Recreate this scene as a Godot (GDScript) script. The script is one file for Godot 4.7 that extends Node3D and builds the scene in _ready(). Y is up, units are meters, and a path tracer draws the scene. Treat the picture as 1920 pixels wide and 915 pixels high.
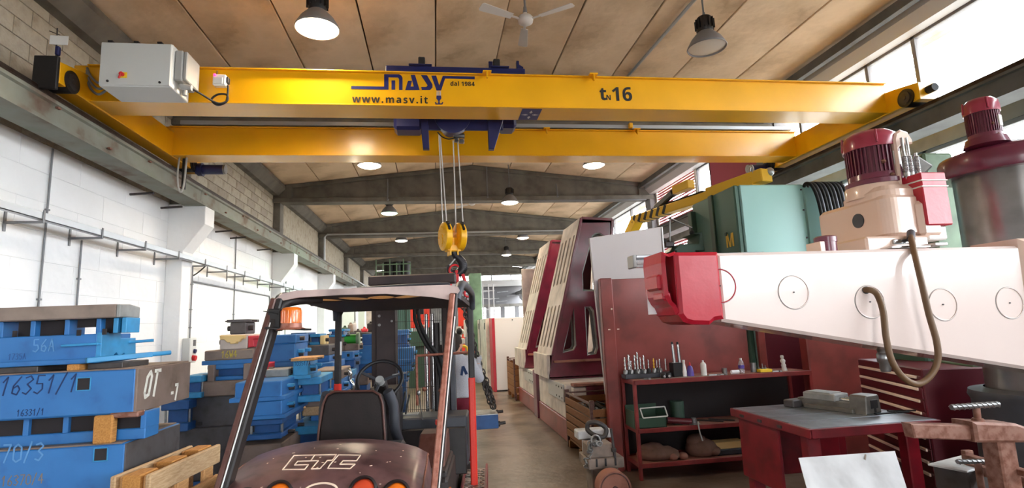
extends Node3D

# ---------------------------------------------------------------- mesh builder
class Mb:
	var v := PackedVector3Array()
	var n := PackedVector3Array()
	var marks := PackedInt32Array()

	func tn(a: Vector3, b: Vector3, c: Vector3, na: Vector3, nb: Vector3, nc: Vector3) -> void:
		var f := (b - a).cross(c - a)
		if f.length_squared() < 1e-16:
			return
		if f.dot(na + nb + nc) > 0.0:
			v.append(a); v.append(c); v.append(b)
			n.append(na); n.append(nc); n.append(nb)
		else:
			v.append(a); v.append(b); v.append(c)
			n.append(na); n.append(nb); n.append(nc)

	func tri(a: Vector3, b: Vector3, c: Vector3, out: Vector3) -> void:
		var f := (b - a).cross(c - a).normalized()
		if f.dot(out) < 0.0:
			f = -f
		tn(a, b, c, f, f, f)

	func quad(a: Vector3, b: Vector3, c: Vector3, d: Vector3, out: Vector3) -> void:
		tri(a, b, c, out)
		tri(a, c, d, out)

	func box(c: Vector3, s: Vector3, bev := 0.003, r := Basis()) -> void:
		marks.append(v.size())
		var h := s * 0.5
		var b := minf(bev, minf(h.x, minf(h.y, h.z)) * 0.45)
		if b <= 0.0:
			for k in 3:
				for sg in [-1.0, 1.0]:
					var o := Vector3(); o[k] = sg
					var u := Vector3(); u[(k + 1) % 3] = h[(k + 1) % 3]
					var w := Vector3(); w[(k + 2) % 3] = h[(k + 2) % 3]
					var m: Vector3 = o * h[k]
					quad(c + r * (m - u - w), c + r * (m + u - w), c + r * (m + u + w), c + r * (m - u + w), r * o)
			return
		for k in 3:
			var i := (k + 1) % 3
			var j := (k + 2) % 3
			for sg in [-1.0, 1.0]:
				var o := Vector3(); o[k] = sg
				var u := Vector3(); u[i] = h[i] - b
				var w := Vector3(); w[j] = h[j] - b
				var m: Vector3 = o * h[k]
				quad(c + r * (m - u - w), c + r * (m + u - w), c + r * (m + u + w), c + r * (m - u + w), r * o)
				for s2 in [-1.0, 1.0]:
					# edge between face k(sg) and face i(s2), runs along j
					var p := Vector3(); p[k] = sg * h[k]; p[i] = s2 * (h[i] - b)
					var q := Vector3(); q[k] = sg * (h[k] - b); q[i] = s2 * h[i]
					var e := Vector3(); e[j] = h[j] - b
					var oo := Vector3(); oo[k] = sg; oo[i] = s2
					quad(c + r * (p - e), c + r * (p + e), c + r * (q + e), c + r * (q - e), r * oo)
		for sx in [-1.0, 1.0]:
			for sy in [-1.0, 1.0]:
				for sz in [-1.0, 1.0]:
					tri(c + r * Vector3(sx * h.x, sy * (h.y - b), sz * (h.z - b)), c + r * Vector3(sx * (h.x - b), sy * h.y, sz * (h.z - b)), c + r * Vector3(sx * (h.x - b), sy * (h.y - b), sz * h.z), r * Vector3(sx, sy, sz))

	func box2(a: Vector3, b: Vector3, bev := 0.003) -> void:
		box((a + b) * 0.5, (b - a).abs(), bev)

	# a bar of rectangular section between two points
	func bar(a: Vector3, b: Vector3, w: float, t: float, up := Vector3.UP, bev := 0.003) -> void:
		var z := (b - a).normalized()
		var x := up.cross(z)
		if x.length() < 0.01:
			x = Vector3.RIGHT.cross(z)
		x = x.normalized()
		var y := z.cross(x)
		box((a + b) * 0.5, Vector3(w, t, a.distance_to(b)), bev, Basis(x, y, z))

	func cyl(a: Vector3, b: Vector3, r: float, r2 := -1.0, seg := 16, caps := true) -> void:
		marks.append(v.size())
		if r2 < 0.0:
			r2 = r
		var z := (b - a).normalized()
		var x := z.cross(Vector3.UP if absf(z.y) < 0.9 else Vector3.RIGHT).normalized()
		var y := z.cross(x)
		for i in seg:
			var t0 := TAU * i / seg
			var t1 := TAU * (i + 1) / seg
			var d0 := x * cos(t0) + y * sin(t0)
			var d1 := x * cos(t1) + y * sin(t1)
			tn(a + d0 * r, a + d1 * r, b + d1 * r2, d0, d1, d1)
			tn(a + d0 * r, b + d1 * r2, b + d0 * r2, d0, d1, d0)
			if caps:
				if r > 0.0:
					tri(a, a + d0 * r, a + d1 * r, -z)
				if r2 > 0.0:
					tri(b, b + d0 * r2, b + d1 * r2, z)

	# profile: (radius, height) pairs turned about the y axis of xf
	func lathe(pr: PackedVector2Array, xf: Transform3D, seg := 24, soft := 0.6) -> void:
		marks.append(v.size())
		var m := pr.size() - 1
		var ns := PackedVector2Array()
		for k in m:
			var d := pr[k + 1] - pr[k]
			ns.append(Vector2(d.y, -d.x).normalized())
		for k in m:
			if pr[k].is_equal_approx(pr[k + 1]):
				continue
			var n0 := ns[k]
			var n1 := ns[k]
			if k > 0 and ns[k - 1].dot(ns[k]) > soft:
				n0 = (ns[k - 1] + ns[k]).normalized()
			if k < m - 1 and ns[k + 1].dot(ns[k]) > soft:
				n1 = (ns[k + 1] + ns[k]).normalized()
			for i in seg:
				var t0 := TAU * i / seg
				var t1 := TAU * (i + 1) / seg
				var a := Vector3(cos(t0), 0, sin(t0))
				var b := Vector3(cos(t1), 0, sin(t1))
				var p00 := xf * (a * pr[k].x + Vector3.UP * pr[k].y)
				var p10 := xf * (b * pr[k].x + Vector3.UP * pr[k].y)
				var p01 := xf * (a * pr[k + 1].x + Vector3.UP * pr[k + 1].y)
				var p11 := xf * (b * pr[k + 1].x + Vector3.UP * pr[k + 1].y)
				var g := xf.basis
				var q00 := (g * (a * n0.x + Vector3.UP * n0.y)).normalized()
				var q10 := (g * (b * n0.x + Vector3.UP * n0.y)).normalized()
				var q01 := (g * (a * n1.x + Vector3.UP * n1.y)).normalized()
				var q11 := (g * (b * n1.x + Vector3.UP * n1.y)).normalized()
				tn(p00, p10, p11, q00, q10, q11)
				tn(p00, p11, p01, q00, q11, q01)

	func ball(c: Vector3, r: Vector3, seg := 16, bas := Basis()) -> void:
		marks.append(v.size())
		var rings := maxi(4, seg / 2)
		for j in rings:
			var f0 := PI * j / rings - PI / 2
			var f1 := PI * (j + 1) / rings - PI / 2
			for i in seg:
				var t0 := TAU * i / seg
				var t1 := TAU * (i + 1) / seg
				var ps := []
				for ft in [[f0, t0], [f0, t1], [f1, t1], [f1, t0]]:
					ps.append(Vector3(cos(ft[0]) * cos(ft[1]), sin(ft[0]), cos(ft[0]) * sin(ft[1])))
				var qs := []
				var ms := []
				for p in ps:
					qs.append(c + bas * (p * r))
					ms.append((bas * (p / r)).normalized())
				tn(qs[0], qs[1], qs[2], ms[0], ms[1], ms[2])
				tn(qs[0], qs[2], qs[3], ms[0], ms[2], ms[3])

	# extrude an XY polygon along the z axis of xf from d0 to d1, with a small bevel on the d1 side and d0 side
	func prism(poly: PackedVector2Array, d0: float, d1: float, xf := Transform3D(), bev := 0.0) -> void:
		marks.append(v.size())
		var P := poly
		if Geometry2D.is_polygon_clockwise(P):
			P = PackedVector2Array(P); P.reverse()
		var I := P
		if bev > 0.0:
			I = PackedVector2Array()
			var m := P.size()
			for k in m:
				var e0 := (P[k] - P[(k - 1 + m) % m]).normalized()
				var e1 := (P[(k + 1) % m] - P[k]).normalized()
				var n0 := Vector2(-e0.y, e0.x)
				var n1 := Vector2(-e1.y, e1.x)
				var mi := (n0 + n1)
				I.append(P[k] + mi / maxf(0.35, 1.0 + n0.dot(n1)) * bev)
		var lo := minf(d0, d1)
		var hi := maxf(d0, d1)
		var idx := Geometry2D.triangulate_polygon(I)
		for s in [lo, hi]:
			var o := xf.basis * Vector3(0, 0, 1.0 if s == hi else -1.0)
			for t in range(0, idx.size(), 3):
				tri(xf * Vector3(I[idx[t]].x, I[idx[t]].y, s), xf * Vector3(I[idx[t + 1]].x, I[idx[t + 1]].y, s), xf * Vector3(I[idx[t + 2]].x, I[idx[t + 2]].y, s), o)
		var m2 := P.size()
		for k in m2:
			var a := P[k]
			var b := P[(k + 1) % m2]
			var nn := Vector2(b.y - a.y, a.x - b.x).normalized()
			var o := xf.basis * Vector3(nn.x, nn.y, 0)
			quad(xf * Vector3(a.x, a.y, lo + bev), xf * Vector3(b.x, b.y, lo + bev), xf * Vector3(b.x, b.y, hi - bev), xf * Vector3(a.x, a.y, hi - bev), o)
			if bev > 0.0:
				var ia := I[k]
				var ib := I[(k + 1) % m2]
				quad(xf * Vector3(a.x, a.y, lo + bev), xf * Vector3(b.x, b.y, lo + bev), xf * Vector3(ib.x, ib.y, lo), xf * Vector3(ia.x, ia.y, lo), o + xf.basis * Vector3(0, 0, -1))
				quad(xf * Vector3(a.x, a.y, hi - bev), xf * Vector3(b.x, b.y, hi - bev), xf * Vector3(ib.x, ib.y, hi), xf * Vector3(ia.x, ia.y, hi), o + xf.basis * Vector3(0, 0, 1))

	# an XY plate with holes through it
	func plate(poly: PackedVector2Array, holes: Array, d0: float, d1: float, xf := Transform3D()) -> void:
		var pieces := [poly]
		for h in holes:
			var mid := Vector2()
			for p in h:
				mid += p
			mid /= h.size()
			var nx := []
			for pc in pieces:
				for sd in [-1.0, 1.0]:
					var half := PackedVector2Array([Vector2(mid.x, -99), Vector2(mid.x + sd * 99, -99), Vector2(mid.x + sd * 99, 99), Vector2(mid.x, 99)])
					for q in Geometry2D.intersect_polygons(pc, half):
						for w in Geometry2D.clip_polygons(q, h):
							nx.append(w)
			pieces = nx
		for pc in pieces:
			if pc.size() > 2:
				prism(pc, d0, d1, xf)

	func tube(pts: PackedVector3Array, r: float, seg := 10, closed := false, r1 := -1.0) -> void:
		marks.append(v.size())
		var m := pts.size()
		var rings := []
		var dirs := []
		var x := Vector3()
		for k in m:
			var d: Vector3
			if closed:
				d = pts[(k + 1) % m] - pts[(k - 1 + m) % m]
			else:
				d = pts[mini(k + 1, m - 1)] - pts[maxi(k - 1, 0)]
			d = d.normalized()
			if k == 0:
				x = d.cross(Vector3.UP if absf(d.y) < 0.9 else Vector3.RIGHT).normalized()
			else:
				x = (x - d * x.dot(d)).normalized()
			var y := d.cross(x)
			var rr := r if r1 < 0.0 else lerpf(r, r1, float(k) / (m - 1))
			var ring := []
			for i in seg:
				var t := TAU * i / seg
				ring.append([pts[k], x * cos(t) + y * sin(t), rr])
			rings.append(ring)
			dirs.append(d)
		var last := m if closed else m - 1
		for k in last:
			var A: Array = rings[k]
			var B: Array = rings[(k + 1) % m]
			var sh := 0
			if closed and k == m - 1:
				var best := -2.0
				for s in seg:
					var dd: float = A[0][1].dot(B[s][1])
					if dd > best:
						best = dd
						sh = s
			for i in seg:
				var j := (i + 1) % seg
				var a0: Vector3 = A[i][1]
				var a1: Vector3 = A[j][1]
				var b0: Vector3 = B[(i + sh) % seg][1]
				var b1: Vector3 = B[(j + sh) % seg][1]
				var pa: Vector3 = A[i][0]
				var pb: Vector3 = B[0][0]
				tn(pa + a0 * A[0][2], pa + a1 * A[0][2], pb + b1 * B[0][2], a0, a1, b1)
				tn(pa + a0 * A[0][2], pb + b1 * B[0][2], pb + b0 * B[0][2], a0, b1, b0)
		if not closed:
			for e in [0, m - 1]:
				var o: Vector3 = dirs[e] * (-1.0 if e == 0 else 1.0)
				for i in seg:
					tri(pts[e], pts[e] + rings[e][i][1] * rings[e][i][2], pts[e] + rings[e][(i + 1) % seg][1] * rings[e][i][2], o)

	func ring(c: Vector3, axis: Vector3, R: float, r: float, seg := 24, ts := 8) -> void:
		var x := axis.cross(Vector3.UP if absf(axis.normalized().y) < 0.9 else Vector3.RIGHT).normalized()
		var y := axis.normalized().cross(x)
		var p := PackedVector3Array()
		for i in seg:
			p.append(c + (x * cos(TAU * i / seg) + y * sin(TAU * i / seg)) * R)
		tube(p, r, ts, true)

	# the separate solids in this mesh: primitives whose boxes do not touch
	func solids() -> Array:
		if marks.size() < 2:
			return [self]
		var boxes := []
		for k in marks.size():
			var e := marks[k + 1] if k + 1 < marks.size() else v.size()
			if e <= marks[k]:
				continue
			var bb := AABB(v[marks[k]], Vector3())
			for q in range(marks[k] + 1, e):
				bb = bb.expand(v[q])
			boxes.append([bb.grow(0.003), [[marks[k], e]]])
		var again := true
		while again:
			again = false
			for i in boxes.size():
				for j in range(boxes.size() - 1, i, -1):
					if (boxes[i][0] as AABB).intersects(boxes[j][0]):
						boxes[i][0] = (boxes[i][0] as AABB).merge(boxes[j][0])
						boxes[i][1].append_array(boxes[j][1])
						boxes.remove_at(j)
						again = true
		if boxes.size() < 2:
			return [self]
		boxes.sort_custom(func(a, b): return (a[0] as AABB).size.length() > (b[0] as AABB).size.length())
		var out := []
		for b in boxes:
			var m := Mb.new()
			for r in b[1]:
				m.v.append_array(v.slice(r[0], r[1]))
				m.n.append_array(n.slice(r[0], r[1]))
			out.append(m)
		return out

	func mesh(shift := Vector3()) -> ArrayMesh:
		var vv := v
		if shift != Vector3():
			vv = PackedVector3Array(v)
			for k in vv.size():
				vv[k] -= shift
		var am := ArrayMesh.new()
		var arr := []
		arr.resize(Mesh.ARRAY_MAX)
		arr[Mesh.ARRAY_VERTEX] = vv
		arr[Mesh.ARRAY_NORMAL] = n
		am.add_surface_from_arrays(Mesh.PRIMITIVE_TRIANGLES, arr)
		return am

	func middle(at_base := false) -> Vector3:
		var lo := v[0]
		var hi := v[0]
		for p in v:
			lo = lo.min(p)
			hi = hi.max(p)
		var c := (lo + hi) * 0.5
		if at_base:
			c.y = lo.y
		return c

# ---------------------------------------------------------------- scene helpers
const FOC := 1022.944
const EYE := Vector3(0, 1.85, 0)
var view := Basis()
var mats := {}
var used := {}

# the point that pixel (px, py) of the photograph shows, at depth z metres down the hall
func at(px: float, py: float, z: float) -> Vector3:
	var d := view * Vector3(px - 960.0, 457.5 - py, -FOC)
	return EYE + d * (z / -d.z)

func atx(px: float, py: float, x: float) -> Vector3:
	var d := view * Vector3(px - 960.0, 457.5 - py, -FOC)
	return EYE + d * (x / d.x)

func aty(px: float, py: float, y: float) -> Vector3:
	var d := view * Vector3(px - 960.0, 457.5 - py, -FOC)
	return EYE + d * ((y - EYE.y) / d.y)

func numbered(called: String) -> String:
	var k: int = used.get(called, 0)
	used[called] = k + 1
	return called if k == 0 else "%s_%03d" % [called, k]

func tag(o: Node, label: String, category := "", group := "", kind := "") -> Node:
	if label: o.set_meta("label", label)
	if category: o.set_meta("category", category)
	if group: o.set_meta("group", group)
	if kind: o.set_meta("kind", kind)
	return o

func thing(called: String, label: String, category: String, base := Vector3(), group := "") -> Node3D:
	var o := Node3D.new()
	o.name = numbered(called)
	add_child(o)
	o.position = base
	tag(o, label, category, group)
	return o

func struct(called: String, base := Vector3(), label := "") -> Node3D:
	var o := Node3D.new()
	o.name = numbered(called)
	add_child(o)
	o.position = base
	tag(o, label, "", "", "structure")
	return o

func whole(o: Node3D) -> Transform3D:
	var t := Transform3D()
	var p: Node = o
	while p != self and p is Node3D:
		t = (p as Node3D).transform * t
		p = p.get_parent()
	return t

# a part: its shape is given in world coordinates and becomes a mesh centred on itself
func part(called: String, m0: Mb, mat: Material, parent: Node3D, label := "", stuff := false) -> MeshInstance3D:
	var sol := [m0] if stuff else m0.solids()
	for k in range(1, sol.size()):
		part(called, sol[k], mat, parent, label, true)
	var m: Mb = sol[0]
	var c := m.middle()
	var o := MeshInstance3D.new()
	o.mesh = m.mesh(c)
	o.material_override = mat
	o.name = called
	parent.add_child(o, true)
	o.transform = whole(parent).affine_inverse() * Transform3D(Basis(), c)
	if label: o.set_meta("label", label)
	return o

# many bits too small to pick apart, kept as one part
func bits(called: String, m: Mb, mat: Material, parent: Node3D) -> MeshInstance3D:
	var o := part(called, m, mat, parent, "", true)
	o.set_meta("kind", "stuff")
	return o

# a piece that shares its mesh with others alike
func piece(called: String, mesh: Mesh, mat: Material, parent: Node3D, xf: Transform3D) -> MeshInstance3D:
	var o := MeshInstance3D.new()
	o.mesh = mesh
	o.material_override = mat
	o.name = called
	parent.add_child(o, true)
	o.transform = whole(parent).affine_inverse() * xf
	return o

# a thing that is one mesh
func solo(called: String, m: Mb, mat: Material, label: String, category: String, group := "") -> MeshInstance3D:
	var c := m.middle(true)
	var o := MeshInstance3D.new()
	o.mesh = m.mesh(c)
	o.material_override = mat
	o.name = numbered(called)
	add_child(o)
	o.position = c
	tag(o, label, category, group)
	return o

func frame_struct(called: String, m: Mb, mat: Material, label := "") -> MeshInstance3D:
	var o := solo(called, m, mat, label, "", "")
	o.set_meta("kind", "structure")
	return o

# lettering: centred on c, as wide as w, reading along right, standing up along up
func letters(called: String, txt: String, parent: Node3D, mat: Material, c: Vector3, w: float, right: Vector3, up: Vector3, bold := true, face := "Droid Sans", deep := 0.004) -> MeshInstance3D:
	var t := TextMesh.new()
	var f := SystemFont.new()
	f.font_names = PackedStringArray([face])
	f.font_weight = 700 if bold else 400
	t.font = f
	t.text = txt
	t.font_size = 64
	t.pixel_size = 0.01
	t.curve_step = 2.0
	t.depth = 0.1
	var ab := t.get_aabb()
	var k := w / maxf(ab.size.x, 0.001)
	t.pixel_size = 0.01 * k
	t.depth = deep
	var o := MeshInstance3D.new()
	o.mesh = t
	o.material_override = mat
	o.name = called
	parent.add_child(o, true)
	var x := right.normalized()
	var z := x.cross(up).normalized()
	o.transform = whole(parent).affine_inverse() * Transform3D(Basis(x, z.cross(x), z), c)
	return o

func pv(a: Array) -> PackedVector2Array:
	var p := PackedVector2Array()
	for k in range(0, a.size(), 2):
		p.append(Vector2(a[k], a[k + 1]))
	return p

func p3(a: Array) -> PackedVector3Array:
	return PackedVector3Array(a)

func curve(a: Array, steps := 6) -> PackedVector3Array:
	# Catmull-Rom through the points
	var out := PackedVector3Array()
	for k in a.size() - 1:
		var p0: Vector3 = a[maxi(k - 1, 0)]
		var p1: Vector3 = a[k]
		var p2: Vector3 = a[k + 1]
		var q: Vector3 = a[mini(k + 2, a.size() - 1)]
		for s in steps:
			out.append(p1.cubic_interpolate(p2, p0, q, float(s) / steps))
	out.append(a[a.size() - 1])
	return out

func rrect(x0: float, y0: float, x1: float, y1: float, r: float, st := 4) -> PackedVector2Array:
	var p := PackedVector2Array()
	for q in [[x1 - r, y1 - r, 0.0], [x0 + r, y1 - r, PI / 2], [x0 + r, y0 + r, PI], [x1 - r, y0 + r, PI * 1.5]]:
		for s in st + 1:
			var t: float = q[2] + PI / 2 * s / st
			p.append(Vector2(q[0] + cos(t) * r, q[1] + sin(t) * r))
	return p

# ---- hand-written marks: strokes on a 1 x 2 cell
const GLYPH := {
	"0": [[0, 0.3, 0.3, 0, 0.8, 0.3, 0.8, 1.6, 0.4, 2, 0, 1.6, 0, 0.3]], "1": [[0.1, 1.4, 0.5, 2, 0.4, 0]], "3": [[0, 1.8, 0.5, 2, 0.8, 1.6, 0.3, 1.1, 0.8, 0.6, 0.4, 0, 0, 0.2]],
	"4": [[0.6, 0, 0.6, 2, 0, 0.7, 0.9, 0.7]], "5": [[0.8, 2, 0.1, 2, 0.1, 1.1, 0.7, 1.1, 0.8, 0.5, 0.4, 0, 0, 0.2]], "6": [[0.7, 2, 0.1, 1, 0.1, 0.2, 0.6, 0, 0.8, 0.6, 0.5, 1, 0.1, 0.7]],
	"7": [[0, 2, 0.8, 2, 0.2, 0]], "8": [[0.4, 1.1, 0, 1.6, 0.4, 2, 0.8, 1.6, 0.4, 1.1, 0, 0.5, 0.4, 0, 0.8, 0.5, 0.4, 1.1]], "/": [[0, -0.2, 0.7, 2.2]],
	"A": [[0, 0, 0.4, 2, 0.8, 0], [0.1, 0.8, 0.7, 0.8]], "O": [[0, 0.4, 0.2, 0, 0.7, 0.2, 0.8, 1.6, 0.5, 2, 0.1, 1.6, 0, 0.4]], "T": [[0, 2, 1, 2], [0.5, 2, 0.4, 0]], "M": [[0, 0, 0.1, 2, 0.45, 1, 0.8, 2, 0.9, 0]],
	"W": [[0, 2, 0.2, 0, 0.45, 1.2, 0.7, 0, 0.9, 2]], "-": [[0, 1, 0.6, 1]],
}

func scrawl(called: String, txt: String, parent: Node3D, mat: Material, o: Vector3, h: float, right: Vector3, up: Vector3, w := 0.0, slant := 0.0) -> void:
	var m := Mb.new()
	var th := w if w > 0.0 else h * 0.09
	var out := right.cross(up).normalized()
	var x := 0.0
	for ch in txt:
		if GLYPH.has(ch):
			for st in GLYPH[ch]:
				for k in range(0, st.size() - 2, 2):
					var a: Vector3 = o + right * (x + (st[k] + slant * st[k + 1]) * h * 0.5) + up * (st[k + 1] * h * 0.5)
					var b: Vector3 = o + right * (x + (st[k + 2] + slant * st[k + 3]) * h * 0.5) + up * (st[k + 3] * h * 0.5)
					m.bar(a, b + (b - a).normalized() * th * 0.3, th, 0.0016, out, 0.0)
		x += h * 0.58
	part(called, m, mat, parent, "", true)

# ---------------------------------------------------------------- materials
func noise_tex(sd: int, fr: float, c: Array, size := 512, kind := FastNoiseLite.TYPE_SIMPLEX_SMOOTH, oct := 5, warp := false) -> NoiseTexture2D:
	var nz := FastNoiseLite.new()
	nz.seed = sd
	nz.noise_type = kind
	nz.frequency = fr
	nz.fractal_octaves = oct
	nz.domain_warp_enabled = warp
	var t := NoiseTexture2D.new()
	t.width = size
	t.height = size
	t.seamless = true
	t.noise = nz
	var g := Gradient.new()
	var offs := PackedFloat32Array()
	var cols := PackedColorArray()
	for k in c.size():
		offs.append(float(k) / (c.size() - 1))
		cols.append(c[k])
	g.offsets = offs
	g.colors = cols
	t.color_ramp = g
	return t

func bump_tex(sd: int, fr: float, strength := 4.0) -> NoiseTexture2D:
	var nz := FastNoiseLite.new()
	nz.seed = sd
	nz.frequency = fr
	nz.fractal_octaves = 4
	var t := NoiseTexture2D.new()
	t.width = 512
	t.height = 512
	t.seamless = true
	t.noise = nz
	t.as_normal_map = true
	t.bump_strength = strength
	return t

var tx := {}

func mat(nm: String, c: Color, rough := 0.6, metal := 0.0, tex := "", sc := 1.0, bump := "", bs := 0.4) -> StandardMaterial3D:
	var m := StandardMaterial3D.new()
	m.resource_name = nm
	m.albedo_color = c
	m.roughness = rough
	m.metallic = metal
	if tex or bump:
		m.uv1_triplanar = true
		m.uv1_scale = Vector3.ONE * sc
		if tex:
			m.albedo_texture = tx[tex]
		if bump:
			m.normal_enabled = true
			m.normal_texture = tx[bump]
			m.normal_scale = bs
	mats[nm] = m
	return m

func gloss(nm: String, amount := 0.6, r := 0.12) -> void:
	var m: StandardMaterial3D = mats[nm]
	m.clearcoat_enabled = true
	m.clearcoat = amount
	m.clearcoat_roughness = r

func rgb8(r: int, g: int, b: int) -> Color:
	return Color8(r, g, b)

func make_materials() -> void:
	tx.soft = noise_tex(3, 0.006, [Color(0.72, 0.72, 0.72), Color(0.9, 0.9, 0.9), Color(1, 1, 1)])
	tx.spots = noise_tex(8, 0.012, [Color(0.78, 0.75, 0.72), Color(0.94, 0.93, 0.91), Color(1, 1, 1), Color(0.92, 0.91, 0.9)])
	tx.stain = noise_tex(21, 0.006, [Color(0.74, 0.7, 0.66), Color(0.93, 0.92, 0.9), Color(1, 1, 1), Color(0.96, 0.95, 0.93)], 512, FastNoiseLite.TYPE_SIMPLEX_SMOOTH, 6, true)
	tx.rust = noise_tex(5, 0.014, [Color(0.66, 0.5, 0.42), Color(0.85, 0.76, 0.7), Color(0.97, 0.95, 0.93), Color(1, 1, 1)], 512, FastNoiseLite.TYPE_SIMPLEX_SMOOTH, 6, true)
	tx.chip = noise_tex(15, 0.03, [Color(1, 1, 1), Color(1, 1, 1), Color(0.96, 0.95, 0.94), Color(1, 1, 1), Color(0.8, 0.74, 0.7)], 512)
	tx.floor = noise_tex(31, 0.005, [Color(0.55, 0.5, 0.46), Color(0.8, 0.76, 0.72), Color(1, 0.98, 0.95), Color(0.86, 0.82, 0.78)], 1024, FastNoiseLite.TYPE_SIMPLEX_SMOOTH, 7, true)
	tx.cloth = noise_tex(41, 0.05, [Color(0.8, 0.8, 0.8), Color(1, 1, 1)])
	tx.fine = bump_tex(2, 0.05, 3.0)
	tx.rough = bump_tex(6, 0.015, 6.0)
	var wood := NoiseTexture2D.new()
	var wn := FastNoiseLite.new()
	wn.seed = 77
	wn.frequency = 0.012
	wn.fractal_octaves = 4
	wood.noise = wn
	wood.width = 512
	wood.height = 512
	wood.seamless = true
	var wg := Gradient.new()
	wg.offsets = PackedFloat32Array([0.0, 0.35, 0.5, 0.62, 1.0])
	wg.colors = PackedColorArray([Color(0.8, 0.72, 0.62), Color(0.92, 0.87, 0.8), Color(1, 0.97, 0.93), Color(0.88, 0.81, 0.72), Color(1, 0.98, 0.95)])
	wood.color_ramp = wg
	tx.wood = wood

	mat("floor", rgb8(116, 101, 92), 0.34, 0.0, "floor", 0.22, "fine", 0.12)
	mat("ground", rgb8(150, 145, 138), 0.9)
	mat("roof panel", rgb8(226, 200, 168), 0.85, 0.0, "stain", 0.25, "fine", 0.2)
	mat("roof panel pale", rgb8(231, 207, 177), 0.85, 0.0, "stain", 0.2, "fine", 0.2)
	mat("roof deck", rgb8(90, 80, 70), 0.9)
	mat("beam", rgb8(122, 118, 110), 0.85, 0.0, "soft", 0.5, "fine", 0.25)
	mat("block", rgb8(176, 168, 152), 0.9, 0.0, "spots", 0.6, "fine", 0.5)
	mat("block dark", rgb8(162, 153, 138), 0.9, 0.0, "spots", 0.6, "fine", 0.5)
	mat("mortar", rgb8(138, 130, 118), 0.95, 0.0, "soft", 1.0)
	mat("white wall", rgb8(238, 240, 242), 0.75, 0.0, "soft", 0.15, "fine", 0.15)
	mats["white wall"].albedo_texture = noise_tex(51, 0.006, [Color(0.9, 0.9, 0.9), Color(0.97, 0.97, 0.97), Color(1, 1, 1)])
	mat("white joint", rgb8(228, 231, 234), 0.8)
	mat("grey wall", rgb8(150, 146, 140), 0.85, 0.0, "soft", 0.4)
	mat("runway", rgb8(128, 132, 122), 0.7, 0.0, "rust", 0.35)
	mats["runway"].albedo_texture = noise_tex(61, 0.007, [Color(0.72, 0.5, 0.42), Color(0.95, 0.92, 0.9), Color(1, 1, 1), Color(0.92, 0.95, 0.9)])
	mat("runway dark", rgb8(98, 98, 96), 0.6, 0.2, "soft", 0.5)
	mat("rail steel", rgb8(66, 58, 54), 0.45, 0.7, "rust", 1.0)
	mat("galvanised", rgb8(170, 174, 178), 0.4, 0.6)
	mat("pipe grey", rgb8(120, 122, 126), 0.5, 0.2)
	mat("frame grey", rgb8(126, 124, 126), 0.6, 0.1)
	mat("red metal", rgb8(176, 70, 88), 0.5, 0.0)
	mat("slat red", rgb8(190, 90, 100), 0.6, 0.0)
	mat("crane yellow", rgb8(243, 176, 10), 0.34, 0.0, "soft", 0.4)
	mats["crane yellow"].albedo_texture = noise_tex(71, 0.005, [Color(0.94, 0.94, 0.94), Color(1, 1, 1)])
	gloss("crane yellow", 0.35, 0.15)
	mat("crane blue", rgb8(25, 30, 80), 0.4)
	mat("logo blue", rgb8(20, 27, 92), 0.5)
	mat("ink", rgb8(9, 9, 14), 0.6)
	mat("black", rgb8(26, 24, 26), 0.5)
	mat("rubber", rgb8(30, 29, 30), 0.8, 0.0, "soft", 2.0)
	mat("cabinet grey", rgb8(204, 206, 204), 0.5)
	mat("box grey", rgb8(160, 160, 158), 0.45)
	mat("white plastic", rgb8(232, 232, 230), 0.4)
	mat("sign yellow", rgb8(240, 205, 50), 0.5)
	mat("signal red", rgb8(206, 30, 40), 0.4)
	mat("steel", rgb8(160, 160, 160), 0.35, 0.8, "soft", 2.0)
	mat("bright steel", rgb8(200, 200, 200), 0.22, 0.9)
	mat("dark steel", rgb8(74, 70, 70), 0.5, 0.5, "spots", 1.5)
	mat("rope", rgb8(176, 172, 168), 0.5, 0.4)
	mat("hook", rgb8(44, 42, 46), 0.4, 0.4)
	mat("block yellow", rgb8(246, 184, 16), 0.4, 0.0, "chip", 2.0)
	mat("maroon paint", rgb8(122, 88, 88), 0.38, 0.1, "rust", 0.8)
	mats["maroon paint"].albedo_texture = noise_tex(81, 0.02, [Color(0.66, 0.6, 0.58), Color(0.9, 0.9, 0.9), Color(1, 1, 1), Color(1, 0.98, 0.96)])
	gloss("maroon paint", 0.4, 0.25)
	mat("guard brown", rgb8(96, 62, 56), 0.45, 0.1, "rust", 2.0)
	mat("guard dark", rgb8(44, 38, 38), 0.5, 0.1, "soft", 2.0)
	mat("worn bronze", rgb8(168, 112, 96), 0.45, 0.2, "rust", 3.0)
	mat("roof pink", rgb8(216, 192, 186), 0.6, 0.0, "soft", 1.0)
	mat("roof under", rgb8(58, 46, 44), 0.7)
	mat("truck red", rgb8(226, 50, 34), 0.4, 0.0, "chip", 3.0)
	mat("seat vinyl", rgb8(34, 24, 24), 0.75, 0.0, "soft", 2.0, "fine", 0.3)
	mat("mast brown", rgb8(60, 46, 46), 0.6, 0.1, "soft", 1.0)
	mat("mast grey", rgb8(74, 76, 84), 0.5, 0.2, "soft", 1.0)
	mat("chequer", rgb8(176, 160, 156), 0.4, 0.6, "rust", 2.0)
	mat("lamp amber", rgb8(232, 112, 20), 0.25)
	gloss("lamp amber", 0.8, 0.08)
	mat("lamp red", rgb8(200, 70, 40), 0.25)
	mat("lamp rim", rgb8(36, 30, 32), 0.5)
	mat("cream line", rgb8(240, 214, 192), 0.6)
	mat("die blue", rgb8(44, 112, 176), 0.5, 0.0, "soft", 0.7)
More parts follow.
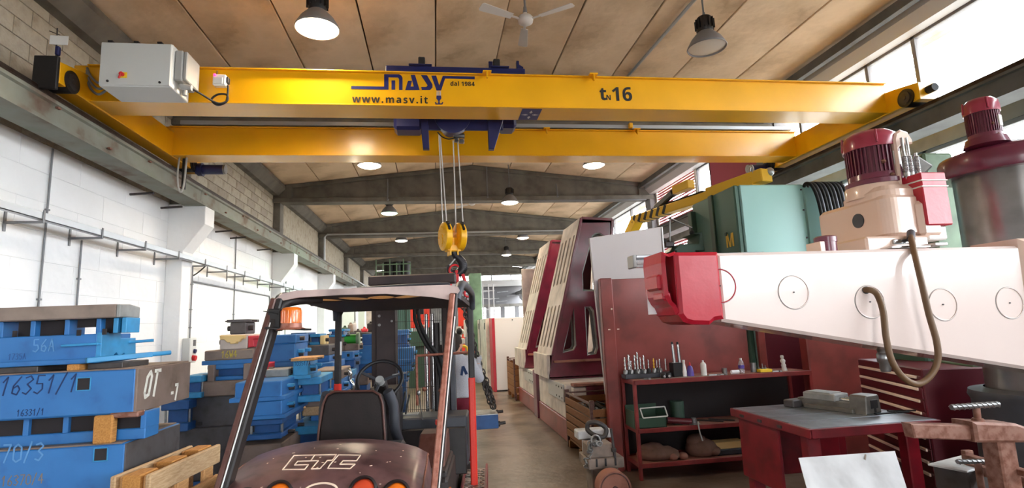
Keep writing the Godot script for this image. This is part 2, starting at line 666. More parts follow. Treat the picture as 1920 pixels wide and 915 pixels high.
	mats["die blue"].albedo_texture = noise_tex(91, 0.012, [Color(0.8, 0.82, 0.86), Color(0.95, 0.96, 0.97), Color(1, 1, 1), Color(0.98, 1, 1)])
	mat("die blue deep", rgb8(34, 92, 158), 0.5, 0.0, "soft", 1.0)
	mat("die blue bright", rgb8(56, 158, 218), 0.45, 0.0, "soft", 1.0)
	mat("raw steel", rgb8(134, 116, 106), 0.6, 0.25, "stain", 1.2)
	mat("plate brown", rgb8(156, 138, 126), 0.62, 0.15, "soft", 1.2)
	mat("plate dark", rgb8(86, 82, 84), 0.6, 0.2, "spots", 1.2)
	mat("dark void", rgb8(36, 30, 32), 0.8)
	mat("chalk", rgb8(226, 224, 216), 0.9)
	mat("chalk blue", rgb8(94, 146, 196), 0.9)
	mat("chalk yellow", rgb8(200, 180, 60), 0.9)
	mat("marker", rgb8(20, 50, 96), 0.7)
	mat("pallet wood", rgb8(206, 164, 116), 0.8, 0.0, "wood", 1.6, "fine", 0.3)
	mat("pallet wood grey", rgb8(190, 166, 136), 0.85, 0.0, "wood", 1.6, "fine", 0.3)
	mat("timber", rgb8(190, 140, 76), 0.8, 0.0, "wood", 2.0)
	mat("crate wood", rgb8(134, 88, 46), 0.7, 0.0, "wood", 1.4, "fine", 0.4)
	for w in ["pallet wood", "pallet wood grey", "crate wood", "timber"]:
		mats[w].uv1_scale = Vector3(7, 7, 0.8)
	var rp := mat("roof pane", rgb8(250, 226, 186), 0.5)
	rp.backlight_enabled = true
	rp.backlight = Color(0.9, 0.8, 0.62)
	mat("beige", rgb8(222, 190, 128), 0.6)
	mat("die red", rgb8(206, 56, 66), 0.5)
	mat("die green", rgb8(50, 160, 50), 0.5)
	mat("grey casting", rgb8(160, 160, 158), 0.6, 0.1, "soft", 1.5)
	mat("machine maroon", rgb8(112, 26, 52), 0.3, 0.0, "soft", 0.8)
	gloss("machine maroon", 0.5, 0.12)
	mat("machine cream", rgb8(222, 208, 198), 0.5, 0.0, "soft", 0.6)
	mat("machine grey", rgb8(178, 176, 174), 0.5)
	mat("panel grey", rgb8(198, 190, 190), 0.45)
	mat("panel brown", rgb8(152, 64, 58), 0.4, 0.0, "soft", 0.5)
	gloss("panel brown", 0.35, 0.2)
	mat("shelf red", rgb8(140, 42, 40), 0.45, 0.0, "soft", 1.0)
	mat("shelf board", rgb8(152, 100, 84), 0.7, 0.0, "stain", 1.2)
	mat("table red", rgb8(130, 18, 32), 0.4, 0.0, "soft", 1.0)
	mat("table top", rgb8(146, 150, 158), 0.35, 0.6, "soft", 1.0)
	mat("vise grey", rgb8(116, 112, 106), 0.5, 0.3, "soft", 2.0)
	mat("arm cream", rgb8(230, 212, 205), 0.26, 0.0)
	gloss("arm cream", 0.7, 0.06)
	mat("head cream", rgb8(222, 192, 174), 0.3)
	gloss("head cream", 0.5, 0.1)
	mat("arm red", rgb8(176, 16, 42), 0.4, 0.0, "", 1.0, "rough", 0.12)
	gloss("arm red", 0.2, 0.15)
	mat("motor maroon", rgb8(104, 38, 60), 0.35)
	mat("motor cover", rgb8(150, 44, 66), 0.3)
	gloss("motor cover", 0.5, 0.1)
	gloss("motor maroon", 0.4, 0.15)
	mat("green machine", rgb8(66, 102, 88), 0.5)
	mat("teal machine", rgb8(146, 192, 186), 0.4)
	mat("pale green", rgb8(126, 156, 124), 0.5, 0.0, "soft", 0.6)
	mat("column steel", rgb8(150, 146, 144), 0.28, 0.8, "soft", 0.7)
	mat("hose brown", rgb8(104, 76, 48), 0.55)
	mat("rusty steel", rgb8(148, 110, 98), 0.6, 0.3, "rust", 2.0)
	mat("sheet white", rgb8(222, 222, 224), 0.4, 0.0, "soft", 1.2)
	mat("paper", rgb8(240, 240, 244), 0.8)
	mat("tape dark", rgb8(30, 28, 30), 0.6)
	mat("drawer maroon", rgb8(92, 22, 34), 0.4)
	mat("handle cream", rgb8(250, 228, 212), 0.4)
	mat("jib yellow", rgb8(226, 180, 44), 0.45)
	mat("bottle purple", rgb8(84, 64, 150), 0.4)
	mat("shirt", rgb8(206, 208, 218), 0.9, 0.0, "cloth", 3.0)
	mat("trousers", rgb8(122, 24, 48), 0.85, 0.0, "cloth", 3.0)
	mat("skin", rgb8(214, 160, 136), 0.6)
	mat("hair", rgb8(52, 40, 34), 0.8)
	mat("shoe", rgb8(40, 36, 36), 0.7)
	mat("sack", rgb8(128, 96, 84), 0.9, 0.0, "stain", 2.0)
	mat("tool green", rgb8(44, 74, 56), 0.5)
	mat("dark green", rgb8(40, 66, 52), 0.6)
	mat("cabinet white", rgb8(226, 226, 226), 0.5)
	mat("orange red", rgb8(224, 60, 34), 0.5)
	mat("lens grey", rgb8(214, 212, 206), 0.35)
	mat("fan white", rgb8(214, 208, 202), 0.5)

	var g := mat("pane", Color(0.92, 0.96, 1.0, 0.06), 0.02)
	g.transparency = BaseMaterial3D.TRANSPARENCY_ALPHA
	var g2 := mat("clear plastic", Color(0.85, 0.87, 0.9, 0.25), 0.1)
	g2.transparency = BaseMaterial3D.TRANSPARENCY_ALPHA
	var l := mat("lamp glow", Color(1, 0.97, 0.9), 0.5)
	l.emission_enabled = true
	l.emission = Color(1, 0.95, 0.86)
	l.emission_energy_multiplier = 9.0
	var l2 := mat("lamp glow green", Color(0.9, 1, 0.92), 0.5)
	l2.emission_enabled = true
	l2.emission = Color(0.8, 1, 0.84)
	l2.emission_energy_multiplier = 6.0
	var l3 := mat("lamp glow rose", Color(1, 0.9, 0.86), 0.5)
	l3.emission_enabled = true
	l3.emission = Color(1, 0.85, 0.78)
	l3.emission_energy_multiplier = 7.0
	var l4 := mat("led pink", Color(1, 0.3, 0.5), 0.4)
	l4.emission_enabled = true
	l4.emission = Color(1, 0.15, 0.4)
	l4.emission_energy_multiplier = 3.0

# ---------------------------------------------------------------- the scene
func _ready() -> void:
	# camera
	view = Basis(Vector3.UP, -0.1437779) * Basis(Vector3.RIGHT, 0.1473259) * Basis(Vector3.BACK, -0.04249139)
	var cam := Camera3D.new()
	cam.name = "camera"
	cam.transform = Transform3D(view, EYE)
	cam.fov = rad_to_deg(2.0 * atan(457.5 / FOC))
	cam.near = 0.05
	cam.far = 200.0
	add_child(cam)
	cam.current = true
	# sky: bright overcast
	var env := Environment.new()
	var sky := Sky.new()
	var sm := ProceduralSkyMaterial.new()
	sm.sky_top_color = Color(0.93, 0.97, 1.0)
	sm.sky_horizon_color = Color(0.98, 0.99, 1.0)
	sm.ground_horizon_color = Color(0.7, 0.69, 0.67)
	sm.ground_bottom_color = Color(0.6, 0.59, 0.57)
	sm.sky_energy_multiplier = 1.0
	sm.ground_energy_multiplier = 1.0
	sky.sky_material = sm
	env.background_mode = Environment.BG_SKY
	env.sky = sky
	env.background_energy_multiplier = 18.0
	env.tonemap_mode = Environment.TONE_MAPPER_LINEAR
	env.tonemap_exposure = 1.25
	env.sdfgi_enabled = true
	env.ssao_enabled = true
	env.ssil_enabled = true
	var we := WorldEnvironment.new()
	we.name = "world_environment"
	we.environment = env
	add_child(we)

	make_materials()
	build_shell()
	build_left_wall()
	build_right_wall()
	build_roof()
	build_lamps()
	build_crane()
	build_trolley()
	build_left_stacks()
	build_forklift()
	build_right_machines()
	build_bench()
	build_drill()
	build_front_right()
	build_background()
	build_person()

const WL := -4.3
const WR := 6.6
const BAYS := [3.6, -2.2, -8.0]   # spare
const PITCH := 5.8

func build_shell() -> void:
	var m := Mb.new()
	m.box2(Vector3(-4.7, -0.25, -38.8), Vector3(7.0, 0, 9.0), 0.0)
	frame_struct("floor", m, mats["floor"], "worn brownish concrete workshop floor")
	m = Mb.new()
	m.box2(Vector3(-40, -0.4, -80), Vector3(40, -0.27, 40), 0.0)
	frame_struct("ground", m, mats["ground"], "pale yard outside the hall")
	# end wall: high window strip, pale band, opening into the next hall, low windows
	var w := struct("wall_end", Vector3(1.15, 0, -38.5), "far end wall of the hall")
	m = Mb.new()
	m.box2(Vector3(-4.4, 0, -38.7), Vector3(1.6, 4.75, -38.4))
	m.box2(Vector3(1.6, 0, -38.7), Vector3(6.9, 2.1, -38.4))
	m.box2(Vector3(1.6, 3.15, -38.7), Vector3(6.9, 3.35, -38.4))
	part("masonry", m, mats["grey wall"], w)
	m = Mb.new()
	m.box2(Vector3(-4.4, 4.6, -38.7), Vector3(6.9, 5.05, -38.35))
	part("pale_band", m, mats["machine grey"], w)
	m = Mb.new()
	m.box2(Vector3(-4.4, 6.15, -38.7), Vector3(6.9, 6.9, -38.4))
	part("lintel", m, mats["beam"], w)
	m = Mb.new()
	for k in 9:
		var x := -4.4 + k * 1.4
		m.box2(Vector3(x - 0.04, 5.05, -38.6), Vector3(x + 0.04, 6.15, -38.5))
	part("mullion", m, mats["frame grey"], w)
	m = Mb.new()
	for k in 6:
		var x := 1.65 + k * 1.02
		m.box2(Vector3(x - 0.16, 2.1, -38.6), Vector3(x + 0.16, 3.15, -38.5))
	part("mullion", m, mats["frame grey"], w)
	# the darker hall seen through the opening between the windows
	m = Mb.new()
	m.box2(Vector3(1.4, 3.3, -41.0), Vector3(7.0, 4.7, -40.9))
	m.box2(Vector3(1.4, 3.2, -41.0), Vector3(7.0, 3.3, -38.7))
	m.box2(Vector3(1.4, 4.7, -41.0), Vector3(7.0, 4.8, -38.7))
	part("hall_beyond", m, mats["frame grey"], w)
	m = Mb.new()
	for p in [[2.5, 4.3], [3.6, 4.35], [5.0, 4.3], [3.0, 3.9], [4.3, 3.8], [5.7, 4.0], [4.9, 3.6]]:
		m.bar(Vector3(p[0] - 0.4, p[1], -40.5), Vector3(p[0] + 0.4, p[1] + 0.05, -40.3), 0.08, 0.06)
	part("roof_light_strip", m, mats["sheet white"], w)
	# front wall behind the camera, with a wide open gate
	w = struct("wall_front", Vector3(1.15, 0, 8.5), "front wall with the open gate")
	m = Mb.new()
	m.box2(Vector3(-4.6, 0, 8.4), Vector3(-0.6, 6.9, 8.7))
	m.box2(Vector3(2.6, 0, 8.4), Vector3(6.9, 6.9, 8.7))
	m.box2(Vector3(-0.6, 3.6, 8.4), Vector3(2.6, 6.9, 8.7))
	part("masonry", m, mats["grey wall"], w)

func block_row(parent: Node3D, x0: float, face: float, y0: float, y1: float, z0: float, z1: float, ch: float, len: float, ma: Array, g: float, nm: String) -> void:
	# masonry blocks in courses on a wall that faces across the hall; z0 near, z1 far (both negative)
	var full := Mb.new()
	full.box(Vector3(), Vector3(absf(x0 - face), ch - g, len - g), 0.004)
	var fm := full.mesh()
	var half := Mb.new()
	half.box(Vector3(), Vector3(absf(x0 - face), ch - g, len * 0.5 - g), 0.004)
	var hm := half.mesh()
	var rng := RandomNumberGenerator.new()
	rng.seed = 12
	var rows := int(round((y1 - y0) / ch))
	for r in rows:
		var y := y0 + (r + 0.5) * ch
		var z := z0
		var first := r % 2 == 1
		while z > z1 + 0.01:
			var l := len * 0.5 if first or z - len < z1 - 0.01 else len
			piece(nm, hm if l < len else fm, ma[rng.randi() % ma.size()], parent, Transform3D(Basis(), Vector3((x0 + face) * 0.5 + rng.randf_range(-0.0015, 0.0015), y, z - l * 0.5)))
			z -= l
			first = false

func build_left_wall() -> void:
	var w := struct("wall_left", Vector3(-4.45, 0, -15), "left wall, white below the crane rail and bare block above")
	var m := Mb.new()
	m.box2(Vector3(-4.65, 0, -38.6), Vector3(-4.34, 7.0, 9.0), 0.0)
	part("core", m, mats["mortar"], w)
	m = Mb.new()
	m.box2(Vector3(-4.34, 0, -38.5), Vector3(-4.305, 4.08, 8.4), 0.0)
	part("joint_fill", m, mats["white joint"], w)
	m = Mb.new()
	m.box2(Vector3(-4.34, 0, -38.5), Vector3(-4.3, 4.08, -15.2), 0.0)
	m.box2(Vector3(-4.34, 0, -4.2), Vector3(-4.3, 4.08, 8.4), 0.0)
	m.box2(Vector3(-4.34, 0, -15.2), Vector3(-4.3, 1.11, -4.2), 0.0)
	part("plain_render", m, mats["white wall"], w)
	block_row(w, -4.34, -4.3, 1.11, 4.08, -4.2, -15.2, 0.33, 1.0, [mats["white wall"]], 0.004, "block")
	m = Mb.new()
	m.box2(Vector3(-4.34, 4.08, -38.5), Vector3(-4.3, 5.9, -15.2), 0.0)
	m.box2(Vector3(-4.34, 4.08, -4.2), Vector3(-4.3, 5.9, 8.4), 0.0)
	part("upper_render", m, mats["block"], w)
	block_row(w, -4.34, -4.3, 4.08, 5.88, -4.2, -15.2, 0.2, 0.5, [mats["block"], mats["block"], mats["block dark"]], 0.008, "block")
	# columns with corbels, one at every roof beam
	for k in 6:
		var z := -3.65 - PITCH * k
		var c := struct("column", Vector3(-4.2, 0, z - 0.2), "white column with a corbel under the left crane rail")
		m = Mb.new()
		m.box2(Vector3(-4.3, 0, z - 0.38), Vector3(-4.05, 4.0, z), 0.01)
		part("shaft", m, mats["white wall"], c)
		m = Mb.new()
		m.prism(pv([-4.3, 4.05, -3.73, 4.05, -3.73, 3.71, -4.06, 3.25, -4.3, 3.25]), z - 0.381, z + 0.001, Transform3D(), 0.008)
		part("corbel", m, mats["white wall"], c)
		m = Mb.new()
		m.box2(Vector3(-4.3, 4.05, z - 0.36), Vector3(-4.12, 5.6, z - 0.02), 0.01)
		part("upper_shaft", m, mats["beam"], c)
	# crane runway of the left side
	var r := struct("trim_runway_left", Vector3(-3.9, 4.01, -15), "left crane runway beam with its rail")
	for k in 8:
		var z := 2.3 - PITCH * k
		m = Mb.new()
		var pr := pv([-4.05, 4.01, -3.72, 4.01, -3.72, 4.05, -3.745, 4.06, -3.745, 4.22, -3.72, 4.235, -3.72, 4.27, -4.05, 4.27])
		m.prism(pr, z - PITCH + 0.01, z)
		part("beam", m, mats["runway"], r)
	m = Mb.new()
	m.box2(Vector3(-3.83, 4.27, -38.4), Vector3(-3.725, 4.29, 8), 0.002)
	m.box2(Vector3(-3.80, 4.29, -38.4), Vector3(-3.75, 4.35, 8), 0.008)
	part("rail", m, mats["rail steel"], r)
	m = Mb.new()
	for k in 40:
		var z := -4.0 - k * 0.9
		m.box(Vector3(-3.715, 4.2 - 0.12 * float(k % 2), z), Vector3(0.03, 0.02, 0.05))
	bits("clip", m, mats["rusty steel"], r)
	# shadow gap bracket irons on the wall
	m = Mb.new()
	for z in [-8.3, -9.2, -11.4, -12.2, -14.0]:
		m.bar(Vector3(-4.3, 3.93, z), Vector3(-3.98, 3.95, z), 0.03, 0.03)
	var br := part("wall_iron", m, mats["dark steel"], w)
	# cable trunking along the wall on brackets
	var t := thing("cable_trunking", "long aluminium cable trunking carried on brackets along the white wall", "cable tray", Vector3(-3.97, 3.1, -14))
	m = Mb.new()
	m.box2(Vector3(-4.0, 3.11, -30), Vector3(-3.94, 3.12, 2), 0.001)
	m.box2(Vector3(-4.0, 3.11, -30), Vector3(-3.995, 3.19, 2), 0.001)
	m.box2(Vector3(-3.945, 3.11, -30), Vector3(-3.94, 3.19, 2), 0.001)
	part("channel", m, mats["galvanised"], t)
	for k in 14:
		var z := -5.07 - k * 1.0
		m = Mb.new()
		m.bar(Vector3(-4.3, 3.09, z), Vector3(-3.93, 3.09, z), 0.03, 0.025)
		m.bar(Vector3(-4.29, 3.0, z), Vector3(-4.29, 3.22, z), 0.03, 0.015)
		m.bar(Vector3(-3.935, 3.085, z), Vector3(-3.935, 3.21, z), 0.03, 0.01)
		part("bracket", m, mats["pipe grey"], t)
	# conduits
	var list := [
		[[Vector3(-4.28, 4.06, -6.65), Vector3(-4.28, 1.2, -6.62)], "thin grey conduit on the white wall nearest the camera", 0.011],
		[[Vector3(-4.28, 3.1, -7.28), Vector3(-4.28, 1.2, -7.27)], "second grey conduit dropping from the cable trunking", 0.011],
		[[Vector3(-4.28, 4.02, -12.5), Vector3(-4.28, 1.2, -12.5)], "grey conduit on the white wall behind the first corbel", 0.012],
		[[Vector3(-4.28, 4.0, -16.6), Vector3(-4.28, 1.4, -16.6)], "grey conduit behind the second corbel column", 0.014],
		[[Vector3(-4.03, 3.05, -9.8), Vector3(-4.03, 1.85, -9.8)], "short conduit down the column edge to the socket box", 0.012],
		[[Vector3(-4.28, 2.86, -9.9), Vector3(-4.28, 2.86, -15.0), Vector3(-4.28, 2.8, -15.06), Vector3(-4.28, 1.3, -15.06)], "conduit running level and then turning down below the trunking", 0.016],
	]
	for l in list:
		m = Mb.new()
		m.tube(p3(l[0]), l[2], 8)
		for q in [0.25, 0.6, 0.85]:
			var p: Vector3 = l[0][l[0].size() - 2].lerp(l[0][l[0].size() - 1], q)
			m.box(p, Vector3(0.035, 0.02, 0.045))
		solo("conduit", m, mats["pipe grey"], l[1], "conduit")
	m = Mb.new()
	m.tube(curve([Vector3(-3.97, 3.12, -10.2), Vector3(-4.02, 3.02, -10.1), Vector3(-4.08, 2.93, -10.0), Vector3(-4.2, 2.87, -9.96), Vector3(-4.28, 2.86, -9.95)]), 0.012, 8)
	solo("cable", m, mats["rubber"], "dark cable hanging from the trunking beside the first white column", "cable")
	# socket box on the column
	var sb := thing("socket_box", "grey socket box with blue and red sockets on the white column", "socket box", Vector3(-4.0, 1.45, -9.7))
	m = Mb.new()
	m.box2(Vector3(-4.05, 1.46, -9.83), Vector3(-3.93, 1.86, -9.58), 0.01)
	part("case", m, mats["cabinet grey"], sb)
	m = Mb.new()
	m.box2(Vector3(-3.935, 1.73, -9.78), Vector3(-3.92, 1.83, -9.7))
	part("breaker_window", m, mats["dark steel"], sb)
	m = Mb.new()
	m.cyl(Vector3(-3.94, 1.65, -9.74), Vector3(-3.9, 1.64, -9.74), 0.035)
	part("socket", m, mats["crane blue"], sb, "blue socket")
	m = Mb.new()
	m.cyl(Vector3(-3.94, 1.54, -9.7), Vector3(-3.88, 1.53, -9.7), 0.045)
	part("socket", m, mats["signal red"], sb, "red socket")

func window_bay(z0: float, z1: float, y0: float, y1: float, n: int, cuts: Array = []) -> void:
	# a strip of windows in the right wall, from z0 (near) to z1 (far)
	var w := struct("window_%d" % (used.get("window", 0) + 1), Vector3(6.7, y0, (z0 + z1) * 0.5), "steel framed window strip in the right wall")
	used["window"] = used.get("window", 0) + 1
	var m := Mb.new()
	m.box2(Vector3(6.62, y0, z1), Vector3(6.7, y0 + 0.05, z0))
	m.box2(Vector3(6.62, y1 - 0.05, z1), Vector3(6.7, y1, z0))
	part("frame", m, mats["frame grey"], w)
	var zs := cuts.duplicate()
	if zs.is_empty():
		for k in n + 1:
			zs.append(lerpf(z0, z1, float(k) / n))
	n = zs.size() - 1
	for z in zs:
		m = Mb.new()
		m.box2(Vector3(6.62, y0, z - 0.03), Vector3(6.7, y1, z + 0.03))
		part("mullion", m, mats["frame grey"], w)
	for k in n:
		var za: float = zs[k] - 0.03
		var zb: float = zs[k + 1] + 0.03
		m = Mb.new()
		m.box2(Vector3(6.655, y0 + 0.05, zb), Vector3(6.661, y1 - 0.05, za), 0.0)
		part("pane", m, mats["pane"], w)

func build_right_wall() -> void:
	var w := struct("wall_right", Vector3(6.8, 0, -15), "right wall with window strips above and below the crane rail")
	var m := Mb.new()
	m.box2(Vector3(6.6, 0, -38.6), Vector3(6.9, 2.3, 9), 0.0)
	m.box2(Vector3(6.6, 3.95, -38.6), Vector3(6.9, 4.42, 9), 0.0)
	m.box2(Vector3(6.6, 5.58, -38.6), Vector3(6.65, 7.0, 9), 0.0)
	part("spandrel", m, mats["grey wall"], w)
	for k in 8:
		var z := 2.2 - PITCH * k
		var c := struct("column", Vector3(6.5, 0, z - 0.2), "column of the right wall")
		m = Mb.new()
		m.box2(Vector3(6.42, 0, z - 0.38), Vector3(6.9, 5.6, z), 0.01)
		part("shaft", m, mats["frame grey"], c)
		m = Mb.new()
		m.prism(pv([6.42, 4.03, 5.98, 4.03, 5.98, 3.75, 6.42, 3.3]), z - 0.38, z, Transform3D(), 0.008)
		part("corbel", m, mats["frame grey"], c)
	# glazing
	for b in [[8.4, 2.2, 6], [1.82, -3.6, 6], [-3.98, -9.4, 7]]:
		var cuts := [-3.98, -6.22, -7.05, -7.85, -8.65, -9.4] if b[2] == 7 else []
		window_bay(b[0], b[1], 4.42, 5.58, b[2], cuts)
		window_bay(b[0], b[1], 2.3, 3.95, b[2])
	window_bay(-11.95, -12.62, 4.42, 5.58, 1)
	for b in [[-15.58, -21.0, 3], [-21.38, -26.8, 4], [-27.18, -32.6, 4], [-32.98, -38.4, 4]]:
		window_bay(b[0], b[1], 4.42, 5.58, b[2])
		window_bay(b[0], b[1], 2.3, 3.95, b[2])
	# red sheet between the near bay and the small window
	m = Mb.new()
	m.box2(Vector3(6.62, 4.42, -11.95), Vector3(6.72, 5.58, -9.78))
	m.box2(Vector3(6.62, 2.3, -12.6), Vector3(6.72, 3.95, -9.78))
	part("red_sheet", m, mats["red metal"], w)
	# slatted red shutters with daylight between the slats
	for yy in [[4.42, 5.58], [2.3, 3.95]]:
		var s := struct("trim_shutter", Vector3(6.65, yy[0], -13.9), "red slatted shutter in the right wall")
		m = Mb.new()
		for z in [-12.66, -15.16]:
			m.box2(Vector3(6.6, yy[0], z - 0.05), Vector3(6.7, yy[1], z + 0.05))
		part("frame", m, mats["fan white"], s)
		m = Mb.new()
		m.box(Vector3(), Vector3(0.012, 0.042, 2.42), 0.003)
		var sl := m.mesh()
		var y: float = yy[0] + 0.03
		while y < yy[1]:
			piece("slat", sl, mats["slat red"], s, Transform3D(Basis(Vector3.BACK, 0.5), Vector3(6.65, y, -13.91)))
			y += 0.075
	# runway of the right side
	var r := struct("trim_runway_right", Vector3(6.15, 4.01, -15), "right crane runway beam with its rail")
	for k in 8:
		var z := 2.3 - PITCH * k
		m = Mb.new()
		m.prism(pv([5.98, 4.03, 6.32, 4.03, 6.32, 4.27, 5.98, 4.27, 5.98, 4.24, 6.01, 4.23, 6.01, 4.07, 5.98, 4.06]), z - PITCH + 0.01, z)
		part("beam", m, mats["runway dark"], r)
	m = Mb.new()
	m.box2(Vector3(6.02, 4.27, -38.4), Vector3(6.13, 4.29, 8), 0.002)
	m.box2(Vector3(6.05, 4.29, -38.4), Vector3(6.10, 4.35, 8), 0.008)
	part("rail", m, mats["rail steel"], r)

func roof_y(x: float) -> float:
	return 6.46 - 0.108 * absf(x - 1.15)

func build_roof() -> void:
	var w := struct("ceiling", Vector3(1.15, 5.85, -15), "ceiling of long precast roof planks")
	var m := Mb.new()
	var sl := atan(0.108)
	var rng := RandomNumberGenerator.new()
	rng.seed = 5
	# planks run from beam to beam
	m.box(Vector3(), Vector3(1.045, 0.1, PITCH - 0.02), 0.008)
	var pm := m.mesh()
	for b in 8:
		var zc := 2.2 + PITCH * 0.5 - PITCH * b
		for sd in [-1.0, 1.0]:
			for k in 6:
				var x: float = 1.15 + sd * (0.53 + k * 1.06)
				if absf(x - 1.15) > 6.0:
					continue
				var mt: Material = mats["roof panel"] if rng.randf() < 0.6 else mats["roof panel pale"]
				piece("roof_plank", pm, mt, w, Transform3D(Basis(Vector3.BACK, -sd * sl), Vector3(x, roof_y(x) + 0.055 + rng.randf_range(0, 0.004), zc)))
	m = Mb.new()
	m.prism(pv([-4.6, 5.95, 1.15, 6.575, 6.66, 5.95, 6.66, 6.2, 1.15, 6.8, -4.6, 6.2]), -38.8, 9.0)
	part("roof_deck", m, mats["roof deck"], w)
	# eaves gutters and edge beams
	m = Mb.new()
	m.prism(pv([-4.3, 5.6, -4.16, 5.6, -3.98, 5.78, -3.98, 5.87, -4.3, 5.87]), -38.4, 8.4)
	part("eaves_beam", m, mats["beam"], w)
	m = Mb.new()
	m.prism(pv([6.6, 5.56, 6.42, 5.56, 6.3, 5.7, 6.3, 5.86, 6.6, 5.86]), -38.4, 8.4)
	part("eaves_beam", m, mats["machine grey"], w)
	m = Mb.new()
	m.box2(Vector3(6.1, 5.72, -38.4), Vector3(6.2, 5.86, 8.4))
	part("gutter", m, mats["runway dark"], w)
	# roof beams
	for k in 8:
		var z := 2.2 - PITCH * k - 0.17
		var bm := struct("trim_roof_beam", Vector3(1.15, 5.4, z), "grey precast roof beam rising to the ridge")
		m = Mb.new()
		m.prism(pv([-4.3, 5.52, 6.6, 5.52, 6.6, 5.8, 1.15, 6.36, -4.3, 5.8]), z - 0.08, z + 0.08)
		part("web", m, mats["beam"], bm)
		m = Mb.new()
		m.prism(pv([-4.3, 5.4, 6.6, 5.4, 6.6, 5.49, 6.5, 5.53, -4.2, 5.53, -4.3, 5.49]), z - 0.19, z + 0.19, Transform3D(), 0.012)
		part("bottom_flange", m, mats["beam"], bm)
		m = Mb.new()
		m.prism(pv([-4.3, 5.77, 1.15, 6.34, 6.6, 5.77, 6.6, 5.87, 1.15, 6.455, -4.3, 5.87]), z - 0.16, z + 0.16, Transform3D(), 0.01)
		part("top_flange", m, mats["beam"], bm)
		m = Mb.new()
		for sd in [-1.0, 1.0]:
			m.box(Vector3(1.15 + sd * 5.2, 5.66, z), Vector3(0.5, 0.36, 0.3), 0.02)
		part("end_block", m, mats["beam"], bm)
	# conduits fixed to the beams and planks
	for d in [[Vector3(3.6, 5.9, -15.26), Vector3(3.6, 5.5, -15.2), "conduit bracket dropping down the face of the first roof beam"], [Vector3(1.55, 6.4, -15.2), Vector3(1.55, 5.5, -15.2), "thin rod down the middle of the first roof beam"], [Vector3(-1.25, 6.05, -15.2), Vector3(-1.25, 5.45, -15.19), "thin conduit on the left half of the first roof beam"]]:
		m = Mb.new()
		m.cyl(d[0], d[1], 0.02, -1.0, 8)
		m.ball(d[1], Vector3(0.04, 0.04, 0.04), 8)
		solo("conduit", m, mats["pipe grey"], d[2], "conduit")
	m = Mb.new()
	m.tube(p3([Vector3(2.9, 5.385, -15.2), Vector3(6.3, 5.385, -15.2)]), 0.022, 8)
	solo("conduit", m, mats["pipe grey"], "level conduit under the right half of the first roof beam", "conduit")
	m = Mb.new()
	m.tube(p3([Vector3(-4.05, 4.28, -20.95), Vector3(-4.05, 5.4, -20.95), Vector3(-3.95, 5.5, -20.95), Vector3(6.3, 5.5, -20.95)]), 0.035, 8)
	solo("conduit", m, mats["galvanised"], "pale conduit climbing the left wall and crossing the second roof beam", "conduit")
	m = Mb.new()
	m.tube(p3([Vector3(3.63, roof_y(3.63) - 0.03, -6.2), Vector3(3.5, roof_y(3.5) - 0.03, -9.0)]), 0.025, 8)
	solo("conduit", m, mats["galvanised"], "conduit on the ceiling running to the unlit lamp", "conduit")

func flood_lamp(p: Vector3, dark: bool, glow: String, label: String, group := "") -> void:
	# p: middle of the opening
	var o := thing("high_bay_lamp", label, "lamp", p, group)
	var m := Mb.new()
	var xf := Transform3D(Basis(), p)
	m.lathe(pv([0.245, -0.01, 0.25, 0.0, 0.235, 0.03, 0.19, 0.11, 0.12, 0.19, 0.085, 0.22, 0.08, 0.22, 0.115, 0.185, 0.18, 0.11, 0.228, 0.03, 0.24, -0.01, 0.245, -0.01]), xf, 32)
	part("reflector", m, mats["frame grey"], o)
	m = Mb.new()
	m.lathe(pv([0.0, 0.215, 0.09, 0.215, 0.1, 0.24, 0.1, 0.4, 0.085, 0.42, 0.0, 0.42]), xf, 20)
	for k in 12:
		var a := TAU * k / 12
		m.box(p + Vector3(cos(a) * 0.11, 0.32, sin(a) * 0.11), Vector3(0.03, 0.13, 0.008), 0.0, Basis(Vector3.UP, -a))
	part("gear_housing", m, mats["black"], o)
	m = Mb.new()
	m.cyl(p + Vector3(0, 0.42, 0), Vector3(p.x, roof_y(p.x) + 0.01, p.z), 0.012, -1.0, 8)
	m.ring(p + Vector3(0, 0.46, 0), Vector3(1, 0, 0), 0.03, 0.006, 14, 6)
	part("suspension", m, mats["pipe grey"], o)
	m = Mb.new()
	if dark:
		m.lathe(pv([0.0, 0.0, 0.2, 0.0, 0.236, 0.012, 0.236, 0.018, 0.0, 0.018]), xf, 32)
		part("lens", m, mats["lens grey"], o)
	else:
		m.lathe(pv([0.0, -0.06, 0.1, -0.054, 0.18, -0.036, 0.235, -0.008, 0.238, 0.012, 0.0, 0.016]), xf, 32)
		part("glowing_lens", m, mats[glow], o)
		var s := SpotLight3D.new()
		s.name = "lamp_light"
		s.position = Vector3(0, -0.09, 0)
		s.rotation_degrees = Vector3(-90, 0, 0)
		s.spot_angle = 78.0
		s.spot_angle_attenuation = 0.6
		s.spot_range = 30.0
		s.spot_attenuation = 2.0
		s.light_size = 0.2
		s.light_color = Color(1, 0.92, 0.8) if glow == "lamp glow" else (Color(0.8, 1, 0.84) if glow == "lamp glow green" else Color(1, 0.86, 0.78))
		s.light_energy = 14.0
		s.shadow_enabled = true
		o.add_child(s)

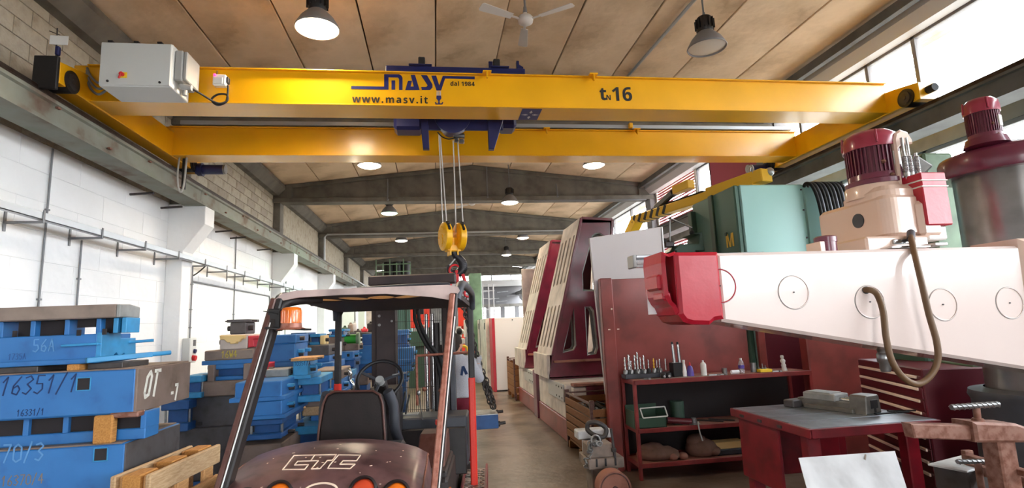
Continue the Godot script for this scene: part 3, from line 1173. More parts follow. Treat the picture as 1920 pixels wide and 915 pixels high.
func fan(c: Vector3, turn: float, label: String) -> void:
	var o := thing("ceiling_fan", label, "fan", c)
	var m := Mb.new()
	m.lathe(pv([0.0, -0.06, 0.05, -0.055, 0.09, -0.03, 0.1, 0.02, 0.08, 0.05, 0.03, 0.07, 0.02, 0.12, 0.0, 0.12]), Transform3D(Basis(), c), 24)
	part("motor", m, mats["fan white"], o)
	m = Mb.new()
	m.cyl(c + Vector3(0, 0.1, 0), Vector3(c.x, roof_y(c.x) + 0.01, c.z), 0.014, -1.0, 10)
	m.cyl(c + Vector3(0, 0.1, 0), c + Vector3(0, 0.18, 0), 0.03, 0.02, 12)
	part("rod", m, mats["frame grey"], o)
	for k in 3:
		m = Mb.new()
		var b := Basis(Vector3.UP, turn + TAU * k / 3)
		var xf := Transform3D(b * Basis(Vector3.RIGHT, -PI / 2) , c)
		m.bar(c + b * Vector3(0.08, 0.0, 0), c + b * Vector3(0.22, 0.0, 0), 0.035, 0.008)
		m.prism(pv([0.2, -0.045, 0.62, -0.065, 0.64, -0.04, 0.64, 0.04, 0.62, 0.065, 0.2, 0.045]), -0.004, 0.004, Transform3D(b * Basis(Vector3.RIGHT, -PI / 2 + 0.2), c))
		part("blade", m, mats["fan white"], o)

func build_lamps() -> void:
	flood_lamp(Vector3(-1.27, 5.3, -6.05), false, "lamp glow", "lit high bay lamp above the left half of the near yellow girder")
	flood_lamp(Vector3(3.56, 5.3, -6.2), true, "", "unlit high bay lamp with a pale lens above the near yellow girder")
	flood_lamp(Vector3(-1.3, 5.28, -11.35), false, "lamp glow", "lit lamp just below the far yellow girder, left of the hook")
	flood_lamp(Vector3(3.55, 5.28, -11.35), false, "lamp glow", "lit lamp just below the far yellow girder, right of the hook")
	flood_lamp(Vector3(2.14, 5.26, -14.86), false, "lamp glow", "lit lamp below the first roof beam near the ridge")
	flood_lamp(Vector3(-1.29, 5.28, -16.2), false, "lamp glow green", "lit lamp with a greenish glow in the second bay")
	flood_lamp(Vector3(-1.26, 5.3, -21.5), false, "lamp glow", "lit lamp behind the second roof beam, left side")
	flood_lamp(Vector3(3.55, 5.3, -21.4), false, "lamp glow rose", "lit lamp with a rosy glow behind the second roof beam, right side")
	flood_lamp(Vector3(3.55, 5.3, -26.6), false, "lamp glow", "farthest lit lamp on the right, near the end windows")
	fan(Vector3(1.19, 5.6, -6.22), PI / 2 - 0.1, "white three-bladed ceiling fan above the near yellow girder")
	fan(Vector3(1.16, 5.5, -16.0), 0.2, "small far ceiling fan under the ridge between roof beams")

# ---------------------------------------------------------------- bridge crane
func build_crane() -> void:
	var o := thing("bridge_crane", "yellow double-girder bridge crane spanning the hall on two rails, with blue and black lettering", "crane", Vector3(1.15, 4.35, -7.2))
	var Y: Material = mats["crane yellow"]
	for g in [[-6.08, -6.48, 4.40, 4.81], [-7.93, -8.28, 4.40, 4.82]]:
		var m := Mb.new()
		var x0 := -3.64
		var x1 := 5.97
		m.box2(Vector3(x0, g[2], g[1] + 0.02), Vector3(x1, g[3] - 0.012, g[0] - 0.02), 0.004)
		m.box2(Vector3(x0, g[3] - 0.014, g[1] - 0.02), Vector3(x1, g[3], g[0] + 0.02), 0.003)
		m.box2(Vector3(x0, g[2] - 0.002, g[1]), Vector3(x1, g[2] + 0.012, g[0]), 0.003)
		var gd := part("girder", m, Y, o)
		m = Mb.new()
		m.box2(Vector3(x0, g[3], (g[0] + g[1]) * 0.5 - 0.02), Vector3(x1, g[3] + 0.035, (g[0] + g[1]) * 0.5 + 0.02), 0.006)
		part("trolley_rail", m, mats["rail steel"], gd)
		# lifting eyes and stiffeners on the top flange
		m = Mb.new()
		for x in ([1.95, 0.66] if g[0] > -7.0 else [1.75, 3.2]):
			m.prism(pv([0, 0.012, 0.1, 0.012, 0.1, -0.005, 0.03, -0.08, 0, -0.08]), -0.008, 0.008, Transform3D(Basis(Vector3.UP, PI / 2), Vector3(x, g[3] - 0.012, g[0] + 0.1)))
			m.box2(Vector3(x - 0.05, g[3] - 0.016, g[0]), Vector3(x + 0.05, g[3] + 0.002, g[0] + 0.1), 0.002)
		part("lifting_lug", m, Y, gd)
		m = Mb.new()
		m.box2(Vector3(x0 - 0.16, g[3] - 0.16, g[1] + 0.03), Vector3(x0 + 0.03, g[3] + 0.01, g[0] - 0.03), 0.01)
		part("end_plate", m, Y, gd)
		if g[0] > -7.0:
			girder_print(gd, g[0] - 0.02 + 0.0005)
	# end trucks
	for sd in [0, 1]:
		var xc := -3.70 if sd == 0 else 6.075
		var inner := 0.11 if sd == 0 else -0.155
		var m := Mb.new()
		var X := Transform3D(Basis(Vector3.UP, PI / 2), Vector3(xc, 0, 0))
		# profile along the hall: local x of the prism runs towards -z
		m.prism(pv([5.6, 4.385, 8.85, 4.385, 8.85, 4.66, 8.55, 4.74, 6.6, 4.74, 5.95, 4.66, 5.6, 4.6]), -0.1 if sd == 0 else -0.13, 0.1 if sd == 0 else 0.13, X, 0.006)
		var tr := part("end_truck", m, Y, o)
		for z in [-5.78, -8.62]:
			m = Mb.new()
			m.cyl(Vector3(xc + inner * 1.0, 4.47, z), Vector3(xc - inner * 0.8, 4.47, z), 0.115, -1.0, 28)
			part("wheel", m, mats["black"], tr)
			m = Mb.new()
			var s := signf(inner)
			m.cyl(Vector3(xc + inner * 0.98, 4.47, z), Vector3(xc + inner * 1.1, 4.47, z), 0.08, -1.0, 24)
			m.cyl(Vector3(xc + inner * 1.0, 4.47, z), Vector3(xc + inner * 1.16, 4.47, z), 0.03, -1.0, 16)
			part("hub_cap", m, mats["dark steel"], tr)
		m = Mb.new()
		m.cyl(Vector3(xc, 4.5, -8.85), Vector3(xc, 4.5, -8.97), 0.05, -1.0, 18)
		if sd == 1:
			m.cyl(Vector3(xc, 4.5, -5.6), Vector3(xc, 4.5, -5.5), 0.05, -1.0, 18)
		part("buffer", m, mats["rubber"], tr)
		# travel motor on the far end
		m = Mb.new()
		var dx := 1.0 if sd == 0 else -1.0
		m.cyl(Vector3(xc + dx * 0.1, 4.42, -8.72), Vector3(xc + dx * 0.5, 4.42, -8.72), 0.075, -1.0, 20)
		m.cyl(Vector3(xc + dx * 0.13, 4.42, -8.72), Vector3(xc + dx * 0.2, 4.42, -8.72), 0.1, -1.0, 20)
		var mo := part("travel_motor", m, mats["crane blue"], o)
		m = Mb.new()
		m.cyl(Vector3(xc + dx * 0.49, 4.42, -8.72), Vector3(xc + dx * 0.53, 4.42, -8.72), 0.072, -1.0, 20)
		part("fan_cover", m, mats["steel"], mo)
	# black guard plate with limit switch and sign on the near end of the left truck
	var m := Mb.new()
	m.box2(Vector3(-3.81, 4.3, -5.59), Vector3(-3.595, 4.64, -5.55), 0.006)
	var gp := part("buffer_plate", m, mats["black"], o)
	m = Mb.new()
	m.cyl(Vector3(-3.62, 4.62, -5.56), Vector3(-3.63, 4.93, -5.56), 0.007, -1.0, 8)
	m.bar(Vector3(-3.7, 4.9, -5.56), Vector3(-3.6, 4.86, -5.56), 0.008, 0.008)
	part("rod", m, mats["dark steel"], gp)
	m = Mb.new()
	m.box(Vector3(-3.605, 4.69, -5.555), Vector3(0.035, 0.09, 0.04), 0.006)
	part("limit_switch", m, mats["crane blue"], gp)
	m = Mb.new()
	m.box(Vector3(-3.6, 4.80, -5.55), Vector3(0.165, 0.095, 0.006), 0.002, Basis(Vector3.BACK, -0.03))
	part("sign_plate", m, mats["white plastic"], gp)
	# electrical cabinet hung on the front of the near girder
	m = Mb.new()
	m.box2(Vector3(-3.27, 4.375, -6.04), Vector3(-2.6, 4.84, -5.64), 0.008)
	var cb := part("electrical_cabinet", m, mats["cabinet grey"], o)
	m = Mb.new()
	m.box2(Vector3(-3.262, 4.384, -5.645), Vector3(-2.608, 4.832, -5.622), 0.005)
	var dr := part("door", m, mats["cabinet grey"], cb)
	m = Mb.new()
	m.box2(Vector3(-3.07, 4.455, -5.624), Vector3(-3.005, 4.515, -5.614), 0.003)
	part("isolator_plate", m, mats["sign yellow"], cb)
	m = Mb.new()
	m.cyl(Vector3(-3.045, 4.487, -5.62), Vector3(-3.045, 4.487, -5.585), 0.02, -1.0, 18)
	m.box(Vector3(-3.055, 4.465, -5.59), Vector3(0.014, 0.06, 0.018), 0.004, Basis(Vector3.BACK, -0.3))
	part("isolator_switch", m, mats["signal red"], cb)
	m = Mb.new()
	for p in [Vector2(-3.18, 4.42), Vector2(-2.7, 4.415)]:
		m.cyl(Vector3(p.x, p.y, -5.63), Vector3(p.x, p.y, -5.615), 0.012, -1.0, 12)
	for x in [-3.18, -2.94, -2.72]:
		m.box(Vector3(x, 4.842, -5.64), Vector3(0.045, 0.02, 0.05), 0.002)
	part("lock", m, mats["black"], cb)
	# second box with a clear lid on the side of the cabinet
	m = Mb.new()
	m.box2(Vector3(-2.6, 4.47, -6.0), Vector3(-2.52, 4.8, -5.68), 0.012)
	var jb := part("junction_box", m, mats["box grey"], o)
	m = Mb.new()
	m.box2(Vector3(-2.52, 4.48, -5.99), Vector3(-2.48, 4.79, -5.69), 0.015)
	part("lid", m, mats["box grey"], jb)
	m = Mb.new()
	m.cyl(Vector3(-2.55, 4.43, -5.75), Vector3(-2.45, 4.42, -5.75), 0.03, -1.0, 14)
	m.cyl(Vector3(-2.56, 4.44, -5.85), Vector3(-2.56, 4.38, -5.85), 0.025, -1.0, 14)
	m.box(Vector3(-2.54, 4.43, -5.75), Vector3(0.05, 0.05, 0.05), 0.006)
	part("cable_gland", m, mats["box grey"], jb)
	# radio receiver with aerial and pink light
	m = Mb.new()
	m.box2(Vector3(-2.35, 4.565, -6.075), Vector3(-2.21, 4.695, -5.99), 0.014)
	var rc := part("radio_receiver", m, mats["white plastic"], o)
	m = Mb.new()
	m.box2(Vector3(-2.335, 4.58, -5.992), Vector3(-2.245, 4.655, -5.984), 0.006)
	part("cover", m, mats["cabinet grey"], rc)
	m = Mb.new()
	m.ball(Vector3(-2.325, 4.68, -5.985), Vector3(0.017, 0.017, 0.017), 10)
	part("led_light", m, mats["led pink"], rc)
	m = Mb.new()
	m.cyl(Vector3(-2.32, 4.69, -6.03), Vector3(-2.32, 4.75, -6.03), 0.005, -1.0, 8)
	m.box2(Vector3(-2.212, 4.60, -6.06), Vector3(-2.19, 4.67, -6.0), 0.004)
	part("aerial", m, mats["black"], rc)
	m = Mb.new()
	m.tube(curve([Vector3(-2.46, 4.42, -5.77), Vector3(-2.4, 4.40, -5.85), Vector3(-2.34, 4.38, -5.97), Vector3(-2.27, 4.36, -6.0), Vector3(-2.2, 4.40, -6.02), Vector3(-2.21, 4.47, -6.02), Vector3(-2.3, 4.47, -6.02), Vector3(-2.36, 4.41, -6.02), Vector3(-2.3, 4.35, -6.02), Vector3(-2.22, 4.38, -6.02), Vector3(-2.2, 4.45, -6.02), Vector3(-2.2, 4.58, -6.03)]), 0.011, 8)
	part("cable", m, mats["rubber"], rc)
	# hoses between truck and cabinet
	m = Mb.new()
	for k in 3:
		var q := k * 0.03
		m.tube(curve([Vector3(-3.66, 4.78 - q, -6.1), Vector3(-3.56, 4.64 - q * 2, -6.0), Vector3(-3.44, 4.54 - q * 2, -5.95), Vector3(-3.32, 4.56 - q, -5.93), Vector3(-3.25, 4.6 - q, -5.93)]), 0.013, 8)
	part("hose", m, mats["pipe grey"], o)
	# festoon pipe and cable tray that run between the girders
	m = Mb.new()
	m.box2(Vector3(-3.5, 4.84, -8.0), Vector3(5.9, 4.9, -7.9), 0.004)
	part("cable_track", m, mats["galvanised"], o)
	m = Mb.new()
	m.box2(Vector3(-3.5, 4.62, -8.36), Vector3(-3.42, 4.92, -8.28), 0.004)
	m.box(Vector3(3.1, 4.87, -7.86), Vector3(0.06, 0.08, 0.06), 0.006)
	part("track_bracket", m, Y, o)
	# collector mast hanging beside the left truck
	m = Mb.new()
	m.bar(Vector3(-3.5, 4.95, -8.1), Vector3(-3.5, 3.95, -8.1), 0.04, 0.05, Vector3.RIGHT)
	m.bar(Vector3(-3.7, 4.6, -8.1), Vector3(-3.42, 4.6, -8.1), 0.05, 0.05)
	m.box(Vector3(-3.66, 4.6, -8.1), Vector3(0.08, 0.09, 0.08), 0.01)
	m.box(Vector3(-3.44, 4.58, -8.08), Vector3(0.1, 0.08, 0.1), 0.01)
	var cm := part("collector_mast", m, mats["black"], o)
	m = Mb.new()
	m.tube(curve([Vector3(-3.5, 4.58, -8.05), Vector3(-3.55, 4.4, -8.05), Vector3(-3.56, 4.1, -8.04), Vector3(-3.52, 3.9, -8.04), Vector3(-3.48, 3.98, -8.05), Vector3(-3.46, 4.3, -8.05), Vector3(-3.45, 4.55, -8.05)]), 0.013, 8)
	part("cable", m, mats["box grey"], cm)

func girder_print(gd: Node3D, z: float) -> void:
	# logo in flat letters on the front web; the corner points are taken in the plane of the web
	var B: Material = mats["logo blue"]
	var q := func(px: float, py: float) -> Vector2:
		var p := at(640.0 + px / 4.358, 100.0 + py / 4.358, -z)
		return Vector2(p.x, p.y)
	var polys := [
		[80, 268, 350, 272, 350, 170, 470, 172, 490, 182, 500, 200, 500, 300, 472, 300, 472, 210, 462, 198, 386, 196, 386, 297, 80, 291],
		[410, 222, 440, 222, 440, 297, 410, 297],
		[567, 177, 602, 177, 640, 301, 522, 301, 545, 225, 577, 225, 566, 272, 592, 272],
		[650, 178, 700, 180, 745, 255, 745, 280, 725, 300, 658, 300, 652, 275, 695, 275, 705, 262],
		[735, 182, 775, 182, 800, 262, 830, 184, 1090, 190, 1090, 212, 848, 206, 815, 304, 778, 304],
		[778, 346, 815, 346, 818, 368, 802, 390, 806, 412, 790, 412, 792, 390, 776, 368],
		[764, 400, 772, 398, 780, 410, 818, 410, 826, 398, 834, 400, 826, 418, 770, 418],
	]
	var m := Mb.new()
	for p in polys:
		var pp := PackedVector2Array()
		for k in range(0, p.size(), 2):
			pp.append(q.call(p[k], p[k + 1]))
		m.prism(pp, z - 0.001, z + 0.0025)
	part("logo", m, B, gd)
	m = Mb.new()
	for p in [[779, 310, 786, 310, 786, 346, 779, 346], [806, 310, 813, 310, 813, 346, 806, 346], [792, 310, 800, 310, 800, 346, 792, 346]]:
		var pp := PackedVector2Array()
		for k in range(0, p.size(), 2):
			pp.append(q.call(p[k], p[k + 1]))
		m.prism(pp, z - 0.001, z + 0.0025)
	part("logo_rope", m, mats["sheet white"], gd)
	var c: Vector2 = q.call(402, 378)
	var w: float = (q.call(710, 380) as Vector2).x - (q.call(92, 375) as Vector2).x
	letters("web_address", "w w w . m a s v . i t".replace(" ", "\u200a"), gd, mats["ink"], Vector3(c.x, c.y, z + 0.001), w, Vector3.RIGHT, Vector3.UP)
	c = q.call(990, 250)
	w = (q.call(1088, 250) as Vector2).x - (q.call(890, 250) as Vector2).x
	letters("founding_year", "dal 1984", gd, mats["ink"], Vector3(c.x, c.y, z + 0.001), w, Vector3.RIGHT, Vector3.UP)
	var a := at(1126, 176, -z)
	var b := at(1186, 178, -z)
	var p16 := at(1166, 177, -z)
	letters("capacity_mark", "16", gd, mats["ink"], Vector3(p16.x, p16.y, z + 0.001), at(1185, 177, -z).x - at(1148, 177, -z).x, Vector3.RIGHT, Vector3.UP)
	var pt := at(1131, 176, -z)
	letters("capacity_mark", "t", gd, mats["ink"], Vector3(pt.x, pt.y, z + 0.001), at(1137, 177, -z).x - at(1125, 177, -z).x, Vector3.RIGHT, Vector3.UP)
	var pn := at(1141, 183, -z)
	letters("capacity_mark", "N", gd, mats["ink"], Vector3(pn.x, pn.y, z + 0.001), at(1145, 183, -z).x - at(1137, 183, -z).x, Vector3.RIGHT, Vector3.UP)
	# blue direction plate under the girder
	m = Mb.new()
	m.box2(Vector3(1.08, 4.392, -6.46), Vector3(1.32, 4.399, -6.12), 0.001)
	part("direction_plate", m, B, gd)
	m = Mb.new()
	for d in [Vector2(-0.07, 0), Vector2(0.07, 0), Vector2(0, 0.09), Vector2(0, -0.09)]:
		var cc := Vector3(1.2 + d.x, 4.3915, -6.29 + d.y)
		var n := Vector3(d.x, 0, d.y).normalized()
		var t := Vector3(-n.z, 0, n.x)
		m.tri(cc + n * 0.045, cc + t * 0.022 - n * 0.02, cc - t * 0.022 - n * 0.02, Vector3.DOWN)
		m.box(cc - n * 0.03, Vector3(0.02, 0.001, 0.02), 0.0)
	part("direction_arrows", m, mats["sheet white"], gd)

# ---------------------------------------------------------------- trolley, ropes, hook block, load
func build_trolley() -> void:
	var o := thing("crane_trolley", "blue hoist trolley riding on top of the two yellow girders", "hoist", Vector3(0.35, 4.85, -7.2))
	var B: Material = mats["crane blue"]
	var m := Mb.new()
	m.box2(Vector3(-0.52, 4.86, -6.36), Vector3(1.15, 4.95, -6.2), 0.006)
	m.box2(Vector3(-0.52, 4.86, -8.2), Vector3(1.15, 4.95, -8.04), 0.006)
	m.box2(Vector3(-0.46, 4.86, -8.1), Vector3(-0.26, 4.94, -6.3), 0.006)
	m.box2(Vector3(0.9, 4.86, -8.1), Vector3(1.08, 4.94, -6.3), 0.006)
	part("frame", m, B, o)
	m = Mb.new()
	m.box2(Vector3(-0.25, 4.945, -6.36), Vector3(0.02, 4.96, -6.16), 0.003)
	m.box2(Vector3(0.72, 4.945, -6.36), Vector3(0.95, 4.96, -6.16), 0.003)
	m.bar(Vector3(0.74, 4.95, -6.3), Vector3(0.74, 5.08, -6.3), 0.02, 0.05)
	m.prism(pv([1.0, 4.95, 1.14, 4.95, 1.14, 5.0, 1.09, 5.03, 1.09, 5.08, 1.06, 5.08, 1.06, 4.98, 1.0, 4.97]), -6.32, -6.26)
	part("bracket", m, B, o)
	for x in [-0.1, 0.81]:
		m = Mb.new()
		m.box(Vector3(x, 5.02, -6.28), Vector3(0.08, 0.14, 0.09), 0.01)
		part("buffer", m, mats["rubber"], o)
	# hanging body between the girders
	m = Mb.new()
	m.box2(Vector3(-0.12, 4.78, -7.75), Vector3(0.92, 4.9, -6.74), 0.01)
	m.box2(Vector3(-0.12, 4.345, -6.74), Vector3(0.92, 4.9, -6.70), 0.006)
	part("drum_housing", m, B, o)
	m = Mb.new()
	m.box2(Vector3(-0.5, 4.5, -7.4), Vector3(-0.12, 4.74, -7.1), 0.04)
	m.box2(Vector3(0.92, 4.5, -7.3), Vector3(1.15, 4.72, -7.0), 0.04)
	part("hoist_motor", m, B, o)
	m = Mb.new()
	m.cyl(Vector3(0.27, 4.52, -6.66), Vector3(0.27, 4.52, -6.76), 0.23, -1.0, 36)
	m.cyl(Vector3(0.27, 4.62, -6.76), Vector3(0.27, 4.66, -7.5), 0.13, -1.0, 28)
	part("rope_drum", m, B, o)
	for p in [[-0.14, -0.04, -0.11, -0.03], [0.72, 0.93, 0.72, 0.79]]:
		m = Mb.new()
		m.prism(pv([p[0], 4.5, p[1], 4.5, p[3], 4.08, p[2], 4.08]), -6.74, -6.66, Transform3D(), 0.005)
		part("support_leg", m, B, o)
	# rope anchor with load cell
	m = Mb.new()
	m.box(Vector3(0.33, 4.38, -7.1), Vector3(0.06, 0.12, 0.07), 0.01)
	m.cyl(Vector3(0.29, 4.4, -7.08), Vector3(0.44, 4.4, -7.08), 0.035, -1.0, 14)
	m.box(Vector3(0.4, 4.33, -7.1), Vector3(0.07, 0.05, 0.06), 0.008)
	part("rope_anchor", m, mats["steel"], o)
	m = Mb.new()
	m.tube(curve([Vector3(0.08, 4.42, -7.0), Vector3(0.14, 4.35, -6.98), Vector3(0.22, 4.32, -6.98), Vector3(0.31, 4.36, -7.05)]), 0.008, 8)
	part("cable", m, mats["rubber"], o)
	for r in [[0.1, 4.45, 0.125], [0.115, 4.45, 0.18], [0.29, 4.36, 0.3], [0.35, 4.36, 0.4]]:
		m = Mb.new()
		m.cyl(Vector3(r[0], r[1], -7.15), Vector3(r[2], 3.12, -7.3), 0.009, -1.0, 8)
		part("hoist_rope", m, mats["rope"], o)

	# hook block
	var h := thing("hook_block", "yellow two-sheave hook block with a black hook hanging on steel ropes", "hook block", Vector3(0.25, 2.6, -7.3))
	var tilt := Basis(Vector3.UP, 0.3)
	for s in [[-0.1, 3.06], [0.1, 3.06]]:
		m = Mb.new()
		var c := Vector3(0.25, s[1], -7.3) + tilt * Vector3(s[0], 0, 0)
		var xf := Transform3D(tilt * Basis(Vector3.BACK, PI / 2), c)
		m.lathe(pv([0.0, -0.048, 0.175, -0.048, 0.192, -0.036, 0.192, 0.036, 0.175, 0.048, 0.0, 0.048]), xf, 40)
		for k in 8:
			var a := TAU * k / 8
			m.cyl(c + tilt * Vector3(-0.046, sin(a) * 0.13, cos(a) * 0.13), c + tilt * Vector3(-0.056, sin(a) * 0.13, cos(a) * 0.13), 0.012, -1.0, 8)
		var sh := part("sheave_cover", m, mats["block yellow"], h)
		m = Mb.new()
		m.box(c + Vector3(0, 0.13, 0) + tilt * Vector3(0, 0, 0.10), Vector3(0.035, 0.14, 0.04), 0.006, tilt * Basis(Vector3.RIGHT, 0.9))
		m.box(c + tilt * Vector3(0, 0.12, 0.125), Vector3(0.03, 0.16, 0.06), 0.004, tilt * Basis(Vector3.RIGHT, -0.75))
		part("rope_slot", m, mats["black"], sh)
		m = Mb.new()
		m.cyl(c + tilt * Vector3(-0.06, 0, 0), c + tilt * Vector3(0.06, 0, 0), 0.035, -1.0, 18)
		part("axle_cap", m, mats["block yellow"], sh)
	m = Mb.new()
	m.cyl(Vector3(0.25, 3.0, -7.3) + tilt * Vector3(-0.16, 0, 0), Vector3(0.25, 3.0, -7.3) + tilt * Vector3(0.16, 0, 0), 0.05, -1.0, 20)
	m.box(Vector3(0.25, 2.9, -7.3), Vector3(0.2, 0.09, 0.12), 0.012, tilt)
	m.cyl(Vector3(0.25, 2.94, -7.3), Vector3(0.25, 3.04, -7.3), 0.055, -1.0, 20)
	for s in [-0.05, 0.05]:
		m.box(Vector3(0.25, 2.95, -7.3) + tilt * Vector3(s, 0, 0), Vector3(0.02, 0.3, 0.13), 0.006, tilt)
	part("crosshead", m, mats["block yellow"], h)
	m = Mb.new()
	# hook: swept body, thick in the middle
	var pts := curve([Vector3(0.25, 2.9, -7.3), Vector3(0.27, 2.82, -7.3), Vector3(0.33, 2.76, -7.3), Vector3(0.375, 2.69, -7.3), Vector3(0.37, 2.61, -7.3), Vector3(0.31, 2.555, -7.3), Vector3(0.235, 2.565, -7.3), Vector3(0.195, 2.62, -7.3), Vector3(0.19, 2.68, -7.3)], 5)
	var np := pts.size()
	for k in np - 1:
		var t := float(k) / (np - 1)
		var t1 := float(k + 1) / (np - 1)
		var r0 := 0.035 + 0.03 * sin(clampf(t, 0, 1) * PI) - 0.018 * maxf(0, t - 0.75) * 4.0
		var r1 := 0.035 + 0.03 * sin(clampf(t1, 0, 1) * PI) - 0.018 * maxf(0, t1 - 0.75) * 4.0
		m.cyl(pts[k], pts[k + 1], r0, r1, 16, k == 0 or k == np - 2)
	part("hook", m, mats["hook"], h)
	m = Mb.new()
	m.bar(Vector3(0.3, 2.78, -7.27), Vector3(0.2, 2.67, -7.27), 0.02, 0.01, Vector3.BACK)
	part("safety_latch", m, mats["steel"], h)

	# chain sling with red shortening hooks
	var s := thing("chain_sling", "chain sling with red fittings running from the crane hook down to the blue block", "chain", Vector3(0.45, 0.75, -7.3))
	m = Mb.new()
	m.ring(Vector3(0.27, 2.6, -7.27), Vector3(0.2, 0, 1), 0.075, 0.014, 24, 8)
	for q in [[0.22, 2.58, 0.2, 2.28], [0.29, 2.6, 0.31, 2.26], [0.37, 2.55, 0.43, 2.24]]:
		m.bar(Vector3(q[0], q[1], -7.26), Vector3(q[2], q[3] + 0.1, -7.24), 0.045, 0.035, Vector3.BACK, 0.012)
		m.ring(Vector3(q[2], q[3] + 0.05, -7.24), Vector3(0.3, 0, 1), 0.045, 0.016, 16, 6)
	part("shortening_hook", m, mats["signal red"], s)
	for st in [[Vector3(0.31, 2.26, -7.24), Vector3(0.42, 1.9, -7.25), Vector3(0.52, 1.44, -7.28), Vector3(0.62, 1.05, -7.24), Vector3(0.71, 0.8, -7.2)], [Vector3(0.43, 2.24, -7.24), Vector3(0.45, 1.9, -7.28), Vector3(0.55, 1.42, -7.3), Vector3(0.67, 1.08, -7.3), Vector3(0.745, 0.77, -7.36)], [Vector3(0.36, 2.3, -7.3), Vector3(0.44, 1.8, -7.32), Vector3(0.535, 1.4, -7.34), Vector3(0.64, 1.02, -7.36), Vector3(0.7, 0.78, -7.42)], [Vector3(0.4, 2.2, -7.26), Vector3(0.46, 1.75, -7.27), Vector3(0.57, 1.3, -7.29), Vector3(0.69, 0.98, -7.27), Vector3(0.75, 0.76, -7.24)]]:
		m = Mb.new()
		var line := curve(st, 40)
		var link := 0.0
		var last: Vector3 = line[0]
		var odd := false
		for p in line:
			if p.distance_to(last) >= 0.055:
				var d: Vector3 = (p - last).normalized()
				var side := d.cross(Vector3.BACK).normalized()
				var nrm := side if odd else d.cross(side)
				var c2: Vector3 = (p + last) * 0.5
				var lp := PackedVector3Array()
				var wd := nrm.cross(d).normalized()
				for k in 10:
					var a := TAU * k / 10
					lp.append(c2 + d * cos(a) * 0.042 + wd * sin(a) * 0.024)
				m.tube(lp, 0.0095, 5, true)
				last = p
				odd = not odd
		part("chain", m, mats["dark steel"], s, "", true)
	var b := thing("lifted_block", "blue steel block with two round pins hanging in the chain sling beside the forklift", "steel block", Vector3(0.6, 0.57, -7.3))
	m = Mb.new()
	m.box2(Vector3(0.3, 0.57, -7.5), Vector3(0.76, 0.74, -7.1), 0.008)
	part("body", m, mats["die blue deep"], b)
	m = Mb.new()
	m.box2(Vector3(0.3, 0.738, -7.5), Vector3(0.76, 0.752, -7.1), 0.003)
	part("top_face", m, mats["steel"], b)
	for y in [[0.76, -7.42], [0.65, -7.2]]:
		m = Mb.new()
		m.cyl(Vector3(0.74, y[0] - 0.04, y[1]), Vector3(0.86, y[0] - 0.03, y[1]), 0.02, -1.0, 14)
		m.cyl(Vector3(0.76, y[0] - 0.04, y[1]), Vector3(0.79, y[0] - 0.04, y[1]), 0.035, -1.0, 14)
		part("lifting_pin", m, mats["dark steel"], b)

# ---------------------------------------------------------------- forklift
var lift_frame := Transform3D()

func lpt(px: float, py: float, z: float) -> Vector3:
	# pixel to the forklift's own axes, on the plane z = const of those axes
	var inv := lift_frame.affine_inverse()
	var a := inv * EYE
	var d := (inv * at(px, py, 3.0)) - a
	return a + d * ((z - a.z) / d.z)

func hood_at(u: float, s: float) -> Vector3:
	# s runs along the hood from the seat (0) to the rear (1)
	var k := [[-0.62, 1.225, -0.12, 0.5], [-0.58, 1.25, -0.12, 0.5], [-0.35, 1.24, -0.1, 0.5], [-0.12, 1.21, -0.08, 0.49], [0.0, 1.172, -0.06, 0.48], [0.05, 1.11, -0.05, 0.47], [0.075, 0.96, -0.05, 0.47], [0.08, 0.45, -0.05, 0.46]]
	var f := s * (k.size() - 1)
	var i := mini(int(f), k.size() - 2)
	var t := f - i
	var z: float = lerpf(k[i][0], k[i + 1][0], t)
	var c: float = lerpf(k[i][1], k[i + 1][1], t)
	var xc: float = lerpf(k[i][2], k[i + 1][2], t)
	var w: float = lerpf(k[i][3], k[i + 1][3], t)
	var a := absf(u)
	if a <= 1.0:
		return Vector3(xc + w * u, c - 0.085 * pow(a, 2.4), z)
	var e := a - 1.0   # rounded shoulder, then the side skirt
	return Vector3(xc + signf(u) * (w + 0.03 * minf(1.0, e * 6.0)), (c - 0.085) - 0.03 * minf(1, e * 6.0) - e * maxf(0.0, c - 0.085 - 0.45), z)

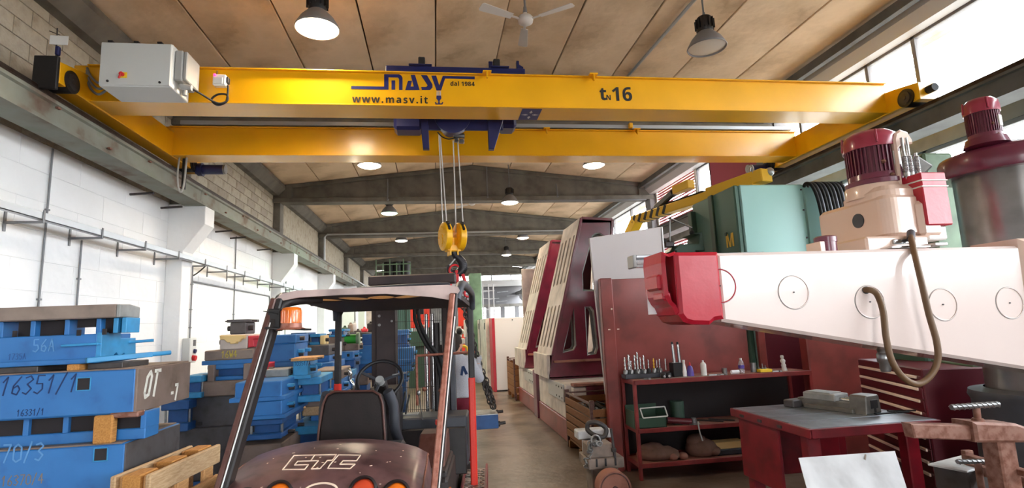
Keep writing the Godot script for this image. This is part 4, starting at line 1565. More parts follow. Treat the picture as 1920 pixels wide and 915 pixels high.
func build_forklift() -> void:
	lift_frame = Transform3D(Basis(Vector3.UP, -0.1), Vector3(-0.5, 0, -2.75))
	var o := thing("forklift", "dark forklift with an open cab, amber beacon and scratched brown hood, seen from behind", "forklift")
	var m := Mb.new()
	# hood
	var nu := 30
	var nsg := 28
	var grid := []
	for i in nsg + 1:
		var row := []
		for j in nu + 1:
			var u := -1.9 + 3.8 * j / nu
			row.append(hood_at(u, float(i) / nsg))
		grid.append(row)
	var norm := func(i: int, j: int) -> Vector3:
		var a: Vector3 = grid[mini(i + 1, nsg)][j] - grid[maxi(i - 1, 0)][j]
		var b: Vector3 = grid[i][mini(j + 1, nu)] - grid[i][maxi(j - 1, 0)]
		var n := a.cross(b).normalized()
		var from_mid: Vector3 = grid[i][j] - Vector3(-0.1, 0.6, -0.35)
		return n if n.dot(from_mid) > 0 else -n
	for i in nsg:
		for j in nu:
			var n00: Vector3 = norm.call(i, j)
			var n10: Vector3 = norm.call(i + 1, j)
			var n11: Vector3 = norm.call(i + 1, j + 1)
			var n01: Vector3 = norm.call(i, j + 1)
			m.tn(grid[i][j], grid[i + 1][j], grid[i + 1][j + 1], n00, n10, n11)
			m.tn(grid[i][j], grid[i + 1][j + 1], grid[i][j + 1], n00, n11, n01)
	var hood := part("hood", m, mats["maroon paint"], o)
	m = Mb.new()
	m.box2(Vector3(-0.58, 0.4, -0.62), Vector3(0.36, 1.1, -0.6), 0.0)
	part("hood_front", m, mats["guard dark"], hood)
	# worn edge of the hood
	m = Mb.new()
	for u in [-1.02, 1.02]:
		var pts := PackedVector3Array()
		for i in 15:
			pts.append(hood_at(u, 0.06 + 0.8 * i / 14.0) + Vector3(0, 0.002, 0))
		m.tube(pts, 0.006, 6)
	part("edge_trim", m, mats["worn bronze"], hood)
	# outlined letters on the hood, lying on the sheet
	m = Mb.new()
	var on_hood := func(px: float, py: float) -> Vector3:
		var p := Vector3()
		for q in 131:
			var z := 0.05 - q * 0.005
			p = lpt(410.0 + px / 4.068, 690.0 + py / 4.068, z)
			var sh := 0.0
			for t in 90:
				sh = 0.142 + 0.72 * t / 89.0
				if hood_at(0, sh).z >= z:
					break
			if p.y <= hood_at((p.x - hood_at(0, sh).x) / 0.49, sh).y:
				break
		return p + Vector3(0, 0.003, 0.001)
	var strokes := [
		[488, 780, 574, 672, 732, 668, 702, 712, 602, 716, 580, 744, 684, 742, 656, 778, 488, 780],
		[732, 668, 898, 665, 868, 708, 828, 710, 774, 772, 708, 774, 760, 712, 702, 712],
		[914, 667, 1082, 670, 1050, 712, 948, 712, 926, 738, 1040, 738, 1004, 771, 832, 770, 850, 740, 914, 667]]
	for s in strokes:
		for k in range(0, s.size() - 2, 2):
			var a: Vector3 = on_hood.call(s[k], s[k + 1])
			var b: Vector3 = on_hood.call(s[k + 2], s[k + 3])
			m.cyl(a, b, 0.0035, -1.0, 6)
	part("lettering", m, mats["cream line"], hood, "", true)
	# paint chips
	m = Mb.new()
	var rng := RandomNumberGenerator.new()
	rng.seed = 9
	for k in 26:
		var u := rng.randf_range(-0.95, 0.95)
		var p := hood_at(u, rng.randf_range(0.2, 0.62))
		m.box(p + Vector3(0, 0.0006, 0), Vector3(rng.randf_range(0.004, 0.014), 0.0016, rng.randf_range(0.003, 0.008)), 0.0, Basis(Vector3.UP, rng.randf() * 3) * Basis(Vector3.BACK, 0.12 * u * -1.0))
	bits("paint_chip", m, mats["cream line"], hood)
	# round rear lights
	for l in [[-0.37, 1, 1.105], [-0.22, 0, 1.13], [0.16, 1, 1.13], [0.31, 0, 1.105]]:
		var c := Vector3(l[0], l[2], 0.032)
		var xf := Transform3D(Basis(Vector3.RIGHT, 1.0), c)
		m = Mb.new()
		m.lathe(pv([0.066, -0.03, 0.066, 0.012, 0.056, 0.018, 0.052, 0.008, 0.052, -0.03]), xf, 28)
		var rim := part("light_rim", m, mats["lamp rim"], hood)
		m = Mb.new()
		m.lathe(pv([0.053, -0.03, 0.053, 0.006, 0.04, 0.016, 0.02, 0.02, 0.0, 0.021]), xf, 24)
		part("light_lens", m, mats["lamp amber"] if l[1] == 0 else mats["lamp red"], rim)
	m = Mb.new()
	var ov := PackedVector3Array()
	for q in 28:
		var a := TAU * q / 28
		ov.append(Transform3D(Basis(Vector3.RIGHT, 0.95), Vector3(-0.03, 1.14, 0.036)) * Vector3(cos(a) * 0.075, 0, sin(a) * 0.036))
	m.tube(ov, 0.005, 6, true)
	part("oval_badge", m, mats["cream line"], hood)
	# roof: thin curved rear fascia, plate with openings, side tubes
	m = Mb.new()
	var rim_pts := [lpt(512, 565, -0.34), lpt(530, 551, -0.34), lpt(556, 545, -0.34), lpt(700, 539, -0.34), lpt(840, 534, -0.34), lpt(859, 538, -0.34), lpt(862, 545, -0.34), lpt(850, 564, -0.34), lpt(810, 557, -0.34), lpt(725, 551, -0.34), lpt(640, 553, -0.34), lpt(560, 558, -0.34), lpt(514, 567, -0.34)]
	var pp := PackedVector2Array()
	for q in rim_pts:
		pp.append(Vector2(q.x, q.y))
	m.prism(pp, -0.015, 0.01, Transform3D(Basis(), Vector3(0, 0, -0.34)))
	var roof := part("roof", m, mats["roof pink"], o)
	m = Mb.new()
	var holes := []
	for h in [[-0.16, 0.10, -0.3], [0.03, 0.09, -0.1], [0.19, 0.09, 0.15], [0.36, 0.10, 0.4]]:
		var hp := PackedVector2Array()
		for k in 16:
			var a := TAU * k / 16
			var x: float = cos(a) * h[1] * 0.9
			var y := sin(a) * 0.16
			hp.append(Vector2(h[0] - 0.07 + x - y * h[2], 0.62 + y))
		holes.append(hp)
	# plate in its own plane: local x, and y = distance forward
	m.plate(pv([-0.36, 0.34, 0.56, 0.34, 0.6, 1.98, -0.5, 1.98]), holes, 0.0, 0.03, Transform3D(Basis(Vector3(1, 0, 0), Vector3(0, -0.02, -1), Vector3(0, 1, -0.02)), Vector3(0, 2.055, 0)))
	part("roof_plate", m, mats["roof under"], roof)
	for hp in holes:
		m = Mb.new()
		m.prism(hp, 0.006, 0.012, Transform3D(Basis(Vector3(1, 0, 0), Vector3(0, -0.02, -1), Vector3(0, 1, -0.02)), Vector3(0, 2.055, 0)))
		part("roof_pane", m, mats["roof pane"], roof)
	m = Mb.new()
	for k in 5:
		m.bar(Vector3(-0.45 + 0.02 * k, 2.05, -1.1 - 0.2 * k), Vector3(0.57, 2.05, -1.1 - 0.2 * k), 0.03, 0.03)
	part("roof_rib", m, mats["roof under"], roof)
	m = Mb.new()
	m.tube(curve([Vector3(0.585, 2.0, -0.35), Vector3(0.6, 2.075, -0.42), Vector3(0.61, 2.11, -0.7), Vector3(0.62, 2.12, -1.5), Vector3(0.62, 2.1, -1.85), Vector3(0.615, 2.0, -1.95)], 5), 0.026, 10)
	m.tube(curve([Vector3(-0.385, 2.0, -0.35), Vector3(-0.4, 2.06, -0.45), Vector3(-0.44, 2.08, -0.9), Vector3(-0.5, 2.08, -1.7), Vector3(-0.51, 2.05, -1.9), Vector3(-0.515, 1.95, -1.95)], 5), 0.026, 10)
	m.tube(curve([Vector3(-0.42, 2.13, -1.9), Vector3(-0.38, 2.2, -1.92), Vector3(0.36, 2.22, -1.92), Vector3(0.42, 2.19, -1.92), Vector3(0.45, 2.12, -1.9)], 5), 0.011, 8)
	part("roof_tube", m, mats["mast grey"], roof)
	# rear legs: dark inner bar, brown worn outer face
	for sd in [0, 1]:
		var top := Vector3(-0.37, 2.04, -0.36) if sd == 0 else Vector3(0.578, 2.03, -0.36)
		var bot := Vector3(-0.545, 1.02, -0.1) if sd == 0 else Vector3(0.475, 1.02, -0.1)
		m = Mb.new()
		var low := bot + (bot - top) * 0.0
		m.bar(top, bot, 0.034, 0.075, Vector3.BACK, 0.008)
		m.bar(bot + Vector3(0, 0.04, 0), bot + Vector3(0.0, -0.55, 0.0), 0.034, 0.08, Vector3.BACK, 0.008)
		var leg := part("rear_leg", m, mats["guard dark"], o)
		m = Mb.new()
		var dx := Vector3(-0.03, 0.004, 0.012) if sd == 0 else Vector3(-0.012, 0.0, 0.034)
		m.bar(top + dx, bot + dx, 0.03, 0.06, Vector3.BACK, 0.006)
		part("outer_face", m, mats["guard brown"] if sd == 0 else mats["worn bronze"], leg)
		m = Mb.new()
		var dw := Vector3(-0.008, 0, 0.042) if sd == 0 else Vector3(0.012, 0, 0.044)
		m.bar(top + dw + (bot - top) * 0.12, bot + dw, 0.006, 0.006, Vector3.BACK, 0.001)
		part("worn_edge", m, mats["white plastic"], leg)
	# knee where the left leg meets the roof
	m = Mb.new()
	m.tube(curve([Vector3(-0.4, 1.88, -0.34), Vector3(-0.37, 2.0, -0.36), Vector3(-0.31, 2.035, -0.4), Vector3(-0.2, 2.045, -0.5)], 6), 0.028, 10)
	part("roof_knee", m, mats["guard dark"], roof)
	# front legs, red below
	for sd in [-1, 1]:
		var x := -0.5 if sd < 0 else 0.595
		m = Mb.new()
		m.bar(Vector3(x + 0.005, 2.05, -1.95), Vector3(x, 1.42, -1.95), 0.05, 0.045, Vector3.BACK, 0.01)
		if sd < 0:
			m.tube(curve([Vector3(-0.36, 2.05, -1.8), Vector3(-0.44, 2.05, -1.9), Vector3(-0.49, 2.0, -1.95), Vector3(-0.5, 1.9, -1.95)], 5), 0.025, 8)
		var leg := part("front_leg", m, mats["guard dark"], o)
		m = Mb.new()
		m.bar(Vector3(x, 1.44, -1.95), Vector3(x - 0.005, 0.5, -1.95), 0.055, 0.055, Vector3.BACK, 0.01)
		part("lower_leg", m, mats["truck red"], leg)
		m = Mb.new()
		m.box(Vector3(x + 0.03, 1.72, -1.93), Vector3(0.012, 0.11, 0.02), 0.002)
		if sd < 0:
			part("sticker", m, mats["white plastic"], leg)
	# beacon on its bracket
	m = Mb.new()
	m.box(Vector3(-0.385, 1.93, -0.32), Vector3(0.07, 0.12, 0.05), 0.006)
	m.bar(Vector3(-0.42, 1.89, -0.31), Vector3(-0.2, 1.872, -0.29), 0.08, 0.01)
	m.bar(Vector3(-0.44, 1.98, -0.31), Vector3(-0.36, 1.96, -0.3), 0.03, 0.004)
	var bb := part("beacon_bracket", m, mats["black"], o)
	m = Mb.new()
	var bxf := Transform3D(Basis(), Vector3(-0.29, 1.875, -0.29))
	m.lathe(pv([0.0, 0.0, 0.075, 0.0, 0.07, 0.006, 0.055, 0.01, 0.052, 0.034, 0.0, 0.034]), bxf, 28)
	var bs := part("beacon_base", m, mats["worn bronze"], bb)
	m = Mb.new()
	m.lathe(pv([0.05, 0.034, 0.051, 0.1, 0.046, 0.114, 0.03, 0.119, 0.0, 0.12]), bxf, 28)
	for k in 16:
		var a := TAU * k / 16
		m.cyl(bxf * Vector3(cos(a) * 0.05, 0.036, sin(a) * 0.05), bxf * Vector3(cos(a) * 0.05, 0.1, sin(a) * 0.05), 0.003, -1.0, 6)
	part("beacon_dome", m, mats["lamp amber"], bb)
	# seat
	m = Mb.new()
	var sx := -0.135
	var bp := pv([sx - 0.225, 1.02, sx + 0.215, 1.02, sx + 0.21, 1.2, sx + 0.195, 1.38, sx + 0.175, 1.44, sx + 0.13, 1.468, sx - 0.12, 1.475, sx - 0.165, 1.455, sx - 0.19, 1.4, sx - 0.21, 1.25])
	var bxs := Transform3D(Basis(), Vector3(0, 1.25, -0.99)) * Transform3D(Basis(Vector3.RIGHT, -0.1), Vector3()) * Transform3D(Basis(), Vector3(0, -1.25, 0))
	m.prism(bp, -0.045, 0.045, bxs, 0.02)
	var seat := part("backrest", m, mats["seat vinyl"], o)
	m = Mb.new()
	var edge := PackedVector3Array()
	for q in bp:
		edge.append(bxs * Vector3(q.x * 0.985 + sx * 0.015, q.y - 0.003, 0.042))
	m.tube(edge, 0.008, 6, true)
	part("piping", m, mats["guard brown"], seat)
	m = Mb.new()
	for s in [-1.0, 1.0]:
		m.tube(curve([Vector3(sx + s * 0.2, 1.45, -1.09), Vector3(sx + s * 0.23, 1.35, -1.13), Vector3(sx + s * 0.235, 1.2, -1.15), Vector3(sx + s * 0.25, 1.08, -1.25), Vector3(sx + s * 0.24, 1.02, -1.4)], 5), 0.035, 8)
	part("side_bolster", m, mats["mast grey"], seat)
	m = Mb.new()
	m.box(Vector3(sx, 0.98, -1.28), Vector3(0.46, 0.12, 0.44), 0.04)
	part("seat_cushion", m, mats["seat vinyl"], o)
	m = Mb.new()
	m.box(Vector3(0.13, 1.11, -0.96), Vector3(0.13, 0.08, 0.12), 0.03)
	m.box(Vector3(0.06, 1.12, -0.95), Vector3(0.02, 0.1, 0.03), 0.005)
	part("arm_rest", m, mats["mast grey"], o)
	m = Mb.new()
	m.box(Vector3(0.08, 1.055, -0.8), Vector3(0.2, 0.025, 0.05), 0.006)
	part("warning_strip", m, mats["sign yellow"], o)
	# steering wheel
	var wc := Vector3(-0.07, 1.49, -1.5)
	var wn := Vector3(0.0, 0.62, 0.78).normalized()
	m = Mb.new()
	m.ring(wc, wn, 0.165, 0.013, 36, 10)
	var wheel := part("steering_wheel", m, mats["black"], o)
	m = Mb.new()
	var wx := Vector3.RIGHT
	var wy := wn.cross(wx)
	for a in [1.75, 3.6, 6.0]:
		var d: Vector3 = wx * cos(a) - wy * sin(a)
		m.bar(wc - wn * 0.02, wc + d * 0.16, 0.022, 0.01, wn)
	part("spoke", m, mats["mast grey"], wheel)
	m = Mb.new()
	m.cyl(wc - wn * 0.03, wc + wn * 0.008, 0.036, 0.03, 20)
	part("hub", m, mats["box grey"], wheel)
	m = Mb.new()
	m.ball(wc + (wx * cos(1.75) - wy * sin(1.75)) * -0.0 + wx * -0.06 + wy * -0.15 + wn * 0.03, Vector3(0.022, 0.022, 0.022), 12)
	part("steering_knob", m, mats["mast grey"], wheel)
	m = Mb.new()
	m.bar(wc - wn * 0.03, Vector3(-0.08, 1.15, -1.85), 0.09, 0.07, Vector3.BACK, 0.01)
	m.box(Vector3(-0.09, 1.2, -1.85), Vector3(0.24, 0.42, 0.2), 0.02)
	part("steering_column", m, mats["guard dark"], o)
	m = Mb.new()
	for q in [[0.1, 1.38, 1.22], [0.13, 1.36, 1.2]]:
		m.cyl(Vector3(q[0], q[1], -1.62), Vector3(q[0] - 0.05, q[2], -1.75), 0.008, -1.0, 8)
	m.cyl(Vector3(0.02, 1.52, -1.52), Vector3(0.12, 1.53, -1.54), 0.006, -1.0, 8)
	m.ball(Vector3(0.19, 1.36, -1.7), Vector3(0.016, 0.022, 0.016), 10)
	m.cyl(Vector3(0.19, 1.34, -1.7), Vector3(0.21, 1.15, -1.75), 0.005, -1.0, 8)
	part("control_lever", m, mats["steel"], o)
	# cowl in front of the driver
	m = Mb.new()
	m.box2(Vector3(-0.14, 0.75, -2.25), Vector3(0.55, 1.14, -1.9), 0.012)
	m.box2(Vector3(-0.5, 0.75, -2.2), Vector3(-0.14, 1.0, -1.9), 0.012)
	var cowl := part("cowl", m, mats["mast grey"], o)
	m = Mb.new()
	m.box2(Vector3(0.0, 1.139, -2.16), Vector3(0.13, 1.15, -2.06), 0.004)
	part("instrument_lid", m, mats["box grey"], cowl)
	m = Mb.new()
	m.box2(Vector3(-0.14, 0.7, -1.9), Vector3(0.54, 1.06, -1.86), 0.01)
	part("dash_face", m, mats["guard dark"], cowl)
	# side console with red knob
	m = Mb.new()
	m.prism(pv([-0.62, 0.75, -0.62, 1.03, -0.75, 1.1, -0.88, 1.2, -1.05, 1.2, -1.1, 1.1, -1.1, 0.75]), 0.3, 0.47, Transform3D(Basis(Vector3(0, 0, 1), Vector3.UP, Vector3(-1, 0, 0)).inverse(), Vector3()), 0.008)
	m.v = PackedVector3Array(); m.n = PackedVector3Array()
	m.prism(pv([0.62, 0.75, 0.62, 1.03, 0.75, 1.1, 0.88, 1.2, 1.05, 1.2, 1.1, 1.1, 1.1, 0.75]), 0.3, 0.47, Transform3D(Basis(Vector3(0, 0, -1), Vector3.UP, Vector3(1, 0, 0)), Vector3()), 0.008)
	var cs := part("side_console", m, mats["guard brown"], o)
	m = Mb.new()
	m.cyl(Vector3(0.42, 1.2, -0.95), Vector3(0.42, 1.25, -0.95), 0.012, -1.0, 12)
	m.lathe(pv([0.0, 0.05, 0.026, 0.05, 0.03, 0.062, 0.028, 0.08, 0.0, 0.086]), Transform3D(Basis(), Vector3(0.42, 1.19, -0.95)), 18)
	part("stop_knob", m, mats["truck red"], cs)
	m = Mb.new()
	m.box2(Vector3(0.34, 0.62, -1.15), Vector3(0.5, 1.02, -0.5), 0.015)
	m.box2(Vector3(0.36, 1.0, -1.1), Vector3(0.49, 1.05, -0.56), 0.01)
	var fen := part("fender", m, mats["guard dark"], o)
	m = Mb.new()
	m.box2(Vector3(0.485, 0.82, -0.62), Vector3(0.51, 0.95, -0.54), 0.004)
	part("reflector", m, mats["lamp amber"], fen)
	# step with chequer plate
	m = Mb.new()
	m.box2(Vector3(0.50, 0.55, -2.45), Vector3(0.68, 0.595, -1.35), 0.004)
	var st := part("step", m, mats["chequer"], o)
	m = Mb.new()
	for i in 18:
		for j in 4:
			var sgn := 1.0 if (i + j) % 2 == 0 else -1.0
			m.box(Vector3(0.53 + j * 0.04, 0.597, -1.4 - i * 0.058), Vector3(0.04, 0.006, 0.011), 0.002, Basis(Vector3.UP, sgn * 0.7))
	bits("chequer_rib", m, mats["bright steel"], st)
	m = Mb.new()
	m.box2(Vector3(0.485, 0.5, -2.47), Vector3(0.505, 0.615, -1.3), 0.004)
	m.box2(Vector3(0.675, 0.5, -2.47), Vector3(0.695, 0.63, -1.3), 0.004)
	part("step_rail", m, mats["table red"], st)
	# chassis and wheels
	m = Mb.new()
	m.box2(Vector3(-0.5, 0.25, -2.3), Vector3(0.45, 0.75, -0.6), 0.02)
	m.box2(Vector3(-0.5, 0.2, -0.62), Vector3(0.4, 0.7, 0.03), 0.04)
	m.box2(Vector3(0.4, 0.5, -1.5), Vector3(0.6, 0.55, -1.38), 0.01)
	part("chassis", m, mats["guard dark"], o)
	for w in [[-0.45, 0.3, -0.35, 0.27, 0.16], [0.4, 0.3, -0.35, 0.27, 0.16], [-0.5, 0.34, -2.05, 0.34, 0.2], [0.53, 0.3, -2.2, 0.3, 0.18]]:
		m = Mb.new()
		var xf := Transform3D(Basis(Vector3.BACK, PI / 2), Vector3(w[0], w[1], w[2]))
		var hw: float = w[4] * 0.5
		var R: float = w[3]
		m.lathe(pv([R * 0.55, -hw, R * 0.9, -hw, R, -hw * 0.75, R, hw * 0.75, R * 0.9, hw, R * 0.55, hw, R * 0.5, hw * 0.6, R * 0.5, -hw * 0.6, R * 0.55, -hw]), xf, 32)
		var ty := part("tyre", m, mats["rubber"], o)
		m = Mb.new()
		m.lathe(pv([0.0, -hw * 0.6, R * 0.52, -hw * 0.6, R * 0.52, hw * 0.6, 0.0, hw * 0.6]), xf, 24)
		part("rim", m, mats["truck red"], ty)
	# mast
	m = Mb.new()
	m.box2(Vector3(-0.26, 0.1, -2.42), Vector3(-0.085, 2.24, -2.28), 0.008)
	m.box2(Vector3(-0.30, 0.1, -2.36), Vector3(-0.26, 2.22, -2.3), 0.004)
	var mast := part("mast_channel", m, mats["mast brown"], o)
	m = Mb.new()
	for y in [1.98, 1.9, 1.1]:
		m.cyl(Vector3(-0.225, y, -2.28), Vector3(-0.225, y, -2.265), 0.012, -1.0, 10)
	m.cyl(Vector3(-0.115, 1.93, -2.28), Vector3(-0.115, 1.93, -2.27), 0.01, -1.0, 10)
	part("bolt", m, mats["steel"], mast)
	m = Mb.new()
	m.box2(Vector3(0.33, 0.1, -2.42), Vector3(0.385, 2.24, -2.28), 0.008)
	part("mast_channel", m, mats["mast brown"], o)
	m = Mb.new()
	m.box2(Vector3(0.388, 0.1, -2.44), Vector3(0.435, 2.16, -2.3), 0.008)
	m.bar(Vector3(0.4, 2.05, -2.28), Vector3(0.36, 1.6, -2.27), 0.02, 0.02)
	part("mast_channel", m, mats["mast grey"], o)
	m = Mb.new()
	m.box2(Vector3(-0.33, 2.255, -2.45), Vector3(0.46, 2.345, -2.3), 0.01)
	m.box2(Vector3(-0.26, 2.14, -2.4), Vector3(0.4, 2.2, -2.33), 0.008)
	for x in [-0.2, 0.0, 0.3]:
		m.box2(Vector3(x - 0.04, 2.18, -2.4), Vector3(x + 0.04, 2.27, -2.32), 0.006)
	part("mast_crosshead", m, mats["mast brown"], o)
	m = Mb.new()
	for q in [0.185, 0.24]:
		m.cyl(Vector3(q, 0.4, -2.33), Vector3(q, 1.98, -2.33), 0.016, -1.0, 12)
	part("chrome_rod", m, mats["bright steel"], o)
	m = Mb.new()
	m.cyl(Vector3(0.29, 0.3, -2.4), Vector3(0.29, 1.7, -2.4), 0.03, -1.0, 14)
	m.cyl(Vector3(0.27, 0.3, -2.34), Vector3(0.27, 1.9, -2.34), 0.035, -1.0, 14)
	m.cyl(Vector3(0.13, 1.98, -2.3), Vector3(0.13, 2.12, -2.3), 0.04, -1.0, 14)
	part("lift_cylinder", m, mats["guard dark"], o)
	for q in [0.0, 0.035]:
		m = Mb.new()
		m.tube(curve([Vector3(0.095 + q, 2.1, -2.26), Vector3(0.095 + q, 1.95, -2.24), Vector3(0.13 + q, 1.84, -2.23), Vector3(0.2 + q, 1.7, -2.22), Vector3(0.28 + q, 1.58, -2.23), Vector3(0.31 + q, 1.4, -2.25)], 6), 0.016, 8)
		part("hydraulic_hose", m, mats["rubber"], o)
	m = Mb.new()
	m.cyl(Vector3(0.11, 1.62, -2.2), Vector3(0.62, 1.63, -2.2), 0.012, -1.0, 10)
	m.cyl(Vector3(0.11, 1.62, -2.2), Vector3(0.11, 1.2, -2.2), 0.012, -1.0, 10)
	part("grab_rail", m, mats["worn bronze"], o)
	m = Mb.new()
	for p in [[0.17, 1.33], [0.31, 1.31]]:
		m.ball(Vector3(p[0], p[1], -2.24), Vector3(0.022, 0.022, 0.022), 10)
	part("cap", m, mats["worn bronze"], o)
	# wire guard between the mast channels
	m = Mb.new()
	for k in 24:
		var x := -0.08 + 0.41 * k / 23.0
		m.box(Vector3(x, 1.64, -2.235), Vector3(0.004, 1.0, 0.004), 0.0)
	for k in 6:
		m.box(Vector3(0.125, 1.16 + 0.19 * k, -2.231), Vector3(0.41, 0.004, 0.004), 0.0)
	bits("wire_guard", m, mats["guard dark"], o)
	# carriage and forks
	m = Mb.new()
	m.box2(Vector3(-0.35, 0.2, -2.5), Vector3(0.55, 0.3, -2.44), 0.008)
	m.box2(Vector3(-0.35, 0.55, -2.5), Vector3(0.55, 0.65, -2.44), 0.008)
	part("carriage", m, mats["guard dark"], o)
	for x in [-0.2, 0.35]:
		m = Mb.new()
		m.box2(Vector3(x, 0.08, -2.54), Vector3(x + 0.1, 0.7, -2.5), 0.006)
		m.box2(Vector3(x, 0.06, -3.5), Vector3(x + 0.1, 0.1, -2.5), 0.006)
		part("fork", m, mats["guard dark"], o)
	o.transform = lift_frame

# ---------------------------------------------------------------- steel stacks on the left
# a steel piece given by the rectangle that its front face covers in the photograph, its distance z and its depth back
func extent(r: Array, z: float) -> Array:
	var a := at(r[0], (r[2] + r[3]) * 0.5, z)
	var b := at(r[1], (r[2] + r[3]) * 0.5, z)
	var t := at((r[0] + r[1]) * 0.5, r[2], z)
	var u := at((r[0] + r[1]) * 0.5, r[3], z)
	return [a.x, b.x, u.y, t.y]

func steel(kind: String, r: Array, z: float, d: float, col: String, label: String, group := "", yy: Array = []) -> Node3D:
	var e := extent(r, z)
	var x0: float = e[0]
	var x1: float = e[1]
	var y0: float = e[2] if yy.is_empty() else yy[0]
	var y1: float = e[3] if yy.is_empty() else yy[1]
	var M: Material = mats[col]
	var o := thing("steel_plate" if kind == "plate" else ("steel_block" if kind == "block" else ("steel_timber" if kind == "spacer" else "press_die")), label, "steel plate" if kind == "plate" else ("steel block" if kind == "block" else "press die"), Vector3((x0 + x1) * 0.5, y0, -z - d * 0.5), group)
	var m := Mb.new()
	var h := y1 - y0
	var w := x1 - x0
	match kind:
		"plate", "block":
			m.box2(Vector3(x0, y0, -z - d), Vector3(x1, y1, -z), minf(0.008, h * 0.1))
			part("body", m, M, o)
			if col.begins_with("die blue") and h > 0.1 and z > 4.0:
				m = Mb.new()
				m.box2(Vector3(x0 - 0.03, y0, -z - d), Vector3(x1 + 0.03, y0 + h * 0.22, -z + 0.025), 0.004)
				part("base_flange", m, M, o)
				for q in [0.2, 0.75]:
					m = Mb.new()
					m.box2(Vector3(x1 - 0.01, y0 + h * 0.55, -z - d * q - 0.06), Vector3(x1 + 0.05, y0 + h * 0.72, -z - d * q), 0.006)
					part("side_lug", m, mats["die blue bright"], o)
			if z < 4.0:
				return o
			m = Mb.new()
			m.cyl(Vector3(x1 - 0.01, y0 + h * 0.5, -z - d * 0.3), Vector3(x1 + 0.04, y0 + h * 0.5, -z - d * 0.3), minf(0.022, h * 0.25), -1.0, 12)
			m.cyl(Vector3(x0 + 0.01, y0 + h * 0.5, -z - d * 0.3), Vector3(x0 - 0.04, y0 + h * 0.5, -z - d * 0.3), minf(0.022, h * 0.25), -1.0, 12)
			part("lifting_pin", m, mats["dark steel"], o)
		"die":
			m.box2(Vector3(x0, y0, -z - d), Vector3(x1, y0 + h * 0.26, -z), minf(0.006, h * 0.06))
			part("lower_plate", m, M, o)
			m = Mb.new()
			m.box2(Vector3(x0, y1 - h * 0.3, -z - d), Vector3(x1, y1, -z), minf(0.006, h * 0.06))
			part("upper_plate", m, M, o)
			m = Mb.new()
			m.box2(Vector3(x0 + w * 0.12, y0 + h * 0.2, -z - d * 0.85), Vector3(x1 - w * 0.14, y1 - h * 0.2, -z - d * 0.12), 0.004)
			part("tool_body", m, mats["die blue deep"] if col.begins_with("die blue") else mats["plate dark"], o)
			m = Mb.new()
			for sx in [0.06, 0.94]:
				for sz in [0.1, 0.9]:
					m.cyl(Vector3(x0 + w * sx, y0 + h * 0.2, -z - d * sz), Vector3(x0 + w * sx, y1 - h * 0.2, -z - d * sz), minf(0.035, w * 0.04), -1.0, 12)
			part("guide_post", m, mats["steel"], o)
			m = Mb.new()
			for q in [0.28, 0.72]:
				m.cyl(Vector3(x1 - 0.01, y0 + h * 0.13, -z - d * q), Vector3(x1 + 0.05, y0 + h * 0.13, -z - d * q), minf(0.024, h * 0.1), -1.0, 12)
			part("lifting_pin", m, mats["dark steel"], o)
		"frame":
			m.box2(Vector3(x0, y0, -z - d), Vector3(x1, y0 + h * 0.4, -z), 0.004)
			part("base_rail", m, M, o)
			var n := maxi(2, int(round(w / 0.19)))
			for k in n + 1:
				m = Mb.new()
				var x := lerpf(x0 + 0.012, x1 - 0.012, float(k) / n)
				m.box2(Vector3(x - 0.012, y0 + h * 0.38, -z - d), Vector3(x + 0.012, y1, -z), 0.002)
				part("rib", m, M, o)
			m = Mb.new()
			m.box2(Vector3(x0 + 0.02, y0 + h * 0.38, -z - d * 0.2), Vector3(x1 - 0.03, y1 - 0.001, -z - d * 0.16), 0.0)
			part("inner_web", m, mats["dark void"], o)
	return o

func square_hole(o: Node3D, px: float, py: float, z: float, s: float) -> void:
	# a square socket let into the face: raised rim and a dark recess
	var c := at(px, py, z)
	c.z = -z
	var m := Mb.new()
	for k in 4:
		var d := Vector3(0, 1, 0).rotated(Vector3.BACK, k * PI / 2)
		var t := Vector3(1, 0, 0).rotated(Vector3.BACK, k * PI / 2)
		m.box(c + d * s * 0.55, Vector3(absf(t.x) * s * 1.2 + absf(d.x) * s * 0.1, absf(t.y) * s * 1.2 + absf(d.y) * s * 0.1, 0.008), 0.001)
	part("socket_rim", m, mats["die blue bright"], o)
	m = Mb.new()
	m.box(c + Vector3(0, 0, -0.001), Vector3(s, s, 0.004), 0.0)
	part("socket", m, mats["dark void"], o)

